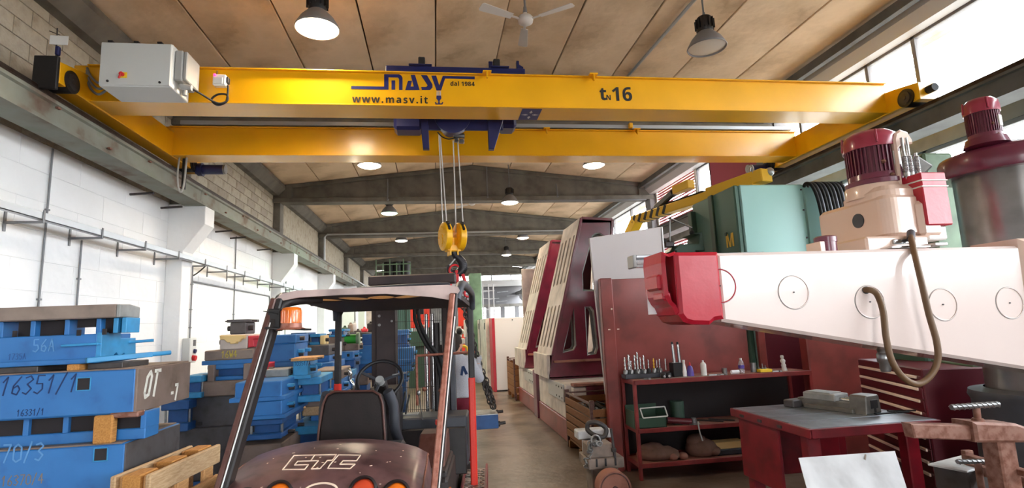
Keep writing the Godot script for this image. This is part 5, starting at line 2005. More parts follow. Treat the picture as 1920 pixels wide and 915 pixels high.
func build_left_stacks() -> void:
	var m: Mb
	# --- the near stack, built up from the floor
	var z := 3.0
	var o := steel("block", [-190, 225, 900, 1200], z, 0.62, "die blue", "blue steel block at the very bottom of the near stack, mostly below the frame", "", [0.08, 1.0])
	for x in [-2.4, -1.75]:
		m = Mb.new()
		m.box2(Vector3(x - 0.05, 0, -3.62), Vector3(x + 0.05, 0.08, -3.0), 0.004)
		solo("timber", m, mats["timber"], ("left" if x < -2.0 else "right") + " timber sleeper under the near steel stack, below the frame", "timber", "sleepers under the near stack")
	o = steel("block", [-190, 232, 835, 940], z, 0.58, "die blue", "thick blue block with a bare dark end, lowest fully seen block of the near stack", "", [1.0, 1.362])
	m = Mb.new()
	m.box2(Vector3(-1.515, 1.002, -3.578), Vector3(-1.502, 1.358, -3.004), 0.002)
	part("bare_end", m, mats["plate dark"], o, "bare dark steel end")
	m = Mb.new()
	m.box2(Vector3(-2.6, 1.36, -3.57), Vector3(-1.52, 1.368, -3.0), 0.001)
	part("top_face", m, mats["raw steel"], o)
	square_hole(o, 189, 852, z, 0.055)
	scrawl("chalk_mark", "70/3", o, mats["chalk blue"], at(4, 868, z) + Vector3(0, 0, 0.001), 0.08, Vector3.RIGHT, Vector3.UP)
	scrawl("chalk_mark", "16370/4", o, mats["plate brown"], at(2, 912, z) + Vector3(0, 0, 0.001), 0.045, Vector3.RIGHT, Vector3.UP)
	scrawl("chalk_mark", "6733", o, mats["chalk blue"], Vector3(-1.5, 1.15, -3.2), 0.06, Vector3.FORWARD, Vector3.UP)
	# wooden upright and low ribbed die between the two thick blocks
	o = steel("frame", [-190, 272, 785, 830], z + 0.05, 0.14, "die blue", "low ribbed blue frame squeezed between the two thick blue blocks of the near stack", "", [1.368, 1.50])
	m = Mb.new()
	var wb := at(196, 806, z)
	m.box(Vector3(wb.x, 1.434, -3.005), Vector3(0.085, 0.132, 0.05), 0.006)
	solo("wood_block", m, mats["timber"], "yellowish wooden block standing between the two thick blue blocks", "wood block")
	m = Mb.new()
	var wc := at(285, 780, 3.4)
	m.box(Vector3(-1.53, 1.434, -3.3), Vector3(0.05, 0.132, 0.06), 0.006)
	solo("wood_block", m, mats["pallet wood grey"], "grey wooden block under the rear end of the marked block", "wood block")
	# marked block
	o = steel("block", [-190, 253, 690, 775], z, 0.6, "die blue", "thick blue block with a handwritten number and a bare brown end marked in white", "", [1.50, 1.715])
	m = Mb.new()
	m.box2(Vector3(-1.482, 1.502, -3.598), Vector3(-1.468, 1.713, -3.004), 0.002)
	part("bare_end", m, mats["raw steel"], o, "bare brown steel end")
	m = Mb.new()
	m.box2(Vector3(-2.6, 1.713, -3.6), Vector3(-1.48, 1.72, -3.0), 0.001)
	part("top_face", m, mats["raw steel"], o)
	square_hole(o, 157, 720, z, 0.055)
	scrawl("marker_writing", "16351/1", o, mats["marker"], at(-2, 742, z) + Vector3(0, 0, 0.001), 0.085, Vector3(1, 0.0, 0), Vector3.UP, 0.006, 0.15)
	scrawl("marker_writing", "16331/1", o, mats["marker"], at(31, 782, z) + Vector3(0, 0.003, 0.001), 0.03, Vector3.RIGHT, Vector3.UP)
	scrawl("white_paint_mark", "OT", o, mats["chalk"], Vector3(-1.466, 1.565, -3.07), 0.125, Vector3.FORWARD, Vector3.UP, 0.018, 0.2)
	scrawl("white_paint_mark", "-7", o, mats["chalk"], Vector3(-1.466, 1.515, -3.36), 0.08, Vector3.FORWARD, Vector3.UP, 0.016)
	m = Mb.new()
	m.box2(Vector3(-1.58, 1.482, -3.06), Vector3(-1.45, 1.508, -2.99), 0.01)
	part("weld_lug", m, mats["rusty steel"], o)
	# spacers
	m = Mb.new()
	m.box2(Vector3(-2.5, 1.72, -3.3), Vector3(-1.93, 1.748, -3.02), 0.003)
	solo("steel_bar", m, mats["dark steel"], "dark steel packing bar under the left end of the upper blue die", "steel bar")
	m = Mb.new()
	m.box2(Vector3(-1.79, 1.72, -3.2), Vector3(-1.735, 1.75, -3.0), 0.003)
	solo("wood_block", m, mats["timber"], "small brown wooden block under the middle of the upper blue die", "wood block")
	m = Mb.new()
	m.box2(Vector3(-1.72, 1.72, -3.3), Vector3(-1.56, 1.748, -3.04), 0.003)
	solo("steel_bar", m, mats["dark steel"], "dark steel packing bar under the right end of the upper blue die", "steel bar")
	# upper die
	o = thing("press_die", "upper blue press die with notched right end and round pins on the near stack", "press die", Vector3(-2.0, 1.75, -3.3))
	m = Mb.new()
	m.box2(Vector3(-2.6, 1.765, -3.36), Vector3(-1.69, 1.895, -3.05), 0.004)
	part("body", m, mats["die blue"], o)
	m = Mb.new()
	m.box2(Vector3(-2.6, 1.75, -3.38), Vector3(-1.66, 1.775, -3.02), 0.003)
	part("base_flange", m, mats["die blue"], o)
	m = Mb.new()
	# bright stepped end plate that faces the windows
	m.prism(pv([3.05, 1.765, 3.05, 1.9, 3.22, 1.9, 3.22, 1.868, 3.37, 1.868, 3.38, 1.765, 3.29, 1.765, 3.26, 1.79, 3.22, 1.772, 3.19, 1.795, 3.14, 1.772]), -0.012, 0.012, Transform3D(Basis(Vector3(0, 0, -1), Vector3.UP, Vector3(1, 0, 0)), Vector3(-1.68, 0, 0)), 0.002)
	part("end_plate", m, mats["die blue bright"], o)
	m = Mb.new()
	m.bar(Vector3(-1.7, 1.766, -2.99), Vector3(-1.5, 1.776, -3.2), 0.03, 0.026)
	m.cyl(Vector3(-1.51, 1.776, -3.19), Vector3(-1.44, 1.78, -3.27), 0.012, -1.0, 12)
	m.cyl(Vector3(-1.68, 1.845, -3.3), Vector3(-1.56, 1.85, -3.34), 0.008, -1.0, 12)
	m.bar(Vector3(-1.84, 1.842, -3.04), Vector3(-1.67, 1.845, -3.04), 0.03, 0.012)
	part("side_rail", m, mats["die blue bright"], o)
	m = Mb.new()
	for p in [[28, 626], [148, 624], [196, 622]]:
		var c := at(p[0], p[1], 3.05)
		m.box(Vector3(c.x, c.y, -3.05), Vector3(0.02, 0.03, 0.008), 0.002)
	part("notch", m, mats["dark void"], o)
	scrawl("chalk_mark", "56A", o, mats["chalk blue"], at(62, 660, 3.05) + Vector3(0, 0, 0.002), 0.06, Vector3.RIGHT, Vector3.UP)
	scrawl("marker_writing", "1735A", o, mats["die blue deep"], at(15, 676, 3.02) + Vector3(0, 0.003, 0.001), 0.028, Vector3.RIGHT, Vector3.UP)
	# open ribbed frame and plate on top
	o = thing("ribbed_frame", "open blue frame with upright ribs directly under the topmost plate", "press die", Vector3(-2.0, 1.895, -3.3))
	for px in [2, 62, 126, 185, 217, 233]:
		var c := at(px, 604, 3.07)
		m = Mb.new()
		m.box2(Vector3(c.x - 0.011, 1.895, -3.2), Vector3(c.x + 0.011, 1.972, -3.07), 0.002)
		part("rib", m, mats["die blue"] if px < 217 else mats["die blue bright"], o)
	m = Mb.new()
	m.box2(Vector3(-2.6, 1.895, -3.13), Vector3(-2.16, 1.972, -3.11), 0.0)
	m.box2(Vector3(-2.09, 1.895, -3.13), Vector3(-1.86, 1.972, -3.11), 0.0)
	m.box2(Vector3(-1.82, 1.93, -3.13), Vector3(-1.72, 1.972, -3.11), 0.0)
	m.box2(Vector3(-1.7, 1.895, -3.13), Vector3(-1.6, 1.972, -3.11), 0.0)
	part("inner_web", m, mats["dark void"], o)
	o = thing("steel_plate", "thick grey-brown steel plate lying on top of the near stack", "steel plate", Vector3(-2.0, 1.972, -3.3))
	m = Mb.new()
	m.box2(Vector3(-2.7, 1.972, -3.22), Vector3(-1.6, 2.04, -3.03), 0.006)
	part("body", m, mats["plate brown"], o)
	m = Mb.new()
	m.prism(pv([3.03, 1.974, 3.03, 2.038, 3.12, 2.042, 3.22, 2.03, 3.22, 1.974]), 0.0, 0.02, Transform3D(Basis(Vector3(0, 0, -1), Vector3.UP, Vector3(1, 0, 0)), Vector3(-1.6, 0, 0)), 0.004)
	part("flame_cut_end", m, mats["grey casting"], o)

	# --- pallet standing on its long edge beside the near stack
	pallet()

	# --- stacks further back: [kind, front rectangle, z, depth, colour, label]
	var g := "steel pieces in the middle stacks"
	var L := [
		# second stack (grey plate, beige die, small dark die on top)
		["block", [330, 475, 800, 900], 4.9, 0.7, "plate dark", "dark block at the foot of the second stack"],
		["block", [352, 470, 742, 800], 4.9, 0.7, "plate dark", "very dark block under the brown block of the second stack"],
		["die", [300, 352, 752, 830], 4.75, 0.6, "die blue deep", "deep blue die half hidden behind the marked block's brown end"],
		["die", [340, 378, 705, 752], 4.8, 0.35, "die blue bright", "small bright blue die with a pale socket beside the brown block"],
		["block", [378, 470, 714, 742], 4.85, 0.6, "raw steel", "flat brown block below the two brown posts of the second stack"],
		["die", [388, 466, 683, 714], 4.9, 0.5, "die blue", "blue die between two brown posts under the grey plate"],
		["plate", [378, 476, 675, 683], 4.9, 0.5, "die blue", "thin blue plate under the grey plate with yellow writing"],
		["block", [383, 474, 656, 675], 4.9, 0.5, "plate brown", "grey-brown plate with yellow chalk writing in the second stack"],
		["block", [412, 464, 627, 656], 4.95, 0.4, "machine cream", "beige notched die with a red end near the top of the second stack"],
		["block", [431, 461, 604, 627], 5.0, 0.25, "plate dark", "small dark die body topping the second stack"],
		["plate", [425, 467, 599, 604], 5.0, 0.28, "plate dark", "dark cover plate on the very top of the second stack"],
		# third stack
		["block", [445, 528, 834, 905], 4.5, 0.7, "raw steel", "brown block low in the third stack, just left of the forklift hood"],
		["die", [462, 528, 786, 834], 4.5, 0.7, "die blue deep", "dark blue die with openings resting on the low brown block"],
		["block", [452, 528, 752, 786], 4.5, 0.75, "die blue", "blue block with a bright end, lower of the pair left of the seat"],
		["block", [440, 528, 716, 752], 4.5, 0.75, "die blue", "blue block with round pins, upper of the pair left of the seat"],
		["block", [497, 540, 692, 716], 4.9, 0.4, "grey casting", "pale grey casting with a rounded top under the big blue die"],
		["block", [474, 497, 682, 716], 4.9, 0.35, "die red", "red clamp end beside the pale grey casting"],
		["block", [478, 553, 645, 690], 5.2, 0.5, "die blue", "tall blue body below the thin blue top plate of the third stack"],
		["plate", [474, 555, 628, 645], 5.2, 0.5, "die blue", "blue top plate of the third stack, behind the left rear leg"],
		["block", [549, 577, 677, 708], 4.9, 0.4, "die blue bright", "light blue block with dark lettering on wooden packing"],
		["plate", [545, 590, 671, 677], 4.9, 0.4, "pallet wood", "thin wooden board lying on the light blue lettered block"],
		["die", [556, 600, 708, 760], 5.0, 0.6, "die blue bright", "bright blue die with dark bores below the lettered block"],
		# fourth stack, between the left legs of the forklift
		["block", [553, 617, 648, 668], 6.6, 0.7, "plate dark", "long dark grey steel bar high in the fourth stack"],
		["plate", [553, 618, 668, 676], 6.6, 0.7, "die blue", "blue base plate under the long dark grey bar"],
		["die", [545, 575, 624, 648], 6.8, 0.5, "die blue deep", "deep blue die on the left end of the fourth stack"],
		["die", [580, 600, 626, 647], 6.9, 0.4, "die blue bright", "small light blue die on the fourth stack beside the wooden offcut"],
		["block", [600, 608, 629, 646], 6.9, 0.3, "beige", "beige wooden offcut between small dies of the fourth stack"],
		["block", [560, 625, 681, 694], 6.4, 0.8, "die blue", "wide blue slab below the long dark bar"],
		["block", [585, 640, 694, 713], 5.6, 0.6, "raw steel", "flame cut brown piece with a pale top near the left front leg"],
		["block", [584, 640, 713, 737], 5.6, 0.6, "die blue", "plain blue block under the flame cut brown piece"],
		["block", [572, 640, 745, 762], 5.3, 0.6, "raw steel", "dark brown block above the wooden plank near the seat"],
		["plate", [566, 640, 762, 778], 5.3, 0.6, "pallet wood grey", "weathered wooden plank lying below the dark brown block"],
		["block", [582, 640, 778, 800], 5.3, 0.6, "die blue", "blue block below the weathered plank, left of the seat"],
		["die", [540, 600, 800, 850], 5.0, 0.6, "die blue bright", "bright blue die low beside the forklift hood"],
		# fifth stack, behind the left front leg
		["die", [616, 646, 617, 632], 7.6, 0.5, "die blue bright", "light blue die on top of the fifth stack"],
		["block", [612, 640, 632, 650], 7.6, 0.5, "raw steel", "brown block under the light blue top die of the fifth stack"],
		["block", [620, 662, 660, 676], 7.4, 0.6, "die blue", "blue block with a square hole behind the left front leg"],
		["block", [618, 664, 676, 690], 7.4, 0.6, "die blue deep", "deep blue block under the one with the square hole"],
		["block", [645, 672, 645, 660], 7.8, 0.5, "raw steel", "brown block beneath the green cylinder"],
		["die", [640, 660, 695, 735], 7.0, 0.4, "die blue bright", "small blue die left of the steering wheel"],
		# sixth stack, left of the mast
		["block", [668, 706, 648, 682], 8.4, 0.8, "die blue", "large plain blue block left of the mast"],
		["block", [679, 701, 626, 646], 8.6, 0.5, "die blue deep", "blue block with a pale top, highest left of the mast"],
		["block", [672, 706, 682, 702], 8.4, 0.8, "die blue deep", "blue block under the large plain one, behind the wheel"],
		["block", [668, 690, 702, 722], 8.2, 0.5, "raw steel", "brown block seen through the steering wheel"],
		# seventh stack, right of the left mast channel
		["block", [742, 766, 618, 628], 11.5, 0.6, "die blue", "thin blue block topping the stack right of the mast channel"],
		["block", [742, 764, 628, 650], 11.5, 0.6, "die blue deep", "deep blue block second from the top, right of the mast channel"],
		["block", [742, 776, 652, 676], 11.2, 0.8, "die blue", "widest blue block right of the mast channel"],
		["block", [742, 772, 680, 697], 11.2, 0.7, "die blue", "blue block lower right of the mast channel"],
		["block", [744, 762, 698, 716], 11.0, 0.6, "die blue deep", "lowest blue block visible right of the mast channel"],
	]
	# let every piece rest on what is under it; what has nothing under it gets a base block
	var made := []
	made.resize(L.size())
	var ext := []
	for l in L:
		var e := extent(l[1], l[2])
		ext.append([e[0], e[1], e[2], e[3], -l[2] - l[3], -l[2]])
	var order := range(L.size())
	order.sort_custom(func(p, q): return ext[p][2] < ext[q][2])
	var done := []
	for k in order:
		var e: Array = ext[k]
		var rest := 0.0
		for q in done:
			var ox: float = minf(e[1], q[1]) - maxf(e[0], q[0])
			var oz: float = minf(e[5], q[5]) - maxf(e[4], q[4])
			if ox > 0.25 * minf(e[1] - e[0], q[1] - q[0]) and oz > 0.05 and q[3] < e[2] + 0.5 * (e[3] - e[2]):
				rest = maxf(rest, q[3])
		var d: Array = L[k]
		if e[2] - rest > 0.16:
			m = Mb.new()
			m.box2(Vector3(e[0] + 0.02, rest, e[4] + 0.02), Vector3(e[1] - 0.02, e[2], e[5] - 0.02), 0.008)
			solo("base_block", m, mats["die blue deep"], "base under the " + d[5], "steel block")
			rest = e[2]
		e[2] = rest
		done.append(e)
		made[k] = steel(d[0], d[1], d[2], d[3], d[4], d[5], "", [e[2], e[3]])
	# notch and red end of the beige die, posts beside the blue one
	m = Mb.new()
	m.prism(poly_at([414, 629, 461, 628, 459, 635, 454, 636, 450, 641, 446, 641, 445, 644, 434, 645, 433, 642, 428, 642, 423, 637, 415, 637], 4.93), -4.955, -4.9, Transform3D(), 0.004)
	part("upper_half", m, mats["beige"], made[8])
	m = Mb.new()
	m.prism(poly_at([464, 630, 484, 629, 484, 634, 474, 637, 476, 650, 464, 652], 4.95), -5.3, -4.96, Transform3D(), 0.005)
	part("red_end", m, mats["die red"], made[8], "red painted end")
	for q in [[389, 401], [456, 468]]:
		var e := extent([q[0], q[1], 683, 714], 4.86)
		m = Mb.new()
		m.box2(Vector3(e[0], ext[5][2], -5.0), Vector3(e[1], ext[5][3], -4.86), 0.004)
		part("end_post", m, mats["raw steel"], made[5])
	scrawl("chalk_mark", "16W4", made[7], mats["chalk yellow"], at(415, 671, 4.9) + Vector3(0, 0, 0.001), 0.055, Vector3.RIGHT, Vector3.UP)
	scrawl("marker_writing", "10351/A", made[19], mats["marker"], at(552, 686, 4.9) + Vector3(0, 0, 0.001), 0.033, Vector3.RIGHT, Vector3.UP)
	square_hole(made[36], 653, 666, 7.4, 0.035)
	# green cylinder
	o = thing("green_cylinder", "bright green cylinder with a flange lying on the brown block of the fifth stack", "cylinder", at(657, 645, 7.8))
	m = Mb.new()
	var ga := at(645, 636, 7.9)
	var gb := at(670, 635, 7.9)
	m.cyl(ga, gb, 0.065, -1.0, 18)
	part("barrel", m, mats["die green"], o)
	m = Mb.new()
	m.cyl(gb + Vector3(-0.01, 0, 0), gb + Vector3(0.03, 0, 0), 0.09, -1.0, 20)
	part("flange", m, mats["pale green"], o)
	# bent chrome pipe by the left front leg
	m = Mb.new()
	m.tube(curve([at(644, 694, 6.0), at(652, 693, 6.0), at(657, 700, 6.0), at(656, 712, 6.0), at(662, 722, 6.0), at(660, 735, 6.0)]), 0.02, 8)
	solo("pipe", m, mats["bright steel"], "bent bright pipe beside the left front leg of the forklift", "pipe")

func pallet() -> void:
	var o := thing("wooden_pallet", "wooden pallet standing upright on its edge in front of the near stack", "pallet", Vector3(-1.3, 0, -3.2))
	# frame of the pallet: u along its length, up, w its thickness
	var top := 1.25
	var a := aty(282, 890, top)
	var b := aty(414, 832, top)
	var u := Vector3(b.x - a.x, 0, b.z - a.z).normalized()
	var org := Vector3(a.x, 0.0, a.z)
	var w := u.cross(Vector3.UP).normalized()
	if w.x < 0:
		w = -w
	var bas := Basis(u, Vector3.UP, w)
	var len := Vector2(b.x - a.x, b.z - a.z).length()
	for side in [0, 1]:
		var off := -0.011 if side == 0 else -0.165
		for k in 8:
			var m := Mb.new()
			m.box(org + u * len * 0.5 + Vector3(0, top - 0.05 - 0.16 * k, 0) + w * off, Vector3(len, 0.095 if k else 0.1, 0.024), 0.005, bas)
			part("board", m, mats["pallet wood grey"] if k == 0 else mats["pallet wood"], o)
	for k in 3:
		for v in [0.05, 0.6, 1.1]:
			var m := Mb.new()
			m.box(org + u * (0.075 + k * (len - 0.15) * 0.5) + Vector3(0, top - v, 0) + w * -0.088, Vector3(0.145, 0.098, 0.08), 0.005, bas)
			part("spacer_block", m, mats["timber"], o)
	for k in 3:
		for off in [-0.035, -0.141]:
			var m := Mb.new()
			m.box(org + u * (0.075 + k * (len - 0.15) * 0.5) + Vector3(0, top - 0.61, 0) + w * off, Vector3(0.1, 1.2, 0.022), 0.004, bas)
			part("cross_board", m, mats["pallet wood"], o)

# ---------------------------------------------------------------- machines on the right
func poly_at(px: Array, z: float) -> PackedVector2Array:
	var p := PackedVector2Array()
	for k in range(0, px.size(), 2):
		var q := at(px[k], px[k + 1], z)
		p.append(Vector2(q.x, q.y))
	return p

func gantry_column(z0: float, z1: float, label: String) -> Node3D:
	# the side profile is that of the near column at 9.62 m; the far one is the same casting further back
	var prof := poly_at([1090, 409, 1036, 667, 1029, 711, 1137, 706, 1148, 412], 9.62)
	var o := thing("gantry_upright", label, "machine", Vector3(2.6, 0.87, -(z0 + z1) * 0.5), "slotted maroon and cream uprights of the long machine")
	var holes := [poly_at([1110, 442, 1116, 437, 1124, 436, 1141, 446, 1139, 546, 1093, 546, 1091, 512], 9.62), poly_at([1076, 577, 1081, 648, 1076, 657, 1055, 662, 1058, 645], 9.62), poly_at([1096, 575, 1108, 574, 1114, 582, 1122, 652, 1118, 664, 1101, 667], 9.62)]
	var m := Mb.new()
	m.plate(prof, holes, -z0 - 0.05, -z0)
	part("side_plate", m, mats["machine maroon"], o)
	m = Mb.new()
	m.prism(prof, -z1, -z1 + 0.05)
	part("side_plate", m, mats["machine maroon"], o)
	for h in holes:
		m = Mb.new()
		var pts := PackedVector3Array()
		for q in h:
			pts.append(Vector3(q.x, q.y, -z0 - 0.04))
		m.tube(pts, 0.028, 6, true)
		var pt2 := PackedVector3Array()
		var mid := Vector2()
		for q in h:
			mid += q / h.size()
		for q in h:
			pt2.append(Vector3(mid.x + (q.x - mid.x) * 0.9, mid.y + (q.y - mid.y) * 0.95, -z0 - 0.2))
		m.tube(pt2, 0.03, 6, true)
		part("opening_rim", m, mats["grey casting"], o)
	# rim along the top and outer edge of the near plate
	m = Mb.new()
	for k in [[4, 0], [0, 1], [3, 4]]:
		var a := prof[k[0]]
		var b := prof[k[1]]
		m.bar(Vector3(a.x, a.y, -z0 + 0.01), Vector3(b.x, b.y, -z0 + 0.01), 0.05, 0.035, Vector3.BACK, 0.006)
	part("edge_rib", m, mats["machine maroon"], o)
	# cream slotted plate that leans over the aisle
	var pt := Vector3(prof[0].x, prof[0].y, 0)
	var pm := Vector3(prof[1].x, prof[1].y, 0)
	var pb := Vector3(prof[2].x, prof[2].y, 0)
	var v := (pt - pm).normalized()
	var H := pm.distance_to(pt)
	var W := z1 - z0
	var slots := []
	for row in [[0.05, 0.36], [0.52, 0.88]]:
		for k in 4:
			var c := 0.17 + k * 0.31
			var rp := rrect(c - 0.06, H * row[0], c + 0.06, H * row[1], 0.058, 5)
			slots.append(rp)
	var xf := Transform3D(Basis(Vector3(0, 0, -1), v, Vector3(0, 0, -1).cross(v)), Vector3(pm.x, pm.y, -z0))
	m = Mb.new()
	m.plate(pv([0, 0, W, 0, W, H, 0, H]), slots, -0.03, 0.03, xf)
	part("slotted_plate", m, mats["machine cream"], o)
	m = Mb.new()
	m.box2(Vector3(pb.x - 0.02, pb.y, -z1), Vector3(pb.x + 0.04, pm.y + 0.02, -z0), 0.01)
	part("front_plate", m, mats["machine cream"], o)
	m = Mb.new()
	m.box2(Vector3(prof[4].x, prof[4].y - 0.06, -z1), Vector3(prof[0].x, prof[0].y, -z0), 0.01)
	m.box2(Vector3(prof[2].x, prof[2].y, -z1), Vector3(prof[3].x, prof[3].y + 0.05, -z0), 0.01)
	m.box2(Vector3(prof[4].x - 0.06, prof[3].y, -z1), Vector3(prof[4].x, prof[4].y, -z0), 0.01)
	part("inner_wall", m, mats["machine grey"], o)
	m = Mb.new()
	m.box2(Vector3(pb.x + 0.1, 1.16, -z0 - 0.02), Vector3(prof[3].x - 0.1, 1.2, -z0 + 0.06), 0.005)
	part("ledge", m, mats["shelf board"], o)
	return o

func build_right_machines() -> void:
	var m: Mb
	var n0 := gantry_column(9.62, 10.95, "near slanted machine upright with a cream slotted face and tall openings in its maroon side")
	var n1 := gantry_column(12.3, 13.6, "far slanted machine upright with a cream slotted face, behind the near one")
	for b in [[8.7, 11.0, n0], [11.45, 13.7, n1]]:
		var o: Node3D = b[2]
		m = Mb.new()
		m.box2(Vector3(2.02, 0.34, -b[1]), Vector3(3.4, 0.87, -b[0]), 0.012)
		part("base_body", m, mats["machine cream"], o)
		m = Mb.new()
		m.box2(Vector3(2.0, 0.0, -b[1]), Vector3(3.42, 0.34, -b[0]), 0.012)
		part("plinth", m, mats["panel brown"], o)
		m = Mb.new()
		m.box2(Vector3(2.0, 0.6, -b[0] - 1.3), Vector3(2.02, 0.87, -b[0] - 0.1), 0.004)
		part("cover_plate", m, mats["machine grey"], o)
		for k in 6:
			m = Mb.new()
			m.cyl(Vector3(2.0, 0.65 + 0.16 * float(k % 2), -b[0] - 0.2 - 0.2 * (k / 2)), Vector3(1.992, 0.65 + 0.16 * float(k % 2), -b[0] - 0.2 - 0.2 * (k / 2)), 0.014, -1.0, 10)
			part("screw", m, mats["dark steel"], o)
	m = Mb.new()
	m.box2(Vector3(1.97, 0, -11.42), Vector3(2.5, 0.92, -11.05), 0.01)
	part("leg", m, mats["machine maroon"], n0)
	var bed := thing("machine_bed", "maroon machine bed with a wooden top ledge in front of the near upright", "machine", Vector3(2.8, 0, -9.0))
	m = Mb.new()
	m.box2(Vector3(2.3, 0.0, -8.69), Vector3(3.6, 0.86, -8.5), 0.01)
	part("body", m, mats["machine maroon"], bed)
	m = Mb.new()
	m.box2(Vector3(2.1, 0.0, -8.69), Vector3(2.3, 0.84, -8.5), 0.01)
	part("end_casting", m, mats["machine cream"], bed)
	m = Mb.new()
	m.box2(Vector3(2.1, 0.86, -8.69), Vector3(3.6, 0.9, -8.49), 0.004)
	part("top_ledge", m, mats["shelf board"], bed)
	# far pale panel
	m = Mb.new()
	m.box2(Vector3(2.28, 0.0, -14.3), Vector3(4.2, 3.3, -14.2), 0.008)
	solo("enclosure_panel", m, mats["machine cream"], "pale beige sheet standing behind the far slotted upright", "panel")
	# large pale enclosure sheet
	m = Mb.new()
	m.prism(poly_at([1105, 446, 1239, 425, 1262, 760, 1136, 740], 6.98), -7.03, -6.98, Transform3D(), 0.006)
	var ep := solo("enclosure_panel", m, mats["panel grey"], "large light grey sheet panel rising above the brown partition", "panel")
	m = Mb.new()
	var e0 := at(1240, 425, 6.97)
	m.bar(Vector3(e0.x + 0.01, e0.y, -7.0), Vector3(e0.x + 0.01, 1.9, -7.0), 0.02, 0.06, Vector3.BACK)
	part("edge_strip", m, mats["white plastic"], ep)
	# brown partition
	var pa := thing("partition", "glossy brown-red sheet partition behind the tool shelf", "partition", Vector3(3.2, 0, -6.9))
	m = Mb.new()
	m.box2(Vector3(2.27, 0.0, -6.93), Vector3(4.12, 2.39, -6.9), 0.006)
	part("sheet", m, mats["panel brown"], pa)
	m = Mb.new()
	m.box2(Vector3(2.12, 0.0, -6.94), Vector3(2.285, 2.4, -6.84), 0.012)
	part("corner_post", m, mats["panel brown"], pa)
	m = Mb.new()
	m.box2(Vector3(4.27, 0.0, -6.95), Vector3(4.37, 2.3, -6.88), 0.01)
	part("post", m, mats["panel brown"], pa)
	m = Mb.new()
	m.box2(Vector3(4.1, 0.0, -7.3), Vector3(5.2, 2.3, -7.2), 0.01)
	m.box2(Vector3(4.37, 0.0, -6.96), Vector3(4.92, 2.2, -6.94), 0.01)
	part("recessed_sheet", m, mats["drawer maroon"], pa)
	m = Mb.new()
	m.cyl(Vector3(2.25, 2.0, -6.84), Vector3(2.25, 2.0, -6.83), 0.012, -1.0, 10)
	m.box(Vector3(2.2, 1.74, -6.836), Vector3(0.03, 0.012, 0.004), 0.001)
	m.box(Vector3(2.34, 1.74, -6.896), Vector3(0.03, 0.012, 0.004), 0.001)
	part("scratch", m, mats["cream line"], pa)
	m = Mb.new()
	m.box2(Vector3(4.62, 0.0, -6.56), Vector3(5.7, 1.95, -6.4), 0.015)
	var cp := solo("machine_cover", m, mats["panel brown"], "brown-red machine cover right of the tool shelf, below the drill arm", "machine cover")
	m = Mb.new()
	m.ball(Vector3(5.1, 1.55, -6.38), Vector3(0.03, 0.03, 0.03), 10)
	m.cyl(Vector3(5.1, 1.55, -6.4), Vector3(5.1, 1.55, -6.34), 0.012, -1.0, 8)
	part("knob", m, mats["bright steel"], cp)
	# big green machine
	var g := thing("green_machine", "tall green machine housing with a pale teal front and a letter M on its side", "machine", Vector3(5.0, 0, -7.6))
	m = Mb.new()
	m.box2(Vector3(4.22, 0.0, -8.3), Vector3(4.3, 3.68, -7.02), 0.02)
	part("side_panel", m, mats["green machine"], g)
	m = Mb.new()
	m.box2(Vector3(4.14, 2.2, -8.32), Vector3(4.24, 3.55, -8.2), 0.01)
	m.box2(Vector3(4.19, 2.0, -7.72), Vector3(4.225, 3.68, -7.6), 0.008)
	m.box2(Vector3(4.2, 3.0, -7.35), Vector3(4.225, 3.05, -7.3), 0.004)
	part("side_rib", m, mats["dark green"], g)
	m = Mb.new()
	m.box2(Vector3(4.3, 0.0, -8.3), Vector3(5.28, 3.68, -7.0), 0.015)
	part("front_panel", m, mats["teal machine"], g)
	m = Mb.new()
	m.box2(Vector3(5.285, 0.0, -8.3), Vector3(5.85, 3.68, -7.0), 0.015)
	m.box2(Vector3(5.29, 0.0, -7.0), Vector3(5.84, 3.36, -6.99), 0.004)
	part("front_panel", m, mats["teal machine"], g)
	m = Mb.new()
	for y in [3.6, 3.3, 2.9]:
		m.cyl(Vector3(5.24, y, -6.995), Vector3(5.24, y, -6.985), 0.014, -1.0, 8)
	part("screw", m, mats["dark steel"], g)
	letters("letter_m", "M", g, mats["jib yellow"], Vector3(4.217, 2.92, -7.25), 0.2, Vector3.BACK, Vector3.UP)
	# cable bundle
	var hb := thing("cable_bundle", "bundle of dark cables looping over the right end of the green machine", "cables", Vector3(5.7, 2.8, -6.9))
	for k in 9:
		m = Mb.new()
		var x := 5.3 + k * 0.055
		m.tube(curve([Vector3(x + 0.02, 3.62, -7.05), Vector3(x, 3.68, -6.95), Vector3(x + 0.03 + k * 0.004, 3.6, -6.86), Vector3(x + 0.07, 3.3, -6.82), Vector3(x + 0.1, 2.6, -6.8)], 6), 0.024, 8)
		part("cable", m, mats["mast grey"] if k % 2 else mats["rubber"], hb)
	# clutter at the left end of the green machine
	var w := thing("swing_arm", "thin jointed arm with black knobs standing left of the green machine", "arm", at(1255, 462, 7.6))
	m = Mb.new()
	m.cyl(at(1256, 462, 7.6), at(1256, 409, 7.6), 0.012, -1.0, 8)
	m.cyl(at(1256, 409, 7.6), at(1297, 427, 7.6), 0.012, -1.0, 8)
	part("rod", m, mats["steel"], w)
	for p in [[1297, 436, 0.04], [1245, 452, 0.045], [1256, 409, 0.02], [1254, 453, 0.025]]:
		m = Mb.new()
		m.ball(at(p[0], p[1], 7.6), Vector3.ONE * p[2], 10)
		part("knob", m, mats["black"], w)
	m = Mb.new()
	m.cyl(at(1297, 428, 7.6), at(1297, 436, 7.6), 0.015, -1.0, 8)
	m.box(at(1254, 459, 7.6), Vector3(0.14, 0.08, 0.1), 0.01)
	part("foot", m, mats["dark steel"], w)
	m = Mb.new()
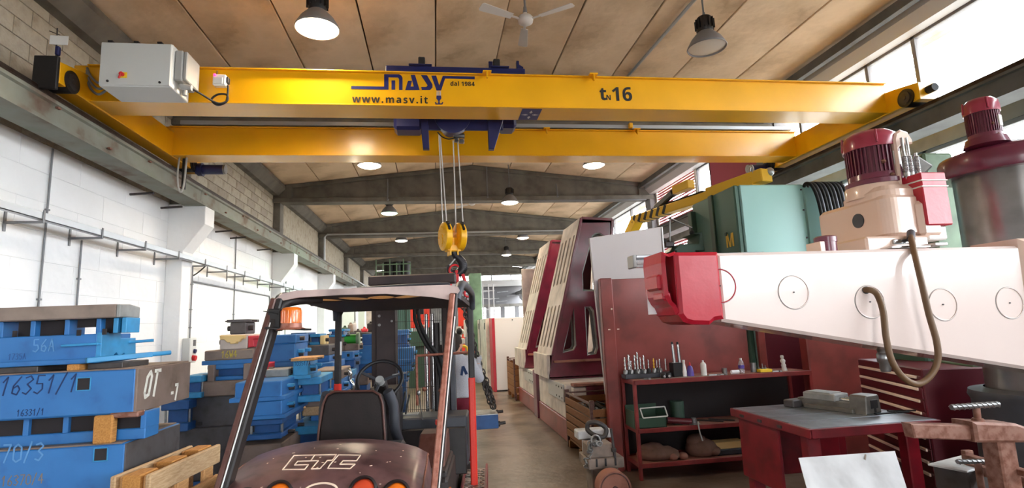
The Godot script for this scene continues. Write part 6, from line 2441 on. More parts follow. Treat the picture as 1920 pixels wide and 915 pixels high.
	var qa := at(1268, 470, 7.4)
	m.prism(poly_at([1262, 470, 1275, 458, 1310, 456, 1312, 440, 1300, 438, 1316, 434, 1322, 470], 7.4), -7.8, -7.4, Transform3D(), 0.01)
	m.box2(Vector3(qa.x, 0.0, -7.8), Vector3(qa.x + 0.3, qa.y + 0.02, -7.4), 0.01)
	solo("machine_block", m, mats["dark green"], "dark green casting at the left foot of the green machine", "machine part")
	# pale green machine column behind the drill head
	var pc := thing("machine_column", "two-tone green machine column rising behind the drill head", "machine", Vector3(5.3, 0, -5.3))
	m = Mb.new()
	m.box2(Vector3(5.0, 0.0, -5.6), Vector3(5.24, 3.45, -5.1), 0.02)
	part("side", m, mats["green machine"], pc)
	m = Mb.new()
	m.box2(Vector3(5.24, 0.0, -5.6), Vector3(5.6, 3.5, -5.0), 0.02)
	part("front", m, mats["pale green"], pc)
	# jib crane with hazard stripes
	var j := thing("jib_crane", "yellow jib arm with black hazard stripes reaching over the machines", "crane", Vector3(3.93, 0, -10.3))
	m = Mb.new()
	m.bar(Vector3(3.95, 0, -10.5), Vector3(3.95, 3.6, -10.5), 0.2, 0.2, Vector3.BACK, 0.01)
	m.bar(Vector3(3.95, 3.55, -10.5), Vector3(4.02, 3.82, -10.22), 0.2, 0.18, Vector3.UP, 0.01)
	part("post", m, mats["jib yellow"], j)
	m = Mb.new()
	m.bar(Vector3(4.0, 3.82, -10.3), Vector3(4.9, 3.86, -7.5), 0.2, 0.16, Vector3.UP, 0.01)
	part("arm", m, mats["jib yellow"], j)
	m = Mb.new()
	var dv := Vector3(0.9, 0.04, -0.0)
	for k in 6:
		var t := 0.03 + k * 0.06
		var c := Vector3(4.0, 3.82, -10.3).lerp(Vector3(4.9, 3.86, -7.5), t)
		var d := (Vector3(4.9, 3.86, -7.5) - Vector3(4.0, 3.82, -10.3)).normalized()
		var sx := Vector3.UP.cross(d).normalized()
		m.box(c - sx * 0.0, Vector3(0.206, 0.172, 0.07), 0.002, Basis(sx, Vector3.UP, d) * Basis(Vector3.RIGHT, 0.5))
	part("hazard_stripe", m, mats["black"], j)
	m = Mb.new()
	m.bar(Vector3(4.2, 3.93, -9.8), Vector3(4.7, 4.0, -8.7), 0.12, 0.05, Vector3.UP, 0.005)
	m.bar(Vector3(4.22, 3.94, -9.75), Vector3(4.35, 4.12, -9.2), 0.1, 0.12, Vector3.UP, 0.02)
	m.bar(Vector3(4.35, 4.12, -9.2), Vector3(4.4, 4.13, -9.05), 0.12, 0.14, Vector3.UP, 0.02)
	part("hoist_arm", m, mats["black"], j)
	m = Mb.new()
	m.bar(Vector3(4.35, 4.13, -9.12), Vector3(4.46, 4.15, -8.72), 0.16, 0.15, Vector3.UP, 0.01)
	part("hoist_box", m, mats["jib yellow"], j)
	m = Mb.new()
	m.bar(Vector3(4.62, 3.88, -8.4), Vector3(4.98, 3.92, -7.35), 0.24, 0.2, Vector3.UP, 0.012)
	part("end_box", m, mats["jib yellow"], j)
	m = Mb.new()
	m.ring(Vector3(4.86, 4.02, -7.55), Vector3(1, 0, 0.3), 0.1, 0.018, 18, 8)
	m.ball(Vector3(5.06, 3.98, -7.4), Vector3(0.07, 0.07, 0.07), 12)
	part("cable_loop", m, mats["galvanised"], j)
	# wooden crates
	crate(Vector3(1.97, 0.0, -8.42), Vector3(3.0, 0.78, -7.06), "near slatted wooden crate full of metal scrap beside the brown partition", true)
	crate(Vector3(1.93, 0.0, -15.05), Vector3(2.75, 0.95, -13.8), "far slatted wooden crate against the far cream machine base", false)

func crate(lo: Vector3, hi: Vector3, label: String, near: bool) -> void:
	# lo is the far aisle corner, hi the near inner corner
	var o := thing("wooden_crate", label, "crate", Vector3((lo.x + hi.x) * 0.5, 0, (lo.z + hi.z) * 0.5))
	var m := Mb.new()
	for z in [lo.z, hi.z]:
		for x in [lo.x, hi.x]:
			m = Mb.new()
			m.box(Vector3(x, (hi.y + 0.06) * 0.5, z), Vector3(0.06, hi.y + 0.06, 0.06), 0.006)
			part("corner_post", m, mats["guard brown"] if x == lo.x else mats["crate wood"], o)
	var n := 5
	for k in n:
		var y := 0.16 + (hi.y - 0.2) * (k + 0.5) / n
		var hgt := (hi.y - 0.2) / n - 0.018
		m = Mb.new()
		m.box(Vector3(lo.x - 0.02, y, (lo.z + hi.z) * 0.5), Vector3(0.022, hgt, hi.z - lo.z), 0.004)
		part("slat", m, mats["crate wood"], o)
		m = Mb.new()
		m.box(Vector3((lo.x + hi.x) * 0.5, y, hi.z + 0.02), Vector3(hi.x - lo.x, hgt, 0.022), 0.004)
		part("slat", m, mats["crate wood"], o)
		m = Mb.new()
		m.box(Vector3((lo.x + hi.x) * 0.5, y, lo.z - 0.02), Vector3(hi.x - lo.x, hgt, 0.022), 0.004)
		part("slat", m, mats["crate wood"], o)
		m = Mb.new()
		m.box(Vector3(hi.x + 0.02, y, (lo.z + hi.z) * 0.5), Vector3(0.022, hgt, hi.z - lo.z), 0.004)
		part("slat", m, mats["crate wood"], o)
	m = Mb.new()
	m.box2(Vector3(lo.x, 0.1, lo.z), Vector3(hi.x, 0.14, hi.z), 0.004)
	for z in [lo.z + 0.06, (lo.z + hi.z) * 0.5, hi.z - 0.06]:
		m.box2(Vector3(lo.x - 0.02, 0.0, z - 0.05), Vector3(hi.x, 0.1, z + 0.05), 0.004)
	part("skid", m, mats["crate wood"], o)
	m = Mb.new()
	m.box(Vector3(lo.x - 0.0, hi.y + 0.01, (lo.z + hi.z) * 0.5), Vector3(0.05, 0.02, hi.z - lo.z), 0.004)
	m.box(Vector3((lo.x + hi.x) * 0.5, hi.y + 0.01, lo.z), Vector3(hi.x - lo.x, 0.02, 0.05), 0.004)
	part("top_rail", m, mats["guard brown"], o)
	if near:
		var rng := RandomNumberGenerator.new()
		rng.seed = 33
		m = Mb.new()
		for k in 90:
			var p := Vector3(rng.randf_range(lo.x + 0.1, hi.x - 0.1), 0.56 + rng.randf() * 0.08, rng.randf_range(lo.z + 0.1, hi.z - 0.1))
			var b := Basis.from_euler(Vector3(rng.randf() * 3, rng.randf() * 3, rng.randf() * 3))
			if k % 3 == 0:
				m.ring(p, b.x, 0.05, 0.014, 12, 6)
			else:
				m.bar(p - b.x * 0.07, p + b.x * 0.07, 0.05, 0.03, b.y, 0.006)
		m.box2(Vector3(lo.x + 0.03, 0.14, lo.z + 0.03), Vector3(hi.x - 0.03, 0.56, hi.z - 0.03), 0.0)
		var sc := solo("metal_scrap", m, mats["dark steel"], "loose metal scrap filling the near wooden crate", "scrap")
		sc.set_meta("kind", "stuff")

# ---------------------------------------------------------------- tool shelf with its tools
func build_bench() -> void:
	var m: Mb
	var X0 := 2.33
	var X1 := 4.62
	var ZF := -6.4
	var ZB := -6.86
	var o := thing("tool_shelf", "red steel tool shelf with three boards against the brown partition", "shelf", Vector3(3.5, 0, -6.6))
	for x in [X0, X1]:
		for z in [ZF - 0.02, ZB + 0.02]:
			m = Mb.new()
			m.box2(Vector3(x - 0.02, 0, z - 0.02), Vector3(x + 0.02, 1.13, z + 0.02), 0.004)
			part("leg", m, mats["shelf red"], o)
	for y in [[1.13, 0.05], [0.57, 0.045], [0.18, 0.045]]:
		m = Mb.new()
		for z in [ZF - 0.01, ZB + 0.01]:
			m.box2(Vector3(X0, y[0] - y[1], z - 0.012), Vector3(X1, y[0] + 0.004, z + 0.012), 0.003)
		for x in [X0, X1]:
			m.box2(Vector3(x - 0.012, y[0] - y[1], ZB), Vector3(x + 0.012, y[0] + 0.004, ZF), 0.003)
		var b := part("board_frame", m, mats["shelf red"], o)
		m = Mb.new()
		m.box2(Vector3(X0 + 0.012, y[0] - 0.015, ZB + 0.02), Vector3(X1 - 0.012, y[0], ZF - 0.02), 0.002)
		part("board", m, mats["shelf board"], b)
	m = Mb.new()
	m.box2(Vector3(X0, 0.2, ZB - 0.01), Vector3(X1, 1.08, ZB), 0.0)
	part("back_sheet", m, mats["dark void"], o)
	m = Mb.new()
	m.box2(Vector3(X0 + 0.1, 1.13, -6.55), Vector3(3.4, 1.134, -6.42), 0.001)
	solo("steel_strip", m, mats["plate brown"], "flat steel strip lying along the front of the tool shelf top", "steel strip")
	var Y := 1.132
	# cutter rack
	m = Mb.new()
	m.box2(Vector3(2.29, Y, -6.76), Vector3(2.98, Y + 0.055, -6.6), 0.006)
	solo("cutter_rack", m, mats["mast grey"], "long dark rack holding a row of milling cutters on the shelf top", "tool rack")
	var tools := [[1171, 670, 3], [1178, 665, 4], [1182, 676, 3], [1189, 666, 3], [1194, 660, 3], [1200, 670, 2], [1206, 666, 3], [1215, 674, 2], [1225, 672, 2], [1231, 675, 2], [1236, 673, 2], [1247, 672, 2]]
	var lab := ["grey broad cutter at the left end of the rack", "tall twisted drill second in the rack", "short dark cutter third in the rack", "slim steel drill fourth in the rack", "tallest slim drill of the rack", "short reamer in the middle of the rack", "tall drill right of the middle of the rack", "short red-marked tap in the rack", "gold-tipped cutter in the right half of the rack", "thin short tap beside the gold-tipped cutter", "small cutter near the right end of the rack", "lone drill past the right end of the rack"]
	for k in tools.size():
		var t: Array = tools[k]
		var p := at(t[0], t[1], 6.68)
		var base := at(t[0], 693, 6.68)
		var c := thing("milling_cutter", lab[k], "cutter", Vector3(p.x, Y + 0.055, -6.68), "cutters in the rack on the tool shelf")
		m = Mb.new()
		m.lathe(pv([0.0, 0.0, 0.028, 0.0, 0.03, 0.035, 0.02, 0.05, 0.014, 0.055, 0.0, 0.055]), Transform3D(Basis(), Vector3(p.x, Y + (0.055 if k < 11 else 0.0), -6.68)), 14)
		part("holder", m, mats["steel"] if k % 2 == 0 else mats["black"], c)
		m = Mb.new()
		var r: float = 0.004 * t[2]
		var pts := PackedVector3Array()
		m.cyl(Vector3(p.x, Y + 0.08, -6.68), Vector3(p.x, p.y, -6.68), r, r * 0.7, 10)
		for q in 2:
			pts = PackedVector3Array()
			for i in 14:
				var f := i / 13.0
				pts.append(Vector3(p.x + cos(f * 9 + q * PI) * r, lerpf(Y + 0.12, p.y, f), -6.68 + sin(f * 9 + q * PI) * r))
			m.tube(pts, r * 0.35, 5)
		part("bit", m, mats["bright steel"] if k != 8 else mats["jib yellow"], c)
	for q in [[1243, "left of two round collets in front of the black pot", 0], [1252, "right of two round collets in front of the black pot", 1]]:
		var p := at(q[0], 696, 6.5)
		var c := thing("collet", q[1], "collet", Vector3(p.x, Y, -6.5), "collets on the tool shelf")
		m = Mb.new()
		m.lathe(pv([0.0, 0.0, 0.03, 0.0, 0.034, 0.02, 0.034, 0.05, 0.026, 0.06, 0.0, 0.06]), Transform3D(Basis(), Vector3(p.x, Y, -6.5)), 18)
		part("body", m, mats["black"], c)
		m = Mb.new()
		m.cyl(Vector3(p.x, Y + 0.025, -6.468), Vector3(p.x, Y + 0.025, -6.46), 0.016, -1.0, 12)
		part("end_face", m, mats["bright steel"], c)
	# two spindle tubes in a black pot
	var p := at(1268, 696, 6.6)
	var pot := thing("spindle_pot", "square black pot on the shelf top", "pot", Vector3(p.x, Y, -6.6))
	m = Mb.new()
	m.box2(Vector3(p.x - 0.065, Y, -6.66), Vector3(p.x + 0.065, Y + 0.17, -6.54), 0.008)
	part("body", m, mats["black"], pot)
	for q in [[1260, "left of the two steel spindles standing in the black pot"], [1270, "right of the two steel spindles standing in the black pot"]]:
		var s := at(q[0], 641, 6.6)
		var sp := thing("spindle", q[1], "spindle", Vector3(s.x, Y + 0.17, -6.6), "spindles in the black pot")
		m = Mb.new()
		m.cyl(Vector3(s.x + 0.008, Y + 0.165, -6.6), Vector3(s.x, s.y - 0.03, -6.6), 0.022, 0.018, 14)
		part("shaft", m, mats["bright steel"], sp)
		m = Mb.new()
		m.cyl(Vector3(s.x, s.y - 0.03, -6.6), Vector3(s.x - 0.002, s.y, -6.6), 0.016, 0.012, 12)
		part("tip", m, mats["black"], sp)
	bottle("tube", at(1283, 696, 6.55).x, Y, -6.55, [0.028, 0.0, 0.03, 0.06, 0.012, 0.17, 0.016, 0.17, 0.016, 0.2], 3, mats["white plastic"], mats["white plastic"], "white tube with a red band standing beside the black pot")
	bottle("bottle", at(1294, 693, 6.55).x, Y, -6.55, [0.042, 0.0, 0.042, 0.05, 0.03, 0.11, 0.012, 0.13, 0.008, 0.17], 3, mats["bottle purple"], mats["signal red"], "purple bottle with a thin red nozzle on the shelf top")
	bottle("spray_bottle", at(1319, 693, 6.55).x, Y, -6.55, [0.036, 0.0, 0.037, 0.13, 0.026, 0.155, 0.012, 0.16, 0.01, 0.185], 3, mats["lens grey"], mats["white plastic"], "dirty white bottle with a pointed cap on the shelf top")
	bottle("cup", at(1358, 690, 6.6).x, Y, -6.6, [0.03, 0.0, 0.031, 0.07, 0.027, 0.07, 0.026, 0.02, 0.0, 0.02], 4, mats["steel"], mats["steel"], "small steel cup left of the water bottle")
	bottle("water_bottle", at(1390, 690, 6.55).x, Y, -6.55, [0.034, 0.0, 0.036, 0.05, 0.032, 0.06, 0.036, 0.1, 0.03, 0.14, 0.014, 0.16, 0.016, 0.165, 0.016, 0.185], 5, mats["clear plastic"], mats["white plastic"], "clear water bottle with a blue label on the shelf top")
	m = Mb.new()
	var wbx := at(1390, 690, 6.55).x
	m.cyl(Vector3(wbx, Y + 0.06, -6.55), Vector3(wbx, Y + 0.1, -6.55), 0.0365, -1.0, 18, false)
	solo("bottle_label", m, mats["bottle purple"], "blue paper label around the clear water bottle", "label")
	bottle("tin", at(1412, 686, 6.6).x, Y, -6.6, [0.036, 0.0, 0.036, 0.115, 0.033, 0.115, 0.032, 0.02, 0.0, 0.02], 4, mats["steel"], mats["steel"], "tall steel tin right of the water bottle")
	# white roll
	m = Mb.new()
	var a := at(1370, 687, 6.5)
	m.cyl(Vector3(a.x, Y + 0.025, -6.5), Vector3(a.x + 0.1, Y + 0.025, -6.5), 0.024, -1.0, 16)
	solo("paper_roll", m, mats["paper"], "white paper roll lying left of the water bottle", "roll")
	# yellow box with small cutters
	a = at(1432, 688, 6.55)
	m = Mb.new()
	m.box2(Vector3(a.x - 0.08, Y, -6.62), Vector3(a.x + 0.08, Y + 0.035, -6.5), 0.004)
	solo("yellow_box", m, mats["sign yellow"], "flat yellow box near the right end of the shelf top", "box")
	var k2 := 0
	for dx in [-0.05, 0.0, 0.04]:
		m = Mb.new()
		m.cyl(Vector3(a.x + dx, Y + 0.035, -6.58), Vector3(a.x + dx, Y + 0.1 - absf(dx) * 0.6, -6.58), 0.009, 0.006, 10)
		m.cyl(Vector3(a.x + dx, Y + 0.035, -6.58), Vector3(a.x + dx, Y + 0.05, -6.58), 0.016, -1.0, 10)
		solo("small_cutter", m, mats["steel"], ["left small cutter standing on the yellow box", "middle small cutter standing on the yellow box", "right small cutter standing on the yellow box"][k2], "cutter", "small cutters on the yellow box")
		k2 += 1
	# turned brass-like figure
	a = at(1470, 684, 6.55)
	m = Mb.new()
	m.lathe(pv([0.0, 0.0, 0.035, 0.0, 0.026, 0.05, 0.03, 0.07, 0.02, 0.09, 0.03, 0.115, 0.032, 0.13, 0.014, 0.15, 0.022, 0.17, 0.02, 0.19, 0.0, 0.195]), Transform3D(Basis(Vector3.BACK, 0.1), Vector3(a.x, Y, -6.55)), 18)
	solo("oil_can", m, mats["lens grey"], "slim upright metal can at the right end of the shelf top", "oil can")
	# loose things along the edge
	var lo := [[1338, 692, 0.12, "dark wrench lying over the shelf's front edge"], [1352, 690, 0.1, "thin steel rod lying in front of the steel cup"], [1455, 684, 0.09, "small steel rod lying beside the yellow box"], [1212, 701, 0.06, "flat steel washer lying before the cutter rack"]]
	for l in lo:
		var q := at(l[0], l[1], 6.46)
		m = Mb.new()
		m.bar(Vector3(q.x - l[2] * 0.5, Y + 0.01, -6.48), Vector3(q.x + l[2] * 0.5, Y + 0.01, -6.44), 0.02, 0.018)
		m.cyl(Vector3(q.x + l[2] * 0.4, Y, -6.44), Vector3(q.x + l[2] * 0.4, Y + 0.02, -6.44), 0.02, -1.0, 12)
		solo("hand_tool", m, mats["steel"], l[3], "tool", "loose tools on the shelf edge")
	# middle board: green box, canister, tools
	var Y2 := 0.57
	a = at(1222, 800, 6.45)
	var gb := thing("tool_box", "open green tool box with a pale frame, on the middle board", "tool box", Vector3(a.x, Y2, -6.55))
	m = Mb.new()
	m.box2(Vector3(a.x - 0.21, Y2, -6.75), Vector3(a.x + 0.19, Y2 + 0.01, -6.45), 0.002)
	m.box2(Vector3(a.x - 0.21, Y2, -6.46), Vector3(a.x + 0.19, Y2 + 0.12, -6.45), 0.002)
	m.box2(Vector3(a.x - 0.21, Y2, -6.75), Vector3(a.x + 0.19, Y2 + 0.24, -6.74), 0.002)
	for x in [-0.21, 0.18]:
		m.box2(Vector3(a.x + x, Y2, -6.75), Vector3(a.x + x + 0.01, Y2 + 0.2, -6.45), 0.002)
	part("body", m, mats["tool green"], gb)
	m = Mb.new()
	var f := [at(1200, 766, 6.45), at(1246, 762, 6.45), at(1252, 780, 6.45), at(1206, 784, 6.45)]
	for k in 4:
		m.bar(f[k], f[(k + 1) % 4], 0.014, 0.01, Vector3.BACK, 0.002)
	part("frame", m, mats["lens grey"], gb)
	m = Mb.new()
	for k in 5:
		m.bar(Vector3(a.x - 0.1 + k * 0.04, Y2 + 0.06, -6.6), Vector3(a.x - 0.02 + k * 0.04, Y2 + 0.1, -6.5), 0.03, 0.025)
	solo("hand_tool", m, mats["steel"], "heap of steel tools inside the open green tool box", "tools")
	a = at(1272, 783, 6.6)
	bottle("canister", a.x, Y2, -6.62, [0.085, 0.0, 0.085, 0.26, 0.08, 0.27, 0.0, 0.27], 3, mats["dark green"], mats["dark green"], "dark green canister behind the grinder on the middle board")
	var gr := thing("angle_grinder", "maroon hand grinder with its cable on the middle board", "grinder", Vector3(a.x + 0.05, Y2, -6.5))
	m = Mb.new()
	var ga := at(1262, 790, 6.5)
	m.tube(p3([Vector3(ga.x - 0.05, Y2 + 0.06, -6.55), Vector3(ga.x + 0.12, Y2 + 0.045, -6.5), Vector3(ga.x + 0.22, Y2 + 0.04, -6.47)]), 0.036, 12)
	part("body", m, mats["drawer maroon"], gr)
	m = Mb.new()
	m.cyl(Vector3(ga.x + 0.25, Y2 + 0.02, -6.47), Vector3(ga.x + 0.25, Y2 + 0.08, -6.47), 0.04, 0.03, 14)
	m.cyl(Vector3(ga.x + 0.25, Y2 + 0.01, -6.47), Vector3(ga.x + 0.25, Y2 + 0.02, -6.47), 0.07, -1.0, 18)
	part("head", m, mats["steel"], gr)
	m = Mb.new()
	m.tube(curve([Vector3(ga.x + 0.3, Y2 + 0.03, -6.46), Vector3(ga.x + 0.26, Y2 + 0.02, -6.38), Vector3(ga.x + 0.27, Y2 - 0.08, -6.375), Vector3(ga.x + 0.29, Y2 - 0.17, -6.37)]), 0.008, 6)
	part("cord", m, mats["box grey"], gr)
	for q in [[1352, 777, "long dark file lying on the middle board"], [1330, 770, "second bar lying behind the file on the middle board"]]:
		var w := at(q[0], q[1], 6.6)
		m = Mb.new()
		m.bar(Vector3(w.x - 0.12, Y2 + 0.01, -6.7), Vector3(w.x + 0.12, Y2 + 0.01, -6.5), 0.03, 0.018)
		solo("file", m, mats["dark steel"], q[2], "file")
	# bottom board: sacks and box
	var Y3 := 0.18
	for s in [[1235, 860, 0.26, 0.14, "brown sack slumped at the left end of the bottom board"], [1318, 850, 0.2, 0.19, "rounded brown sack in the middle of the bottom board"]]:
		var c := at(s[0], s[1], 6.6)
		m = Mb.new()
		m.ball(Vector3(c.x, Y3 + s[3] * 0.42, -6.62), Vector3(s[2], s[3] * 0.62, 0.17), 24)
		m.ball(Vector3(c.x - 0.05, Y3 + s[3] * 0.8, -6.64), Vector3(s[2] * 0.6, s[3] * 0.5, 0.12), 20)
		m.ball(Vector3(c.x + s[2] * 0.5, Y3 + s[3] * 0.3, -6.55), Vector3(s[2] * 0.5, s[3] * 0.35, 0.1), 16)
		var rng := RandomNumberGenerator.new()
		rng.seed = int(s[0])
		var nz := FastNoiseLite.new()
		nz.seed = int(s[0])
		nz.frequency = 6.0
		for k in m.v.size():
			var pnt := m.v[k]
			m.v[k] = pnt + m.n[k] * nz.get_noise_3d(pnt.x, pnt.y, pnt.z) * 0.02
			m.v[k].y = maxf(m.v[k].y, Y3 + 0.001)
		solo("sack", m, mats["sack"], s[4], "sack")
	for s in [[1262, 862, 0.07, "pale folded rag between the two sacks"], [1281, 860, 0.06, "small round rag beside the middle sack"]]:
		var c := at(s[0], s[1], 6.5)
		m = Mb.new()
		m.ball(Vector3(c.x, Y3 + 0.035, -6.5), Vector3(s[2], 0.045, 0.06), 14)
		for k in m.v.size():
			m.v[k].y = maxf(m.v[k].y, Y3 + 0.001)
		solo("rag", m, mats["shelf board"], s[3], "rag")
	var bx := at(1365, 855, 6.55)
	m = Mb.new()
	m.box2(Vector3(bx.x - 0.16, Y3, -6.7), Vector3(bx.x + 0.3, Y3 + 0.07, -6.5), 0.01)
	solo("tool_case", m, mats["mast grey"], "dark flat case under the cardboard box on the bottom board", "case")
	m = Mb.new()
	m.box2(Vector3(bx.x - 0.16, Y3 + 0.07, -6.68), Vector3(bx.x + 0.22, Y3 + 0.15, -6.52), 0.004)
	solo("cardboard_box", m, mats["beige"], "small cardboard box with dark print on the bottom board", "box")

func bottle(nm: String, x: float, y: float, z: float, prof: Array, split: int, body: Material, cap: Material, label: String) -> void:
	var o := thing(nm, label, nm.replace("_", " "), Vector3(x, y, z))
	var pr := PackedVector2Array([Vector2(0, 0)])
	for k in range(0, prof.size(), 2):
		pr.append(Vector2(prof[k], prof[k + 1]))
	var lowp := pr.slice(0, mini(split + 2, pr.size()))
	var hip := pr.slice(mini(split + 1, pr.size()))
	var m := Mb.new()
	m.lathe(lowp, Transform3D(Basis(), Vector3(x, y, z)), 20)
	part("body", m, body, o)
	if hip.size() > 1:
		hip.append(Vector2(0, hip[hip.size() - 1].y))
		m = Mb.new()
		m.lathe(hip, Transform3D(Basis(), Vector3(x, y, z)), 16)
		part("cap", m, cap, o)

# ---------------------------------------------------------------- radial drill
func build_drill() -> void:
	var m: Mb
	var o := thing("radial_drill", "large radial drill with a cream arm, red arm end, motor head and polished column", "drilling machine", Vector3(4.66, 0, -3.75))
	# arm: tapering beam parallel to the camera wall
	m = Mb.new()
	m.prism(pv([1.79, 2.25, 4.45, 2.25, 4.45, 1.31, 1.79, 1.815]), -3.6, -3.25, Transform3D(), 0.02)
	var arm := part("arm", m, mats["arm cream"], o)
	m = Mb.new()
	m.prism(pv([1.5, 1.87, 1.53, 1.825, 1.58, 1.808, 1.70, 1.8, 1.735, 1.825, 1.80, 1.832, 1.80, 2.258, 1.52, 2.262, 1.5, 2.25]), -3.605, -3.235, Transform3D(), 0.025)
	m.prism(pv([1.425, 1.99, 1.45, 1.94, 1.47, 1.92, 1.49, 1.87, 1.52, 1.86, 1.52, 2.27, 1.47, 2.255, 1.43, 2.27, 1.42, 2.2]), -3.59, -3.25, Transform3D(), 0.02)
	m.box2(Vector3(1.4, 2.03, -3.5), Vector3(1.46, 2.13, -3.3), 0.02)
	m.box2(Vector3(1.42, 1.96, -3.45), Vector3(1.48, 2.02, -3.28), 0.02)
	part("arm_end", m, mats["arm red"], arm, "glossy red arm end")
	for c in [[1350, 536], [1488, 548], [1631, 566], [1768, 571], [1893, 568]]:
		var p := at(c[0], c[1], 3.25)
		m = Mb.new()
		m.ring(Vector3(p.x, p.y, -3.248), Vector3.BACK, 0.105, 0.0035, 48, 6)
		part("round_cover", m, mats["arm cream"] if c[0] > 1400 else mats["arm red"], arm)
		m = Mb.new()
		m.ring(Vector3(p.x, p.y, -3.2495), Vector3.BACK, 0.11, 0.0018, 48, 5)
		part("cover_gap", m, mats["box grey"], arm)
		m = Mb.new()
		m.cyl(Vector3(p.x, p.y, -3.26), Vector3(p.x, p.y, -3.2445), 0.005, -1.0, 8)
		part("cover_screw", m, mats["dark steel"], arm)
	# clamp sleeve round the column
	m = Mb.new()
	m.lathe(pv([0.38, 1.62, 0.44, 1.62, 0.45, 1.66, 0.45, 2.26, 0.43, 2.3, 0.38, 2.3]), Transform3D(Basis(), Vector3(4.66, 0, -3.75)), 40)
	m.prism(pv([4.04, 2.3, 4.6, 2.3, 4.6, 1.6, 4.0, 1.42]), -3.62, -3.22, Transform3D(), 0.03)
	part("clamp_sleeve", m, mats["head cream"], o)
	# column
	m = Mb.new()
	m.cyl(Vector3(4.66, 0.2, -3.75), Vector3(4.66, 2.97, -3.75), 0.345, -1.0, 48)
	var col := part("column", m, mats["column steel"], o)
	m = Mb.new()
	m.cyl(Vector3(4.5, 2.2, -3.33), Vector3(4.5, 2.95, -3.37), 0.022, -1.0, 12)
	part("lift_screw", m, mats["bright steel"], col)
	m = Mb.new()
	m.lathe(pv([0.0, 0.0, 0.62, 0.0, 0.64, 0.06, 0.62, 0.12, 0.5, 0.2, 0.46, 0.3, 0.45, 1.1, 0.47, 1.14, 0.46, 1.18, 0.36, 1.2]), Transform3D(Basis(), Vector3(4.66, 0, -3.75)), 40)
	part("column_foot", m, mats["mast grey"], o)
	m = Mb.new()
	m.lathe(pv([0.34, 2.9, 0.42, 2.9, 0.43, 2.92, 0.43, 3.04, 0.415, 3.07, 0.2, 3.14, 0.0, 3.14]), Transform3D(Basis(), Vector3(4.66, 0, -3.75)), 44)
	m.lathe(pv([0.0, 3.08, 0.15, 3.1, 0.13, 3.16, 0.0, 3.16]), Transform3D(Basis(), Vector3(4.38, 0, -3.62)), 30)
	part("column_cap", m, mats["motor maroon"], o)
	motor(o, Vector3(4.38, 3.12, -3.62), 0.112, 0.37, "lift_motor")
	# drill head behind the arm
	m = Mb.new()
	# rounded casting, seen along its long side
	m.prism(rrect(3.24, -4.2, 3.56, -3.44, 0.09, 6), 2.36, 2.68, Transform3D(Basis(Vector3.RIGHT, Vector3.BACK, Vector3.UP), Vector3()), 0.03)
	m.prism(rrect(3.26, -3.95, 3.62, -3.46, 0.12, 6), 2.6, 2.76, Transform3D(Basis(Vector3.RIGHT, Vector3.BACK, Vector3.UP), Vector3()), 0.04)
	var head := part("head_casting", m, mats["head cream"], o)
	m = Mb.new()
	m.lathe(pv([0.0, 2.7, 0.215, 2.7, 0.21, 2.79, 0.2, 2.81, 0.0, 2.81]), Transform3D(Basis(), Vector3(3.45, 0, -3.75)), 36)
	part("motor_seat", m, mats["head cream"], head)
	m = Mb.new()
	m.cyl(Vector3(3.25, 2.53, -3.72), Vector3(3.232, 2.53, -3.72), 0.055, -1.0, 28)
	part("sight_glass", m, mats["mast grey"], head)
	m = Mb.new()
	m.box2(Vector3(3.46, 2.35, -3.75), Vector3(3.64, 2.62, -3.4), 0.03)
	m.box2(Vector3(3.0, 2.25, -4.0), Vector3(3.5, 2.36, -3.4), 0.015)
	part("saddle", m, mats["head cream"], head)
	m = Mb.new()
	m.box2(Vector3(3.2, 2.3, -3.5), Vector3(3.36, 2.335, -3.38), 0.006)
	m.box2(Vector3(3.1, 2.26, -3.42), Vector3(3.4, 2.275, -3.3), 0.004)
	m.box2(Vector3(3.42, 2.27, -3.4), Vector3(3.52, 2.29, -3.28), 0.004)
	part("clamp_bar", m, mats["bright steel"], head)
	motor(o, Vector3(3.45, 2.8, -3.74), 0.185, 0.44, "main_motor")
	m = Mb.new()
	m.bar(Vector3(3.62, 2.95, -3.6), Vector3(3.7, 2.85, -3.55), 0.06, 0.16, Vector3.UP, 0.01)
	part("terminal_box", m, mats["steel"], o)
	# spindle
	m = Mb.new()
	m.lathe(pv([0.0, 1.42, 0.03, 1.42, 0.035, 1.44, 0.035, 1.48, 0.045, 1.49, 0.045, 1.54, 0.035, 1.55, 0.04, 1.58, 0.055, 1.6, 0.055, 1.85, 0.0, 1.85]), Transform3D(Basis(), Vector3(3.1, 0, -3.5)), 24)
	part("spindle", m, mats["steel"], o)
	# small maroon pump behind the arm
	m = Mb.new()
	m.lathe(pv([0.0, 2.23, 0.07, 2.23, 0.07, 2.34, 0.075, 2.34, 0.075, 2.375, 0.06, 2.385, 0.0, 2.385]), Transform3D(Basis(), Vector3(2.78, 0, -3.52)), 24)
	part("coolant_pump", m, mats["motor maroon"], o)
	m = Mb.new()
	m.box2(Vector3(2.68, 2.25, -3.6), Vector3(2.72, 2.34, -3.45), 0.004)
	part("pump_bracket", m, mats["head cream"], o)
	# red counterweight box with spring rods
	m = Mb.new()
	m.box2(Vector3(3.49, 2.43, -3.68), Vector3(3.70, 2.82, -3.38), 0.008)
	var rb := part("counterweight_box", m, mats["arm red"], o)
	m = Mb.new()
	for y in [2.755, 2.71]:
		m.box2(Vector3(3.485, y, -3.685), Vector3(3.705, y + 0.01, -3.375), 0.002)
	part("box_trim", m, mats["lens grey"], rb)
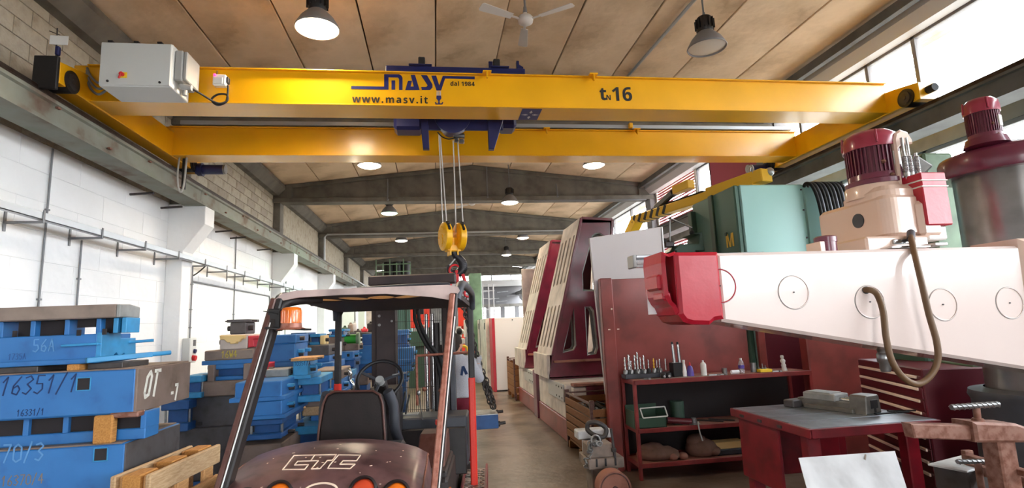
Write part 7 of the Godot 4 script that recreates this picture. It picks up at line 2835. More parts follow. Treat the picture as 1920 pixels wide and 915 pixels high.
	for x in [3.50, 3.54, 3.6]:
		m = Mb.new()
		m.cyl(Vector3(x, 2.8, -3.5), Vector3(x, 3.12 if x < 3.58 else 3.0, -3.5), 0.011, -1.0, 10)
		var sp := PackedVector3Array()
		for i in 130:
			var t := i / 129.0
			sp.append(Vector3(x + cos(t * TAU * 16) * 0.017, lerpf(2.82, 2.98, t), -3.5 + sin(t * TAU * 16) * 0.017))
		m.tube(sp, 0.0035, 5)
		m.cyl(Vector3(x, 2.82, -3.5), Vector3(x, 2.85, -3.5), 0.02, -1.0, 12)
		part("spring_rod", m, mats["bright steel"], rb)
	m = Mb.new()
	m.prism(pv([3.46, 2.7, 3.47, 3.12, 3.49, 3.17, 3.54, 3.2, 3.6, 3.18, 3.63, 3.12, 3.63, 3.09, 3.53, 3.08, 3.5, 3.05, 3.49, 2.7]), -3.58, -3.53, Transform3D(), 0.012)
	part("spring_bracket", m, mats["head cream"], rb)
	m = Mb.new()
	m.box2(Vector3(3.52, 2.33, -3.62), Vector3(3.68, 2.43, -3.42), 0.01)
	part("junction_box", m, mats["white plastic"], o)
	# coolant hose
	m = Mb.new()
	var hp := []
	for q in [[1708, 444, 3.35], [1716, 480, 3.2], [1728, 530, 3.16], [1742, 590, 3.14], [1756, 640, 3.13], [1758, 676, 3.13], [1744, 705, 3.13], [1720, 720, 3.13], [1694, 708, 3.13], [1672, 676, 3.13], [1661, 630, 3.14], [1656, 585, 3.16], [1645, 553, 3.2], [1632, 544, 3.22], [1620, 544, 3.25]]:
		hp.append(at(q[0], q[1], q[2]))
	m.tube(curve(hp, 5), 0.0195, 12)
	part("hose", m, mats["hose brown"], o)
	m = Mb.new()
	m.cyl(at(1625, 544, 3.24), at(1618, 544, 3.27), 0.025, -1.0, 14)
	m.cyl(at(1708, 436, 3.4), at(1708, 449, 3.34), 0.026, -1.0, 14)
	part("hose_fitting", m, mats["mast grey"], o)
	# strip light along the top of the arm
	var f := thing("strip_light", "unlit fluorescent strip light with a clear cover behind the drill arm's red end", "strip light", Vector3(1.7, 2.22, -3.68))
	m = Mb.new()
	m.box2(Vector3(1.4, 2.275, -3.76), Vector3(2.36, 2.3, -3.64), 0.008)
	part("tray", m, mats["galvanised"], f)
	m = Mb.new()
	m.cyl(Vector3(1.42, 2.25, -3.7), Vector3(2.34, 2.25, -3.7), 0.014, -1.0, 12)
	part("tube", m, mats["white plastic"], f)
	m = Mb.new()
	m.box2(Vector3(1.4, 2.215, -3.75), Vector3(2.36, 2.277, -3.65), 0.015)
	part("cover", m, mats["clear plastic"], f)
	m = Mb.new()
	for x in [1.39, 2.37]:
		m.box2(Vector3(x - 0.012, 2.21, -3.76), Vector3(x + 0.012, 2.3, -3.64), 0.006)
	for x in [1.6, 1.9, 2.2]:
		m.box2(Vector3(x - 0.012, 2.265, -3.64), Vector3(x + 0.012, 2.3, -3.63), 0.003)
	part("end_cap", m, mats["box grey"], f)
	# paper hung on a hook
	var p0 := at(1232, 545, 3.55)
	var pp := thing("paper_sheet", "white paper with a blue stamp hanging left of the drill's red end", "paper", Vector3(p0.x, p0.y - 0.16, p0.z))
	m = Mb.new()
	var c0 := at(1212, 543, 3.55)
	var c1 := at(1252, 540, 3.55)
	var c2 := at(1259, 588, 3.55)
	var c3 := at(1216, 590, 3.55)
	m.prism(PackedVector2Array([Vector2(c0.x, c0.y), Vector2(c1.x, c1.y), Vector2(c2.x, c2.y), Vector2(c3.x, c3.y)]), -3.553, -3.55)
	part("sheet", m, mats["paper"], pp)
	m = Mb.new()
	var s0 := at(1222, 548, 3.548)
	var s1 := at(1240, 546, 3.548)
	for k in 4:
		m.bar(s0.lerp(s1, k * 0.22) + Vector3(0, -0.004 * (k % 2), 0.002), s0.lerp(s1, k * 0.22 + 0.2) + Vector3(0, 0.006 - 0.012 * (k % 2), 0.002), 0.01, 0.001, Vector3.BACK, 0.0)
	m.bar(s0 + Vector3(0.005, -0.014, 0.002), s1 + Vector3(-0.005, -0.014, 0.002), 0.008, 0.001, Vector3.BACK, 0.0)
	part("stamp", m, mats["die blue"], pp)
	m = Mb.new()
	m.cyl(at(1229, 498, 3.56), at(1226, 528, 3.56), 0.004, -1.0, 6)
	m.cyl(at(1226, 528, 3.56), at(1227, 541, 3.555), 0.012, -1.0, 8)
	m.box(at(1228, 541, 3.548), Vector3(0.03, 0.02, 0.012), 0.003)
	part("hook", m, mats["black"], pp)

func motor(o: Node3D, b: Vector3, r: float, h: float, nm: String) -> void:
	# upright motor: flange, finned body, domed fan cover
	var m := Mb.new()
	m.lathe(pv([0.0, 0.0, r * 1.12, 0.0, r * 1.12, h * 0.08, r * 1.0, h * 0.1, r * 0.97, h * 0.2, 0.0, h * 0.2]), Transform3D(Basis(), b), 36)
	m.cyl(b + Vector3(0, h * 0.15, 0), b + Vector3(0, h * 0.7, 0), r * 0.9, -1.0, 36)
	var body := part(nm, m, mats["motor maroon"], o)
	m = Mb.new()
	for k in 40:
		var a := TAU * k / 40
		m.box(b + Vector3(cos(a) * r * 0.93, h * 0.45, sin(a) * r * 0.93), Vector3(r * 0.14, h * 0.5, r * 0.05), 0.0, Basis(Vector3.UP, -a))
	bits("cooling_fin", m, mats["motor maroon"], body)
	m = Mb.new()
	m.lathe(pv([r * 0.95, h * 0.66, r * 1.06, h * 0.66, r * 1.06, h * 0.82, r * 0.98, h * 0.91, r * 0.75, h * 0.985, 0.0, h * 1.0]), Transform3D(Basis(), b), 36)
	for k in 4:
		var a := TAU * k / 4 + 0.5
		m.bar(b + Vector3(cos(a) * r * 1.08, h * 0.7, sin(a) * r * 1.08), b + Vector3(cos(a) * r * 1.02, h * 0.95, sin(a) * r * 1.02), 0.014, 0.014)
	part("fan_cover", m, mats["motor cover"], body)
	m = Mb.new()
	var d := Vector3(0.25, 0, 0.97)
	m.box(b + d * r * 1.0 + Vector3(0, h * 0.42, 0), Vector3(r * 0.36, h * 0.24, 0.012), 0.003, Basis(Vector3.UP, 0.25))
	part("rating_plate", m, mats["lens grey"], body)
	m = Mb.new()
	m.ball(b + Vector3(-0.35, 0, 0.93) * r + Vector3(0, h * 0.36, 0), Vector3(r * 0.09, r * 0.09, r * 0.12), 10)
	m.ball(b + Vector3(-0.1, 0, 1.0) * r + Vector3(0, h * 0.12, 0), Vector3(r * 0.1, r * 0.08, r * 0.1), 10)
	part("eye_bolt", m, mats["rusty steel"], body)

# ---------------------------------------------------------------- table, vise, drawers, clamps in front on the right
func build_front_right() -> void:
	var m: Mb
	var o := thing("machine_table", "red steel work table with a slotted grey top carrying the vise", "table", Vector3(3.56, 0, -4.85))
	for k in 4:
		m = Mb.new()
		var za := -4.22 - k * 0.298
		m.box2(Vector3(2.985, 0.885, za - 0.284), Vector3(4.15, 0.92, za), 0.003)
		part("top_strip", m, mats["table top"], o)
	m = Mb.new()
	m.box2(Vector3(2.99, 0.86, -5.4), Vector3(4.14, 0.886, -4.23), 0.0)
	part("under_plate", m, mats["mast grey"], o)
	m = Mb.new()
	m.box2(Vector3(2.97, 0.84, -4.235), Vector3(4.165, 0.915, -4.2), 0.004)
	m.box2(Vector3(2.965, 0.84, -5.42), Vector3(2.985, 0.915, -4.2), 0.004)
	m.box2(Vector3(4.15, 0.84, -5.42), Vector3(4.17, 0.915, -4.2), 0.004)
	m.box2(Vector3(2.97, 0.84, -5.42), Vector3(4.16, 0.915, -5.4), 0.004)
	part("rim", m, mats["table red"], o)
	for p in [[3.1, -4.4], [4.02, -4.4], [3.1, -5.28], [4.02, -5.28]]:
		m = Mb.new()
		m.box2(Vector3(p[0] - 0.06, 0.0, p[1] - 0.05), Vector3(p[0] + 0.06, 0.85, p[1] + 0.05), 0.008)
		part("leg", m, mats["table red"], o)
	m = Mb.new()
	m.box2(Vector3(3.0, 0.28, -5.34), Vector3(3.03, 0.85, -4.7), 0.006)
	m.box2(Vector3(3.16, 0.3, -5.2), Vector3(3.96, 0.85, -5.18), 0.004)
	part("side_sheet", m, mats["table red"], o)
	m = Mb.new()
	for z in [-4.6, -4.9, -5.2]:
		m.box2(Vector3(2.955, 0.86, z - 0.03), Vector3(2.967, 0.885, z + 0.03), 0.002)
	part("clip", m, mats["dark steel"], o)
	# vise
	var v := thing("machine_vise", "grey machine vise lying on the slotted table top", "vise", Vector3(3.78, 0.92, -4.95))
	var b := Basis(Vector3.UP, 0.3)
	var c := Vector3(3.80, 0.92, -4.95)
	var X := Transform3D(b, c)
	m = Mb.new()
	m.box(X * Vector3(0, 0.045, 0), Vector3(0.2, 0.09, 0.68), 0.008, b)
	m.box(X * Vector3(0, 0.02, 0), Vector3(0.27, 0.04, 0.5), 0.006, b)
	part("bed", m, mats["vise grey"], v)
	m = Mb.new()
	m.prism(pv([-0.11, 0.0, 0.11, 0.0, 0.095, 0.15, 0.08, 0.165, -0.08, 0.165, -0.095, 0.15]), 0.2, 0.36, X, 0.008)
	part("fixed_jaw", m, mats["vise grey"], v)
	m = Mb.new()
	m.box(X * Vector3(0.01, 0.085, 0.362), Vector3(0.1, 0.075, 0.006), 0.001, b)
	m.box(X * Vector3(0.015, 0.035, 0.362), Vector3(0.025, 0.05, 0.006), 0.001, b)
	part("screw_opening", m, mats["black"], v)
	m = Mb.new()
	m.box(X * Vector3(0, 0.115, -0.1), Vector3(0.21, 0.07, 0.34), 0.01, b)
	m.box(X * Vector3(0, 0.152, -0.12), Vector3(0.17, 0.012, 0.26), 0.004, b)
	part("moving_jaw", m, mats["grey casting"], v)
	m = Mb.new()
	m.cyl(X * Vector3(-0.03, 0.1, 0.06), X * Vector3(-0.03, 0.1, 0.22), 0.02, -1.0, 14)
	m.cyl(X * Vector3(0.04, 0.1, 0.06), X * Vector3(0.04, 0.1, 0.22), 0.02, -1.0, 14)
	part("screw", m, mats["bright steel"], v)
	m = Mb.new()
	m.box(Vector3(3.58, 0.955, -5.25), Vector3(0.2, 0.07, 0.12), 0.01, b)
	solo("steel_block", m, mats["plate dark"], "small dark steel block behind the vise on the table", "steel block")
	for q in [[1672, 774, 0.16, 0.1, "dark pliers lying flat on the table right of the vise"], [1690, 770, 0.12, 0.3, "slim dark file lying beside the pliers on the table"]]:
		var p := aty(q[0], q[1], 0.925)
		m = Mb.new()
		var d := Vector3(1, 0, q[3]).normalized()
		m.bar(p - d * q[2], p + d * q[2], 0.02, 0.012)
		m.bar(p - d * q[2] + Vector3(0, 0, 0.02), p + d * 0.02, 0.014, 0.012)
		m.ball(p + d * 0.03, Vector3(0.022, 0.008, 0.018), 10)
		solo("pliers" if q[2] > 0.14 else "file", m, mats["black"], q[4], "tool")
	# drawer cabinet
	var a := aty(1608, 673, 1.3)
	var e := aty(1727, 692, 1.3)
	var dir := (e - a); dir.y = 0
	var len := dir.length()
	dir = dir.normalized()
	var out := dir.cross(Vector3.UP).normalized()
	if out.dot(EYE - a) < 0:
		out = -out
	var bas := Basis(dir, Vector3.UP, dir.cross(Vector3.UP))
	var mid := (a + e) * 0.5 - out * 0.35
	var dc := thing("drawer_cabinet", "maroon tool cabinet with long cream drawer handles behind the table", "cabinet", Vector3(mid.x, 0, mid.z))
	m = Mb.new()
	m.box(Vector3(mid.x, 0.65, mid.z), Vector3(len, 1.3, 0.7), 0.01, bas)
	part("body", m, mats["drawer maroon"], dc)
	for k in 9:
		var y := 1.22 - k * 0.107
		var cc := (a + e) * 0.5
		m = Mb.new()
		m.box(Vector3(cc.x, y - 0.035, cc.z) + out * 0.004, Vector3(len - 0.05, 0.096, 0.012), 0.003, bas)
		var dr := part("drawer", m, mats["drawer maroon"], dc)
		m = Mb.new()
		m.box(Vector3(cc.x, y, cc.z) + out * 0.016 - dir * 0.01, Vector3(len - 0.12, 0.026, 0.018), 0.004, bas)
		part("handle", m, mats["handle cream"], dr)
	m = Mb.new()
	m.box(Vector3(mid.x, 1.31, mid.z) - out * 0.2 + dir * len * 0.2, Vector3(len * 0.5, 0.02, 0.2), 0.004, bas)
	part("top_mat", m, mats["pale green"], dc)
	# white sheet leaning in front of the table
	m = Mb.new()
	var s0 := at(1497, 859, 2.95)
	var s1 := at(1677, 846, 2.95)
	var s2 := at(1730, 1010, 2.7)
	var s3 := at(1540, 1020, 2.7)
	var nrm := (s1 - s0).cross(s3 - s0).normalized()
	m.quad(s0, s1, s2, s3, nrm)
	m.quad(s0 - nrm * 0.004, s1 - nrm * 0.004, s2 - nrm * 0.004, s3 - nrm * 0.004, -nrm)
	for k in [[s0, s1], [s1, s2], [s2, s3], [s3, s0]]:
		m.quad(k[0], k[1], k[1] - nrm * 0.004, k[0] - nrm * 0.004, (k[0] + k[1]) * 0.5 - (s0 + s2) * 0.5)
	var sh := solo("metal_sheet", m, mats["sheet white"], "scratched white metal sheet propped up at the bottom right", "sheet")
	m = Mb.new()
	for q in [[1543, 862, 1545, 872], [1549, 866, 1543, 880], [1575, 864, 1585, 877], [1600, 858, 1606, 870], [1623, 852, 1622, 862]]:
		m.bar(at(q[0], q[1], 2.94) , at(q[2], q[3], 2.925), 0.008, 0.001, nrm, 0.0)
	part("scratch", m, mats["plate brown"], sh)
	# trestle that carries the sheet
	m = Mb.new()
	var mid2 := (s2 + s3) * 0.5
	m.box2(Vector3(s3.x - 0.1, 0, mid2.z - 0.25), Vector3(s2.x + 0.1, minf(s2.y, s3.y), mid2.z + 0.05), 0.01)
	solo("steel_stand", m, mats["rusty steel"], "rusty stand under the white metal sheet, just below the frame", "stand")
	# rusty screw clamps
	var k1 := thing("screw_clamp", "upper rusty screw clamp with a twisted bar as its handle", "clamp", Vector3(2.9, 0, -2.6))
	m = Mb.new()
	m.prism(poly_at([1700, 793, 1814, 796, 1812, 824, 1707, 820], 2.6), -2.64, -2.57, Transform3D(), 0.006)
	part("jaw", m, mats["rusty steel"], k1)
	m = Mb.new()
	m.prism(poly_at([1806, 788, 1886, 791, 1903, 797, 1904, 826, 1812, 826], 2.6), -2.68, -2.54, Transform3D(), 0.012)
	part("arm", m, mats["rusty steel"], k1)
	m = Mb.new()
	var p0 := at(1858, 828, 2.6)
	var p1 := at(1891, 828, 2.6)
	m.box2(Vector3(p0.x, 0.0, -2.66), Vector3(p1.x, p0.y + 0.02, -2.56), 0.008)
	part("upright", m, mats["rusty steel"], k1)
	m = Mb.new()
	m.cyl(at(1834, 790, 2.6), at(1831, 765, 2.6), 0.016, -1.0, 14)
	m.cyl(at(1834, 790, 2.6), at(1833, 784, 2.6), 0.032, 0.024, 12)
	part("screw", m, mats["rusty steel"], k1)
	m = Mb.new()
	rebar(m, at(1784, 764, 2.6), at(1872, 758, 2.6), 0.0135)
	part("handle", m, mats["steel"], k1)
	var k3 := thing("screw_clamp", "lower rusty screw clamp partly hidden behind the upright of the upper one", "clamp", Vector3(2.75, 0, -2.75))
	m = Mb.new()
	rebar(m, at(1795, 866, 2.75), at(1866, 865, 2.75), 0.012)
	part("handle", m, mats["steel"], k3)
	m = Mb.new()
	var q0 := at(1833, 868, 2.75)
	m.cyl(q0, Vector3(q0.x, 0.75, -2.75), 0.017, -1.0, 12)
	part("screw", m, mats["rusty steel"], k3)
	m = Mb.new()
	m.bar(at(1812, 856, 2.9), at(1935, 890, 2.5), 0.05, 0.03)
	m.bar(at(1815, 876, 2.95), at(1935, 905, 2.6), 0.05, 0.05)
	m.bar(at(1806, 853, 2.9), at(1822, 852, 2.9), 0.05, 0.03, Vector3.BACK)
	var bt := q0
	m.box2(Vector3(q0.x - 0.15, 0.0, -2.9), Vector3(q0.x + 0.3, 0.76, -2.7), 0.01)
	part("beam", m, mats["rusty steel"], k3)
	m = Mb.new()
	var w0 := at(1772, 895, 3.0)
	m.box(Vector3(w0.x + 0.12, 0.93, -2.98), Vector3(0.36, 0.01, 0.2), 0.002, Basis(Vector3.UP, 0.3))
	var wp := solo("steel_plate", m, mats["sheet white"], "pale flat plate lying behind the lower screw clamp", "plate")
	m = Mb.new()
	m.box(Vector3(w0.x + 0.12, 0.462, -2.98), Vector3(0.3, 0.925, 0.18), 0.006, Basis(Vector3.UP, 0.3))
	solo("steel_stand", m, mats["dark steel"], "dark stand carrying the pale flat plate", "stand")
	# stand with shackle and chain in front of the crate
	var st := thing("work_stand", "dark steel stand in front of the near crate, with a shackle and chains on it", "stand", Vector3(1.82, 0, -6.15))
	m = Mb.new()
	m.box2(Vector3(1.6, 0.27, -6.4), Vector3(2.0, 0.38, -6.0), 0.008)
	m.box2(Vector3(1.66, 0.0, -6.35), Vector3(1.96, 0.27, -6.1), 0.01)
	part("body", m, mats["plate brown"], st)
	m = Mb.new()
	m.box2(Vector3(1.62, 0.38, -6.3), Vector3(1.9, 0.52, -6.04), 0.01)
	part("top_block", m, mats["plate brown"], st)
	m = Mb.new()
	for x in [1.68, 1.78, 1.89]:
		m.box2(Vector3(x, 0.3, -5.998), Vector3(x + 0.02, 0.38, -5.99), 0.001)
	part("slot", m, mats["black"], st)
	m = Mb.new()
	m.cyl(Vector3(1.9, 0.38, -6.0), Vector3(1.88, 0.68, -6.02), 0.014, -1.0, 10)
	m.box(Vector3(1.89, 0.46, -5.995), Vector3(0.05, 0.04, 0.03), 0.004)
	part("rod", m, mats["dark steel"], st)
	m = Mb.new()
	m.box2(Vector3(1.58, 0.52, -6.5), Vector3(1.98, 0.62, -6.33), 0.012)
	m.box2(Vector3(1.66, 0.27, -6.48), Vector3(1.91, 0.52, -6.36), 0.01)
	solo("enamel_box", m, mats["sheet white"], "pale enamelled bar behind the shackle on the work stand", "bar")
	m = Mb.new()
	m.tube(curve([Vector3(1.66, 0.66, -6.2), Vector3(1.68, 0.72, -6.2), Vector3(1.76, 0.73, -6.17), Vector3(1.84, 0.69, -6.15), Vector3(1.86, 0.64, -6.13), Vector3(1.82, 0.58, -6.12), Vector3(1.73, 0.6, -6.12), Vector3(1.68, 0.63, -6.16), Vector3(1.66, 0.66, -6.2)], 5), 0.026, 10)
	m.cyl(Vector3(1.76, 0.52, -6.12), Vector3(1.78, 0.6, -6.12), 0.03, -1.0, 12)
	solo("shackle", m, mats["dark steel"], "large dark steel shackle lying on the work stand", "shackle")
	m = Mb.new()
	m.ring(Vector3(1.71, 0.56, -6.05), Vector3(0.3, 0.2, 1), 0.055, 0.012, 20, 8)
	solo("steel_ring", m, mats["steel"], "thin bright ring leaning before the shackle", "ring")
	m = Mb.new()
	var rng := RandomNumberGenerator.new()
	rng.seed = 3
	for k in 26:
		var t := k / 25.0
		var p := Vector3(lerpf(1.74, 1.58, t) + rng.randf_range(-0.02, 0.02), (0.54 if t < 0.6 else lerpf(0.54, 0.3, (t - 0.6) / 0.4)) , -6.03 + rng.randf_range(-0.03, 0.05))
		m.ring(p, Vector3(rng.randf() - 0.5, rng.randf() - 0.5, rng.randf() - 0.5), 0.026, 0.008, 10, 5)
	solo("chain", m, mats["steel"], "loose chain hanging over the left edge of the work stand", "chain")
	var sp := thing("cable_reel", "round brown reel with a hub standing in front of the work stand", "reel", Vector3(1.76, 0, -5.7))
	m = Mb.new()
	m.cyl(Vector3(1.76, 0.17, -5.78), Vector3(1.76, 0.17, -5.62), 0.17, -1.0, 40)
	part("disc", m, mats["shelf board"], sp)
	m = Mb.new()
	m.cyl(Vector3(1.76, 0.17, -5.62), Vector3(1.76, 0.17, -5.6), 0.03, -1.0, 16)
	m.ring(Vector3(1.76, 0.17, -5.62), Vector3.BACK, 0.15, 0.008, 40, 6)
	part("hub", m, mats["guard brown"], sp)

func rebar(m: Mb, a: Vector3, b: Vector3, r: float) -> void:
	m.cyl(a, b, r, -1.0, 12)
	var d := (b - a).normalized()
	var x := d.cross(Vector3.UP).normalized()
	var y := d.cross(x)
	var L := a.distance_to(b)
	for q in 2:
		var p := PackedVector3Array()
		for i in 90:
			var t := i / 89.0
			var an := t * L / 0.03 * TAU * 0.5 + q * PI
			p.append(a.lerp(b, t) + (x * cos(an) + y * sin(an)) * r)
		m.tube(p, r * 0.28, 5)

# ---------------------------------------------------------------- far end of the hall
func build_background() -> void:
	var m: Mb
	var o := thing("white_cabinet", "tall white cabinet with a maroon left edge at the far end of the aisle", "cabinet", Vector3(2.1, 0, -16.2))
	m = Mb.new()
	m.box2(Vector3(1.68, 0.04, -16.6), Vector3(2.62, 2.07, -15.8), 0.01)
	part("body", m, mats["cabinet white"], o)
	m = Mb.new()
	m.box2(Vector3(1.6, 0.0, -16.6), Vector3(1.68, 2.08, -15.78), 0.008)
	part("edge_post", m, mats["arm red"], o)
	m = Mb.new()
	m.box2(Vector3(1.68, 0.0, -16.6), Vector3(2.62, 0.05, -15.82), 0.004)
	m.ball(Vector3(2.2, 2.0, -15.79), Vector3(0.02, 0.02, 0.02), 8)
	part("plinth", m, mats["mast grey"], o)
	var z := -16.7
	var names := ["beige cabinet directly behind the white one", "second beige cabinet in the row behind the white one", "third beige cabinet in the row behind the white one"]
	for k in 3:
		o = thing("beige_cabinet", names[k], "cabinet", Vector3(1.9, 0, z - 1.1))
		m = Mb.new()
		m.box2(Vector3(1.5, 0.05, z - 2.2), Vector3(2.5, 2.08, z), 0.01)
		part("body", m, mats["machine cream"], o)
		m = Mb.new()
		m.box2(Vector3(1.49, 0.0, z - 2.22), Vector3(1.53, 2.1, z - 2.14), 0.004)
		m.box2(Vector3(1.48, 1.75, z - 0.3), Vector3(1.5, 1.95, z - 0.2), 0.004)
		part("joint", m, mats["mast grey"], o)
		z -= 2.3
	# green machine far back with a railing on it
	var gx0 := at(705, 560, 27).x
	var gx1 := at(770, 560, 27).x
	var gy := at(780, 522, 27).y
	o = thing("far_green_machine", "tall green machine at the far end, behind the forklift mast", "machine", Vector3((gx0 + gx1) * 0.5, 0, -28))
	m = Mb.new()
	m.box2(Vector3(gx0, 0.0, -29), Vector3(gx1, gy, -27), 0.03)
	part("housing", m, mats["green machine"], o)
	m = Mb.new()
	for k in 3:
		var x := lerpf(gx0, gx1, 0.25 + 0.3 * k)
		m.box2(Vector3(x, 0.3, -26.99), Vector3(x + 0.05, gy - 0.2, -26.95), 0.004)
	part("rib", m, mats["dark green"], o)
	m = Mb.new()
	m.bar(Vector3(gx0, gy + 0.72, -27.1), Vector3(gx1, gy + 0.75, -27.1), 0.05, 0.05)
	m.bar(Vector3(gx0, gy + 0.35, -27.1), Vector3(gx1, gy + 0.38, -27.1), 0.04, 0.04)
	for k in 6:
		var x := lerpf(gx0, gx1, k / 5.0)
		m.bar(Vector3(x, gy, -27.1), Vector3(x, gy + 1.0 - 0.2 * float(k % 2), -27.1), 0.05, 0.05, Vector3.BACK)
	part("railing", m, mats["pale green"], o)
	m = Mb.new()
	for x in [0.35, 0.6, 0.85]:
		m.cyl(Vector3(lerpf(gx0, gx1, x), gy, -27.6), Vector3(lerpf(gx0, gx1, x), gy + 0.9, -27.6), 0.25, -1.0, 16)
	part("motor", m, mats["black"], o)
	m = Mb.new()
	var c0 := at(881, 560, 20)
	var c1 := at(904, 560, 20)
	m.box2(Vector3(c0.x, 0.0, -20.6), Vector3(c1.x, at(892, 512, 20).y, -20), 0.03)
	var gp := solo("far_green_column", m, mats["pale green"], "pale green machine column right of the hook at the far end", "column")
	# ladder frame
	o = thing("ladder_frame", "thin steel ladder frame beside the pale green column", "ladder", Vector3(1.6, 0, -24))
	for px in [907, 918, 927]:
		var b := at(px, 600, 24)
		m = Mb.new()
		m.bar(Vector3(b.x, 0, -24), Vector3(b.x, at(px, 532, 24).y, -24), 0.05, 0.05, Vector3.BACK)
		part("upright", m, mats["galvanised"], o)
	m = Mb.new()
	for py in [533, 545, 560, 580]:
		m.bar(at(907, py, 24), at(927, py, 24), 0.04, 0.04)
	part("rung", m, mats["galvanised"], o)
	# red switch panel, pale boards and a lamp seen through the cab
	var r0 := at(769, 564, 13)
	var r1 := at(806, 614, 13)
	o = thing("red_panel", "orange-red machine panel hanging behind the forklift's wire guard", "panel", Vector3((r0.x + r1.x) * 0.5, r1.y, -13.1))
	m = Mb.new()
	m.box2(Vector3(r0.x, r1.y, -13.2), Vector3(r1.x, r0.y + 0.1, -13), 0.01)
	part("face", m, mats["orange red"], o)
	m = Mb.new()
	m.box2(Vector3(r0.x + 0.1, r1.y + 0.03, -12.998), Vector3(r1.x - 0.1, r1.y + 0.07, -12.99), 0.002)
	part("sign", m, mats["cream line"], o)
	m = Mb.new()
	m.box2(Vector3(r1.x - 0.03, 0.0, -13.24), Vector3(r1.x + 0.03, r0.y + 0.1, -13.2), 0.005)
	part("post", m, mats["mast brown"], o)
	var rq := at(868, 586, 14)
	m = Mb.new()
	m.box2(Vector3(rq.x - 0.12, at(868, 612, 14).y, -14.2), Vector3(rq.x + 0.12, at(868, 560, 14).y, -14), 0.01)
	m.box2(Vector3(rq.x - 0.04, 0, -14.3), Vector3(rq.x + 0.04, at(868, 600, 14).y, -14.2), 0.01)
	solo("red_panel", m, mats["orange red"], "narrow orange-red panel seen between the mast and the right front leg", "panel")
	var d0 := at(783, 630, 18)
	m = Mb.new()
	m.box2(Vector3(d0.x - 0.45, at(783, 650, 18).y, -19), Vector3(d0.x + 0.35, d0.y + 0.15, -18), 0.02)
	m.box2(Vector3(d0.x - 0.3, 0, -18.9), Vector3(d0.x + 0.2, at(783, 650, 18).y, -18.1), 0.01)
	solo("green_box", m, mats["dark green"], "dark green box low behind the wire guard", "box")
	d0 = at(782, 662, 20)
	m = Mb.new()
	m.box2(Vector3(d0.x - 0.3, 0.0, -21), Vector3(d0.x + 0.5, at(782, 648, 20).y, -20), 0.02)
	solo("rose_cabinet", m, mats["red metal"], "rose coloured cabinet on the floor behind the wire guard", "cabinet")
	var pairs := [[640, 668, 560, 620, 17.0, "white wall", "white board leaning in the left far corner"], [668, 684, 556, 620, 19.0, "fan white", "beige board right of the white one in the far left"], [684, 706, 552, 640, 22.0, "machine cream", "pale machine housing left of the mast"]]
	for p in pairs:
		var u0 := at(p[0], p[2], p[4])
		var u1 := at(p[1], p[3], p[4])
		m = Mb.new()
		m.box2(Vector3(u0.x, 0.0, -p[4] - 0.4), Vector3(u1.x, u0.y, -p[4]), 0.01)
		solo("board", m, mats[p[5]], p[6], "board")
	var lp := at(665, 572, 15)
	o = thing("globe_lamp", "small bright globe lamp far back on the left, seen under the forklift roof", "lamp", Vector3(lp.x, lp.y, lp.z))
	m = Mb.new()
	m.ball(lp, Vector3(0.09, 0.09, 0.09), 14)
	part("glowing_globe", m, mats["lamp glow"], o)
	m = Mb.new()
	m.cyl(lp + Vector3(0, 0.08, 0), Vector3(lp.x, 0, lp.z - 0.3), 0.02, -1.0, 8)
	part("pole", m, mats["pipe grey"], o)
	var l := OmniLight3D.new()
	l.name = "globe_light"
	l.light_energy = 0.6
	l.light_size = 0.08
	l.light_color = Color(1, 0.93, 0.8)
	l.omni_range = 20.0
	l.omni_attenuation = 2.0
	l.shadow_enabled = true
	o.add_child(l)
	# clutter on top of the far stacks
	var cl := [[640, 650, 614, 622, 12.0, "tool green", "dark bundle on the far bench left of the mast"], [652, 660, 608, 618, 12.2, "plate brown", "small brown tin on the far bench"], [660, 668, 606, 617, 12.4, "sheet white", "small white tin on the far bench"], [688, 700, 606, 616, 12.6, "black", "dark tool on the far bench beside the mast"], [676, 688, 616, 624, 12.3, "die red", "red tin on the far bench"], [664, 676, 620, 632, 12.1, "plate dark", "dark casting on the far bench"]]
	var bt2: float = extent([618, 706, 622, 628], 12.2)[3] - 0.02
	for p in cl:
		var e := extent([p[0], p[1], p[2], p[3]], p[4])
		m = Mb.new()
		e[2] = bt2
		m.box2(Vector3(e[0], e[2], -p[4] - 0.25), Vector3(e[1], e[3], -p[4]), 0.02)
		m.cyl(Vector3((e[0] + e[1]) * 0.5, e[3] - 0.01, -p[4] - 0.12), Vector3((e[0] + e[1]) * 0.5, e[3] + 0.04, -p[4] - 0.12), 0.04, 0.02, 10)
		solo("tin" if p[5] in ["plate brown", "sheet white", "die red"] else "workpiece", m, mats[p[5]], p[6], "workpiece")
	var fb := extent([618, 706, 622, 628], 12.2)
	m = Mb.new()
	m.box2(Vector3(fb[0], fb[2] - 0.05, -12.9), Vector3(fb[1], fb[3] - 0.02, -11.9), 0.01)
	for x in [fb[0] + 0.1, fb[1] - 0.1]:
		m.box2(Vector3(x - 0.05, 0, -12.8), Vector3(x + 0.05, fb[2], -12.7), 0.01)
	solo("far_bench", m, mats["mast grey"], "grey bench far back on the left carrying small workpieces", "bench")
	# machine behind the person
	var mp := at(862, 640, 11)
	o = thing("small_machine", "small machine with pale castings and a yellow bow behind the worker", "machine", Vector3(mp.x, 0, -11.3))
	m = Mb.new()
	m.box2(Vector3(mp.x - 0.16, 0.0, -11.8), Vector3(mp.x + 0.16, 1.35, -11.2), 0.02)
	part("body", m, mats["vise grey"], o)
	m = Mb.new()
	m.box(at(862, 640, 11.2), Vector3(0.2, 0.12, 0.2), 0.02)
	m.cyl(at(860, 632, 11.2), at(860, 612, 11.2), 0.07, 0.05, 14)
	m.ball(at(862, 622, 11.1), Vector3(0.09, 0.07, 0.09), 14)
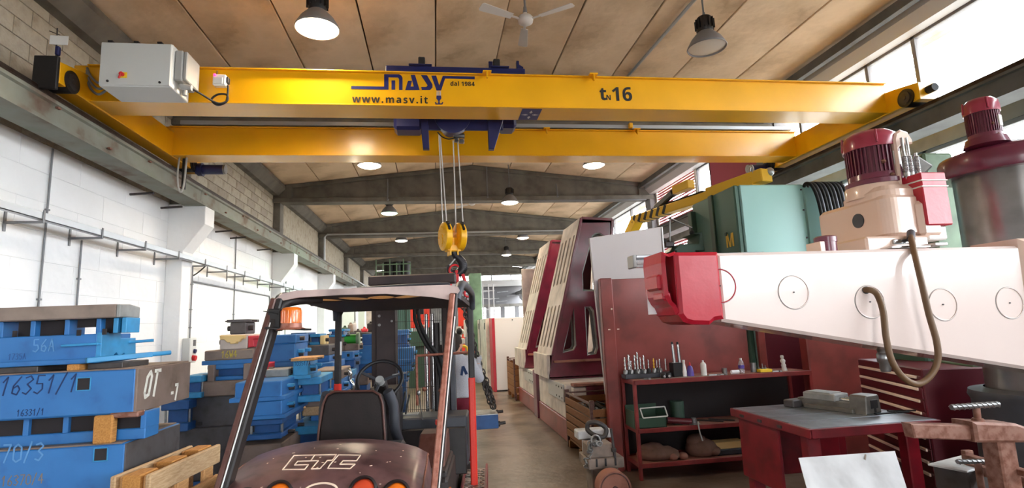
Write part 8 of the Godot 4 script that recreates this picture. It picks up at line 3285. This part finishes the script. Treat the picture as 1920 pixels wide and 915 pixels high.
	m.cyl(at(872, 632, 11.3), at(872, 600, 11.3), 0.03, -1.0, 10)
	part("casting", m, mats["lens grey"], o)
	m = Mb.new()
	m.ball(at(861, 621, 11.0), Vector3(0.06, 0.07, 0.05), 12)
	m.cyl(at(852, 612, 11.2), at(852, 560, 11.2), 0.02, -1.0, 8)
	part("dark_head", m, mats["black"], o)
	m = Mb.new()
	m.tube(curve([at(857, 651, 10.6), at(865, 649, 10.6), at(873, 650, 10.6), at(877, 656, 10.6), at(878, 664, 10.6)]), 0.025, 8)
	part("bow", m, mats["sign yellow"], o)

# ---------------------------------------------------------------- the worker
# bones: [from, to, radius, radius]; blends them and meshes the surface
func flesh(bones: Array, cell: float, blend: float, cut_y := -99.0) -> Mb:
	var lo := Vector3.ONE * 1e9
	var hi := Vector3.ONE * -1e9
	for b in bones:
		var r: float = maxf(b[2], b[3]) + cell * 2.5 + blend
		lo = lo.min((b[0] as Vector3).min(b[1]) - Vector3.ONE * r)
		hi = hi.max((b[0] as Vector3).max(b[1]) + Vector3.ONE * r)
	var nx := int((hi.x - lo.x) / cell) + 2
	var ny := int((hi.y - lo.y) / cell) + 2
	var nz := int((hi.z - lo.z) / cell) + 2
	var f := PackedFloat32Array()
	f.resize(nx * ny * nz)
	f.fill(1.0)
	for b in bones:
		var a: Vector3 = b[0]
		var e: Vector3 = b[1]
		var ra: float = b[2]
		var rb: float = b[3]
		var d := e - a
		var dd := maxf(d.length_squared(), 1e-9)
		var R := maxf(ra, rb) + cell * 2.0 + blend
		var b0 := a.min(e) - Vector3.ONE * R - lo
		var b1 := a.max(e) + Vector3.ONE * R - lo
		for k in range(maxi(0, int(b0.z / cell)), mini(nz - 1, int(b1.z / cell) + 1)):
			for j in range(maxi(0, int(b0.y / cell)), mini(ny - 1, int(b1.y / cell) + 1)):
				for i in range(maxi(0, int(b0.x / cell)), mini(nx - 1, int(b1.x / cell) + 1)):
					var p := lo + Vector3(i, j, k) * cell
					var t := clampf((p - a).dot(d) / dd, 0.0, 1.0)
					var ds := p.distance_to(a + d * t) - lerpf(ra, rb, t)
					var id := (k * ny + j) * nx + i
					var o := f[id]
					var h := maxf(blend - absf(o - ds), 0.0) / blend
					f[id] = minf(o, ds) - h * h * blend * 0.25
	if cut_y > -90.0:
		for k in nz:
			for j in ny:
				var y := lo.y + j * cell
				for i in nx:
					var id := (k * ny + j) * nx + i
					f[id] = maxf(f[id], cut_y - y)
	# surface nets
	var verts := PackedVector3Array()
	var index := {}
	var off := [0, 1, nx, nx + 1, nx * ny, nx * ny + 1, nx * ny + nx, nx * ny + nx + 1]
	var cp := [Vector3(0, 0, 0), Vector3(1, 0, 0), Vector3(0, 1, 0), Vector3(1, 1, 0), Vector3(0, 0, 1), Vector3(1, 0, 1), Vector3(0, 1, 1), Vector3(1, 1, 1)]
	var edges := [[0, 1], [2, 3], [4, 5], [6, 7], [0, 2], [1, 3], [4, 6], [5, 7], [0, 4], [1, 5], [2, 6], [3, 7]]
	for k in nz - 1:
		for j in ny - 1:
			for i in nx - 1:
				var id := (k * ny + j) * nx + i
				var inside := 0
				for c in 8:
					if f[id + off[c]] < 0.0:
						inside += 1
				if inside == 0 or inside == 8:
					continue
				var s := Vector3()
				var n := 0
				for e in edges:
					var va := f[id + off[e[0]]]
					var vb := f[id + off[e[1]]]
					if (va < 0.0) != (vb < 0.0):
						s += (cp[e[0]] as Vector3).lerp(cp[e[1]], va / (va - vb))
						n += 1
				index[id] = verts.size()
				verts.append(lo + (Vector3(i, j, k) + s / n) * cell)
	var norms := PackedVector3Array()
	norms.resize(verts.size())
	var quads := []
	for id in index:
		var i: int = id % nx
		var j: int = (id / nx) % ny
		var k: int = id / (nx * ny)
		for ax in 3:
			var step: int = [1, nx, nx * ny][ax]
			var u: int = [nx, nx * ny, 1][ax]
			var w: int = [nx * ny, 1, nx][ax]
			var uc: int = [j, k, i][ax]
			var wc: int = [k, i, j][ax]
			if uc == 0 or wc == 0:
				continue
			var va := f[id]
			var vb := f[id + step]
			if (va < 0.0) == (vb < 0.0):
				continue
			if not (index.has(id - u) and index.has(id - w) and index.has(id - u - w)):
				continue
			var q := [index[id], index[id - u], index[id - u - w], index[id - w]]
			var out := Vector3()
			out[ax] = 1.0 if va < 0.0 else -1.0
			quads.append([q, out])
			var fn := (verts[q[2]] - verts[q[0]]).cross(verts[q[3]] - verts[q[1]])
			if fn.dot(out) < 0:
				fn = -fn
			for c in q:
				norms[c] += fn
	var m := Mb.new()
	for qq in quads:
		var q: Array = qq[0]
		var n0 := norms[q[0]].normalized()
		var n1 := norms[q[1]].normalized()
		var n2 := norms[q[2]].normalized()
		var n3 := norms[q[3]].normalized()
		m.tn(verts[q[0]], verts[q[1]], verts[q[2]], n0, n1, n2)
		m.tn(verts[q[0]], verts[q[2]], verts[q[3]], n0, n2, n3)
	return m

func build_person() -> void:
	var o := thing("person", "worker in pale grey shirt and maroon trousers, back turned, holding the chain sling", "person")
	var V := func(x: float, y: float, z: float) -> Vector3: return Vector3(x, y, z)
	# the body stands at its own origin facing -z
	var skin := [
		[Vector3(0, 1.64, -0.03), Vector3(0, 1.66, 0.01), 0.085, 0.09], [Vector3(0, 1.56, -0.05), Vector3(0, 1.6, -0.04), 0.058, 0.07], [Vector3(0, 1.46, 0.01), Vector3(0, 1.56, -0.01), 0.06, 0.055],
		[Vector3(0, 1.615, -0.115), Vector3(0, 1.59, -0.13), 0.012, 0.016], [Vector3(-0.085, 1.63, -0.01), Vector3(-0.085, 1.6, -0.01), 0.016, 0.012], [Vector3(0.085, 1.63, -0.01), Vector3(0.085, 1.6, -0.01), 0.016, 0.012],
		[Vector3(-0.09, 1.05, 0), Vector3(-0.1, 1.36, 0), 0.1, 0.11], [Vector3(0.09, 1.05, 0), Vector3(0.1, 1.36, 0), 0.1, 0.11], [Vector3(-0.17, 1.42, 0), Vector3(0.17, 1.42, 0), 0.058, 0.058], [Vector3(-0.07, 0.94, 0), Vector3(0.07, 0.94, 0), 0.11, 0.11],
		[Vector3(-0.1, 0.9, 0), Vector3(-0.11, 0.5, -0.01), 0.085, 0.056], [Vector3(-0.11, 0.5, -0.01), Vector3(-0.12, 0.1, 0.02), 0.056, 0.038], [Vector3(0.1, 0.9, 0), Vector3(0.12, 0.5, -0.02), 0.085, 0.056], [Vector3(0.12, 0.5, -0.02), Vector3(0.13, 0.1, 0.01), 0.056, 0.038],
		[Vector3(-0.12, 0.06, 0.03), Vector3(-0.13, 0.04, -0.15), 0.042, 0.034], [Vector3(0.13, 0.06, 0.02), Vector3(0.15, 0.04, -0.16), 0.042, 0.034],
		[Vector3(0.19, 1.42, 0), Vector3(0.29, 1.2, -0.1), 0.05, 0.042], [Vector3(0.29, 1.2, -0.1), Vector3(0.28, 1.37, -0.21), 0.042, 0.03], [Vector3(-0.19, 1.42, 0), Vector3(-0.25, 1.16, -0.06), 0.05, 0.042], [Vector3(-0.25, 1.16, -0.06), Vector3(-0.14, 1.05, -0.26), 0.042, 0.03],
	]
	var body := part("body", flesh(skin, 0.014, 0.03), mats["skin"], o)
	var shirt := [
		[Vector3(-0.09, 1.03, 0), Vector3(-0.1, 1.36, 0), 0.118, 0.125], [Vector3(0.09, 1.03, 0), Vector3(0.1, 1.36, 0), 0.118, 0.125], [Vector3(-0.17, 1.42, 0), Vector3(0.17, 1.42, 0), 0.072, 0.072], [Vector3(-0.05, 1.47, 0.01), Vector3(0.05, 1.47, 0.01), 0.062, 0.062],
		[Vector3(0.19, 1.42, 0), Vector3(0.29, 1.2, -0.1), 0.068, 0.058], [Vector3(0.29, 1.2, -0.1), Vector3(0.283, 1.33, -0.185), 0.058, 0.045], [Vector3(-0.19, 1.42, 0), Vector3(-0.25, 1.16, -0.06), 0.068, 0.058], [Vector3(-0.25, 1.16, -0.06), Vector3(-0.17, 1.08, -0.21), 0.058, 0.045],
		[Vector3(-0.1, 1.0, 0), Vector3(0.1, 1.0, 0), 0.122, 0.122],
	]
	part("shirt", flesh(shirt, 0.015, 0.03, 0.985), mats["shirt"], o)
	var tr := [
		[Vector3(-0.08, 0.95, 0), Vector3(0.08, 0.95, 0), 0.118, 0.118], [Vector3(-0.1, 0.9, 0.01), Vector3(-0.11, 0.5, -0.01), 0.1, 0.075], [Vector3(-0.11, 0.5, -0.01), Vector3(-0.12, 0.1, 0.02), 0.075, 0.062], [Vector3(0.1, 0.9, 0.01), Vector3(0.12, 0.5, -0.02), 0.1, 0.075], [Vector3(0.12, 0.5, -0.02), Vector3(0.13, 0.1, 0.01), 0.075, 0.062],
	]
	part("trousers", flesh(tr, 0.016, 0.03, 0.07), mats["trousers"], o)
	var sh := [[Vector3(-0.12, 0.06, 0.04), Vector3(-0.13, 0.045, -0.17), 0.052, 0.044], [Vector3(0.13, 0.06, 0.03), Vector3(0.15, 0.045, -0.18), 0.052, 0.044]]
	part("shoe", flesh(sh, 0.014, 0.02, 0.0), mats["shoe"], o)
	var hr := [[Vector3(0, 1.67, 0.0), Vector3(0, 1.69, 0.02), 0.096, 0.09], [Vector3(0, 1.6, 0.05), Vector3(0, 1.66, 0.03), 0.055, 0.08], [Vector3(0, 1.72, -0.05), Vector3(0, 1.7, 0.0), 0.055, 0.07]]
	part("hair", flesh(hr, 0.009, 0.02), mats["hair"], o)
	# pale glove on the chain, five fingers closed round it
	var w := Vector3(0.281, 1.36, -0.205)
	var c := w + Vector3(0.0, 0.06, -0.03)
	var hand := [[w, c, 0.03, 0.036], [c + Vector3(-0.025, 0.0, 0.0), c + Vector3(0.025, 0.01, 0.0), 0.026, 0.026]]
	for k in 4:
		var kx := -0.032 + 0.021 * k
		var l: float = [0.9, 1.0, 0.95, 0.8][k]
		var a := c + Vector3(kx, 0.028, -0.01)
		var b := a + Vector3(0.002, 0.022, -0.026) * l
		var d := b + Vector3(0.002, -0.006, -0.024) * l
		var e := d + Vector3(0.0, -0.022, 0.004) * l
		hand.append([a, b, 0.0105, 0.010])
		hand.append([b, d, 0.010, 0.0095])
		hand.append([d, e, 0.0095, 0.0085])
	hand.append([c + Vector3(-0.03, -0.015, -0.01), c + Vector3(-0.052, 0.005, -0.035), 0.013, 0.011])
	hand.append([c + Vector3(-0.052, 0.005, -0.035), c + Vector3(-0.036, 0.022, -0.058), 0.011, 0.009])
	part("gloved_hand", flesh(hand, 0.0045, 0.006), mats["shirt"], o)
	var w2 := Vector3(-0.14, 1.05, -0.26)
	var c2 := w2 + Vector3(0.03, -0.005, -0.06)
	hand = [[w2, c2, 0.03, 0.036]]
	for k in 4:
		var kx := -0.03 + 0.02 * k
		var a := c2 + Vector3(kx, 0.0, -0.03)
		var b := a + Vector3(0.004, -0.006, -0.032)
		hand.append([a, b, 0.0105, 0.0095])
		hand.append([b, b + Vector3(0.0, -0.024, -0.012), 0.0095, 0.0085])
	hand.append([c2 + Vector3(0.03, 0.0, 0.01), c2 + Vector3(0.052, -0.012, -0.028), 0.013, 0.01])
	part("gloved_hand", flesh(hand, 0.0045, 0.006), mats["shirt"], o)
	# dark mark on the back of the shirt
	var m := Mb.new()
	m.bar(Vector3(0.085, 1.26, 0.128), Vector3(0.105, 1.37, 0.126), 0.03, 0.006, Vector3.BACK, 0.002)
	m.bar(Vector3(0.105, 1.37, 0.126), Vector3(0.15, 1.27, 0.118), 0.035, 0.006, Vector3.BACK, 0.002)
	m.bar(Vector3(0.13, 1.29, 0.122), Vector3(0.2, 1.24, 0.07), 0.02, 0.006, Vector3.BACK, 0.002)
	part("back_print", m, mats["marker"], o)
	o.transform = Transform3D(Basis(Vector3.UP, -0.12), Vector3(0.235, 0, -7.08))
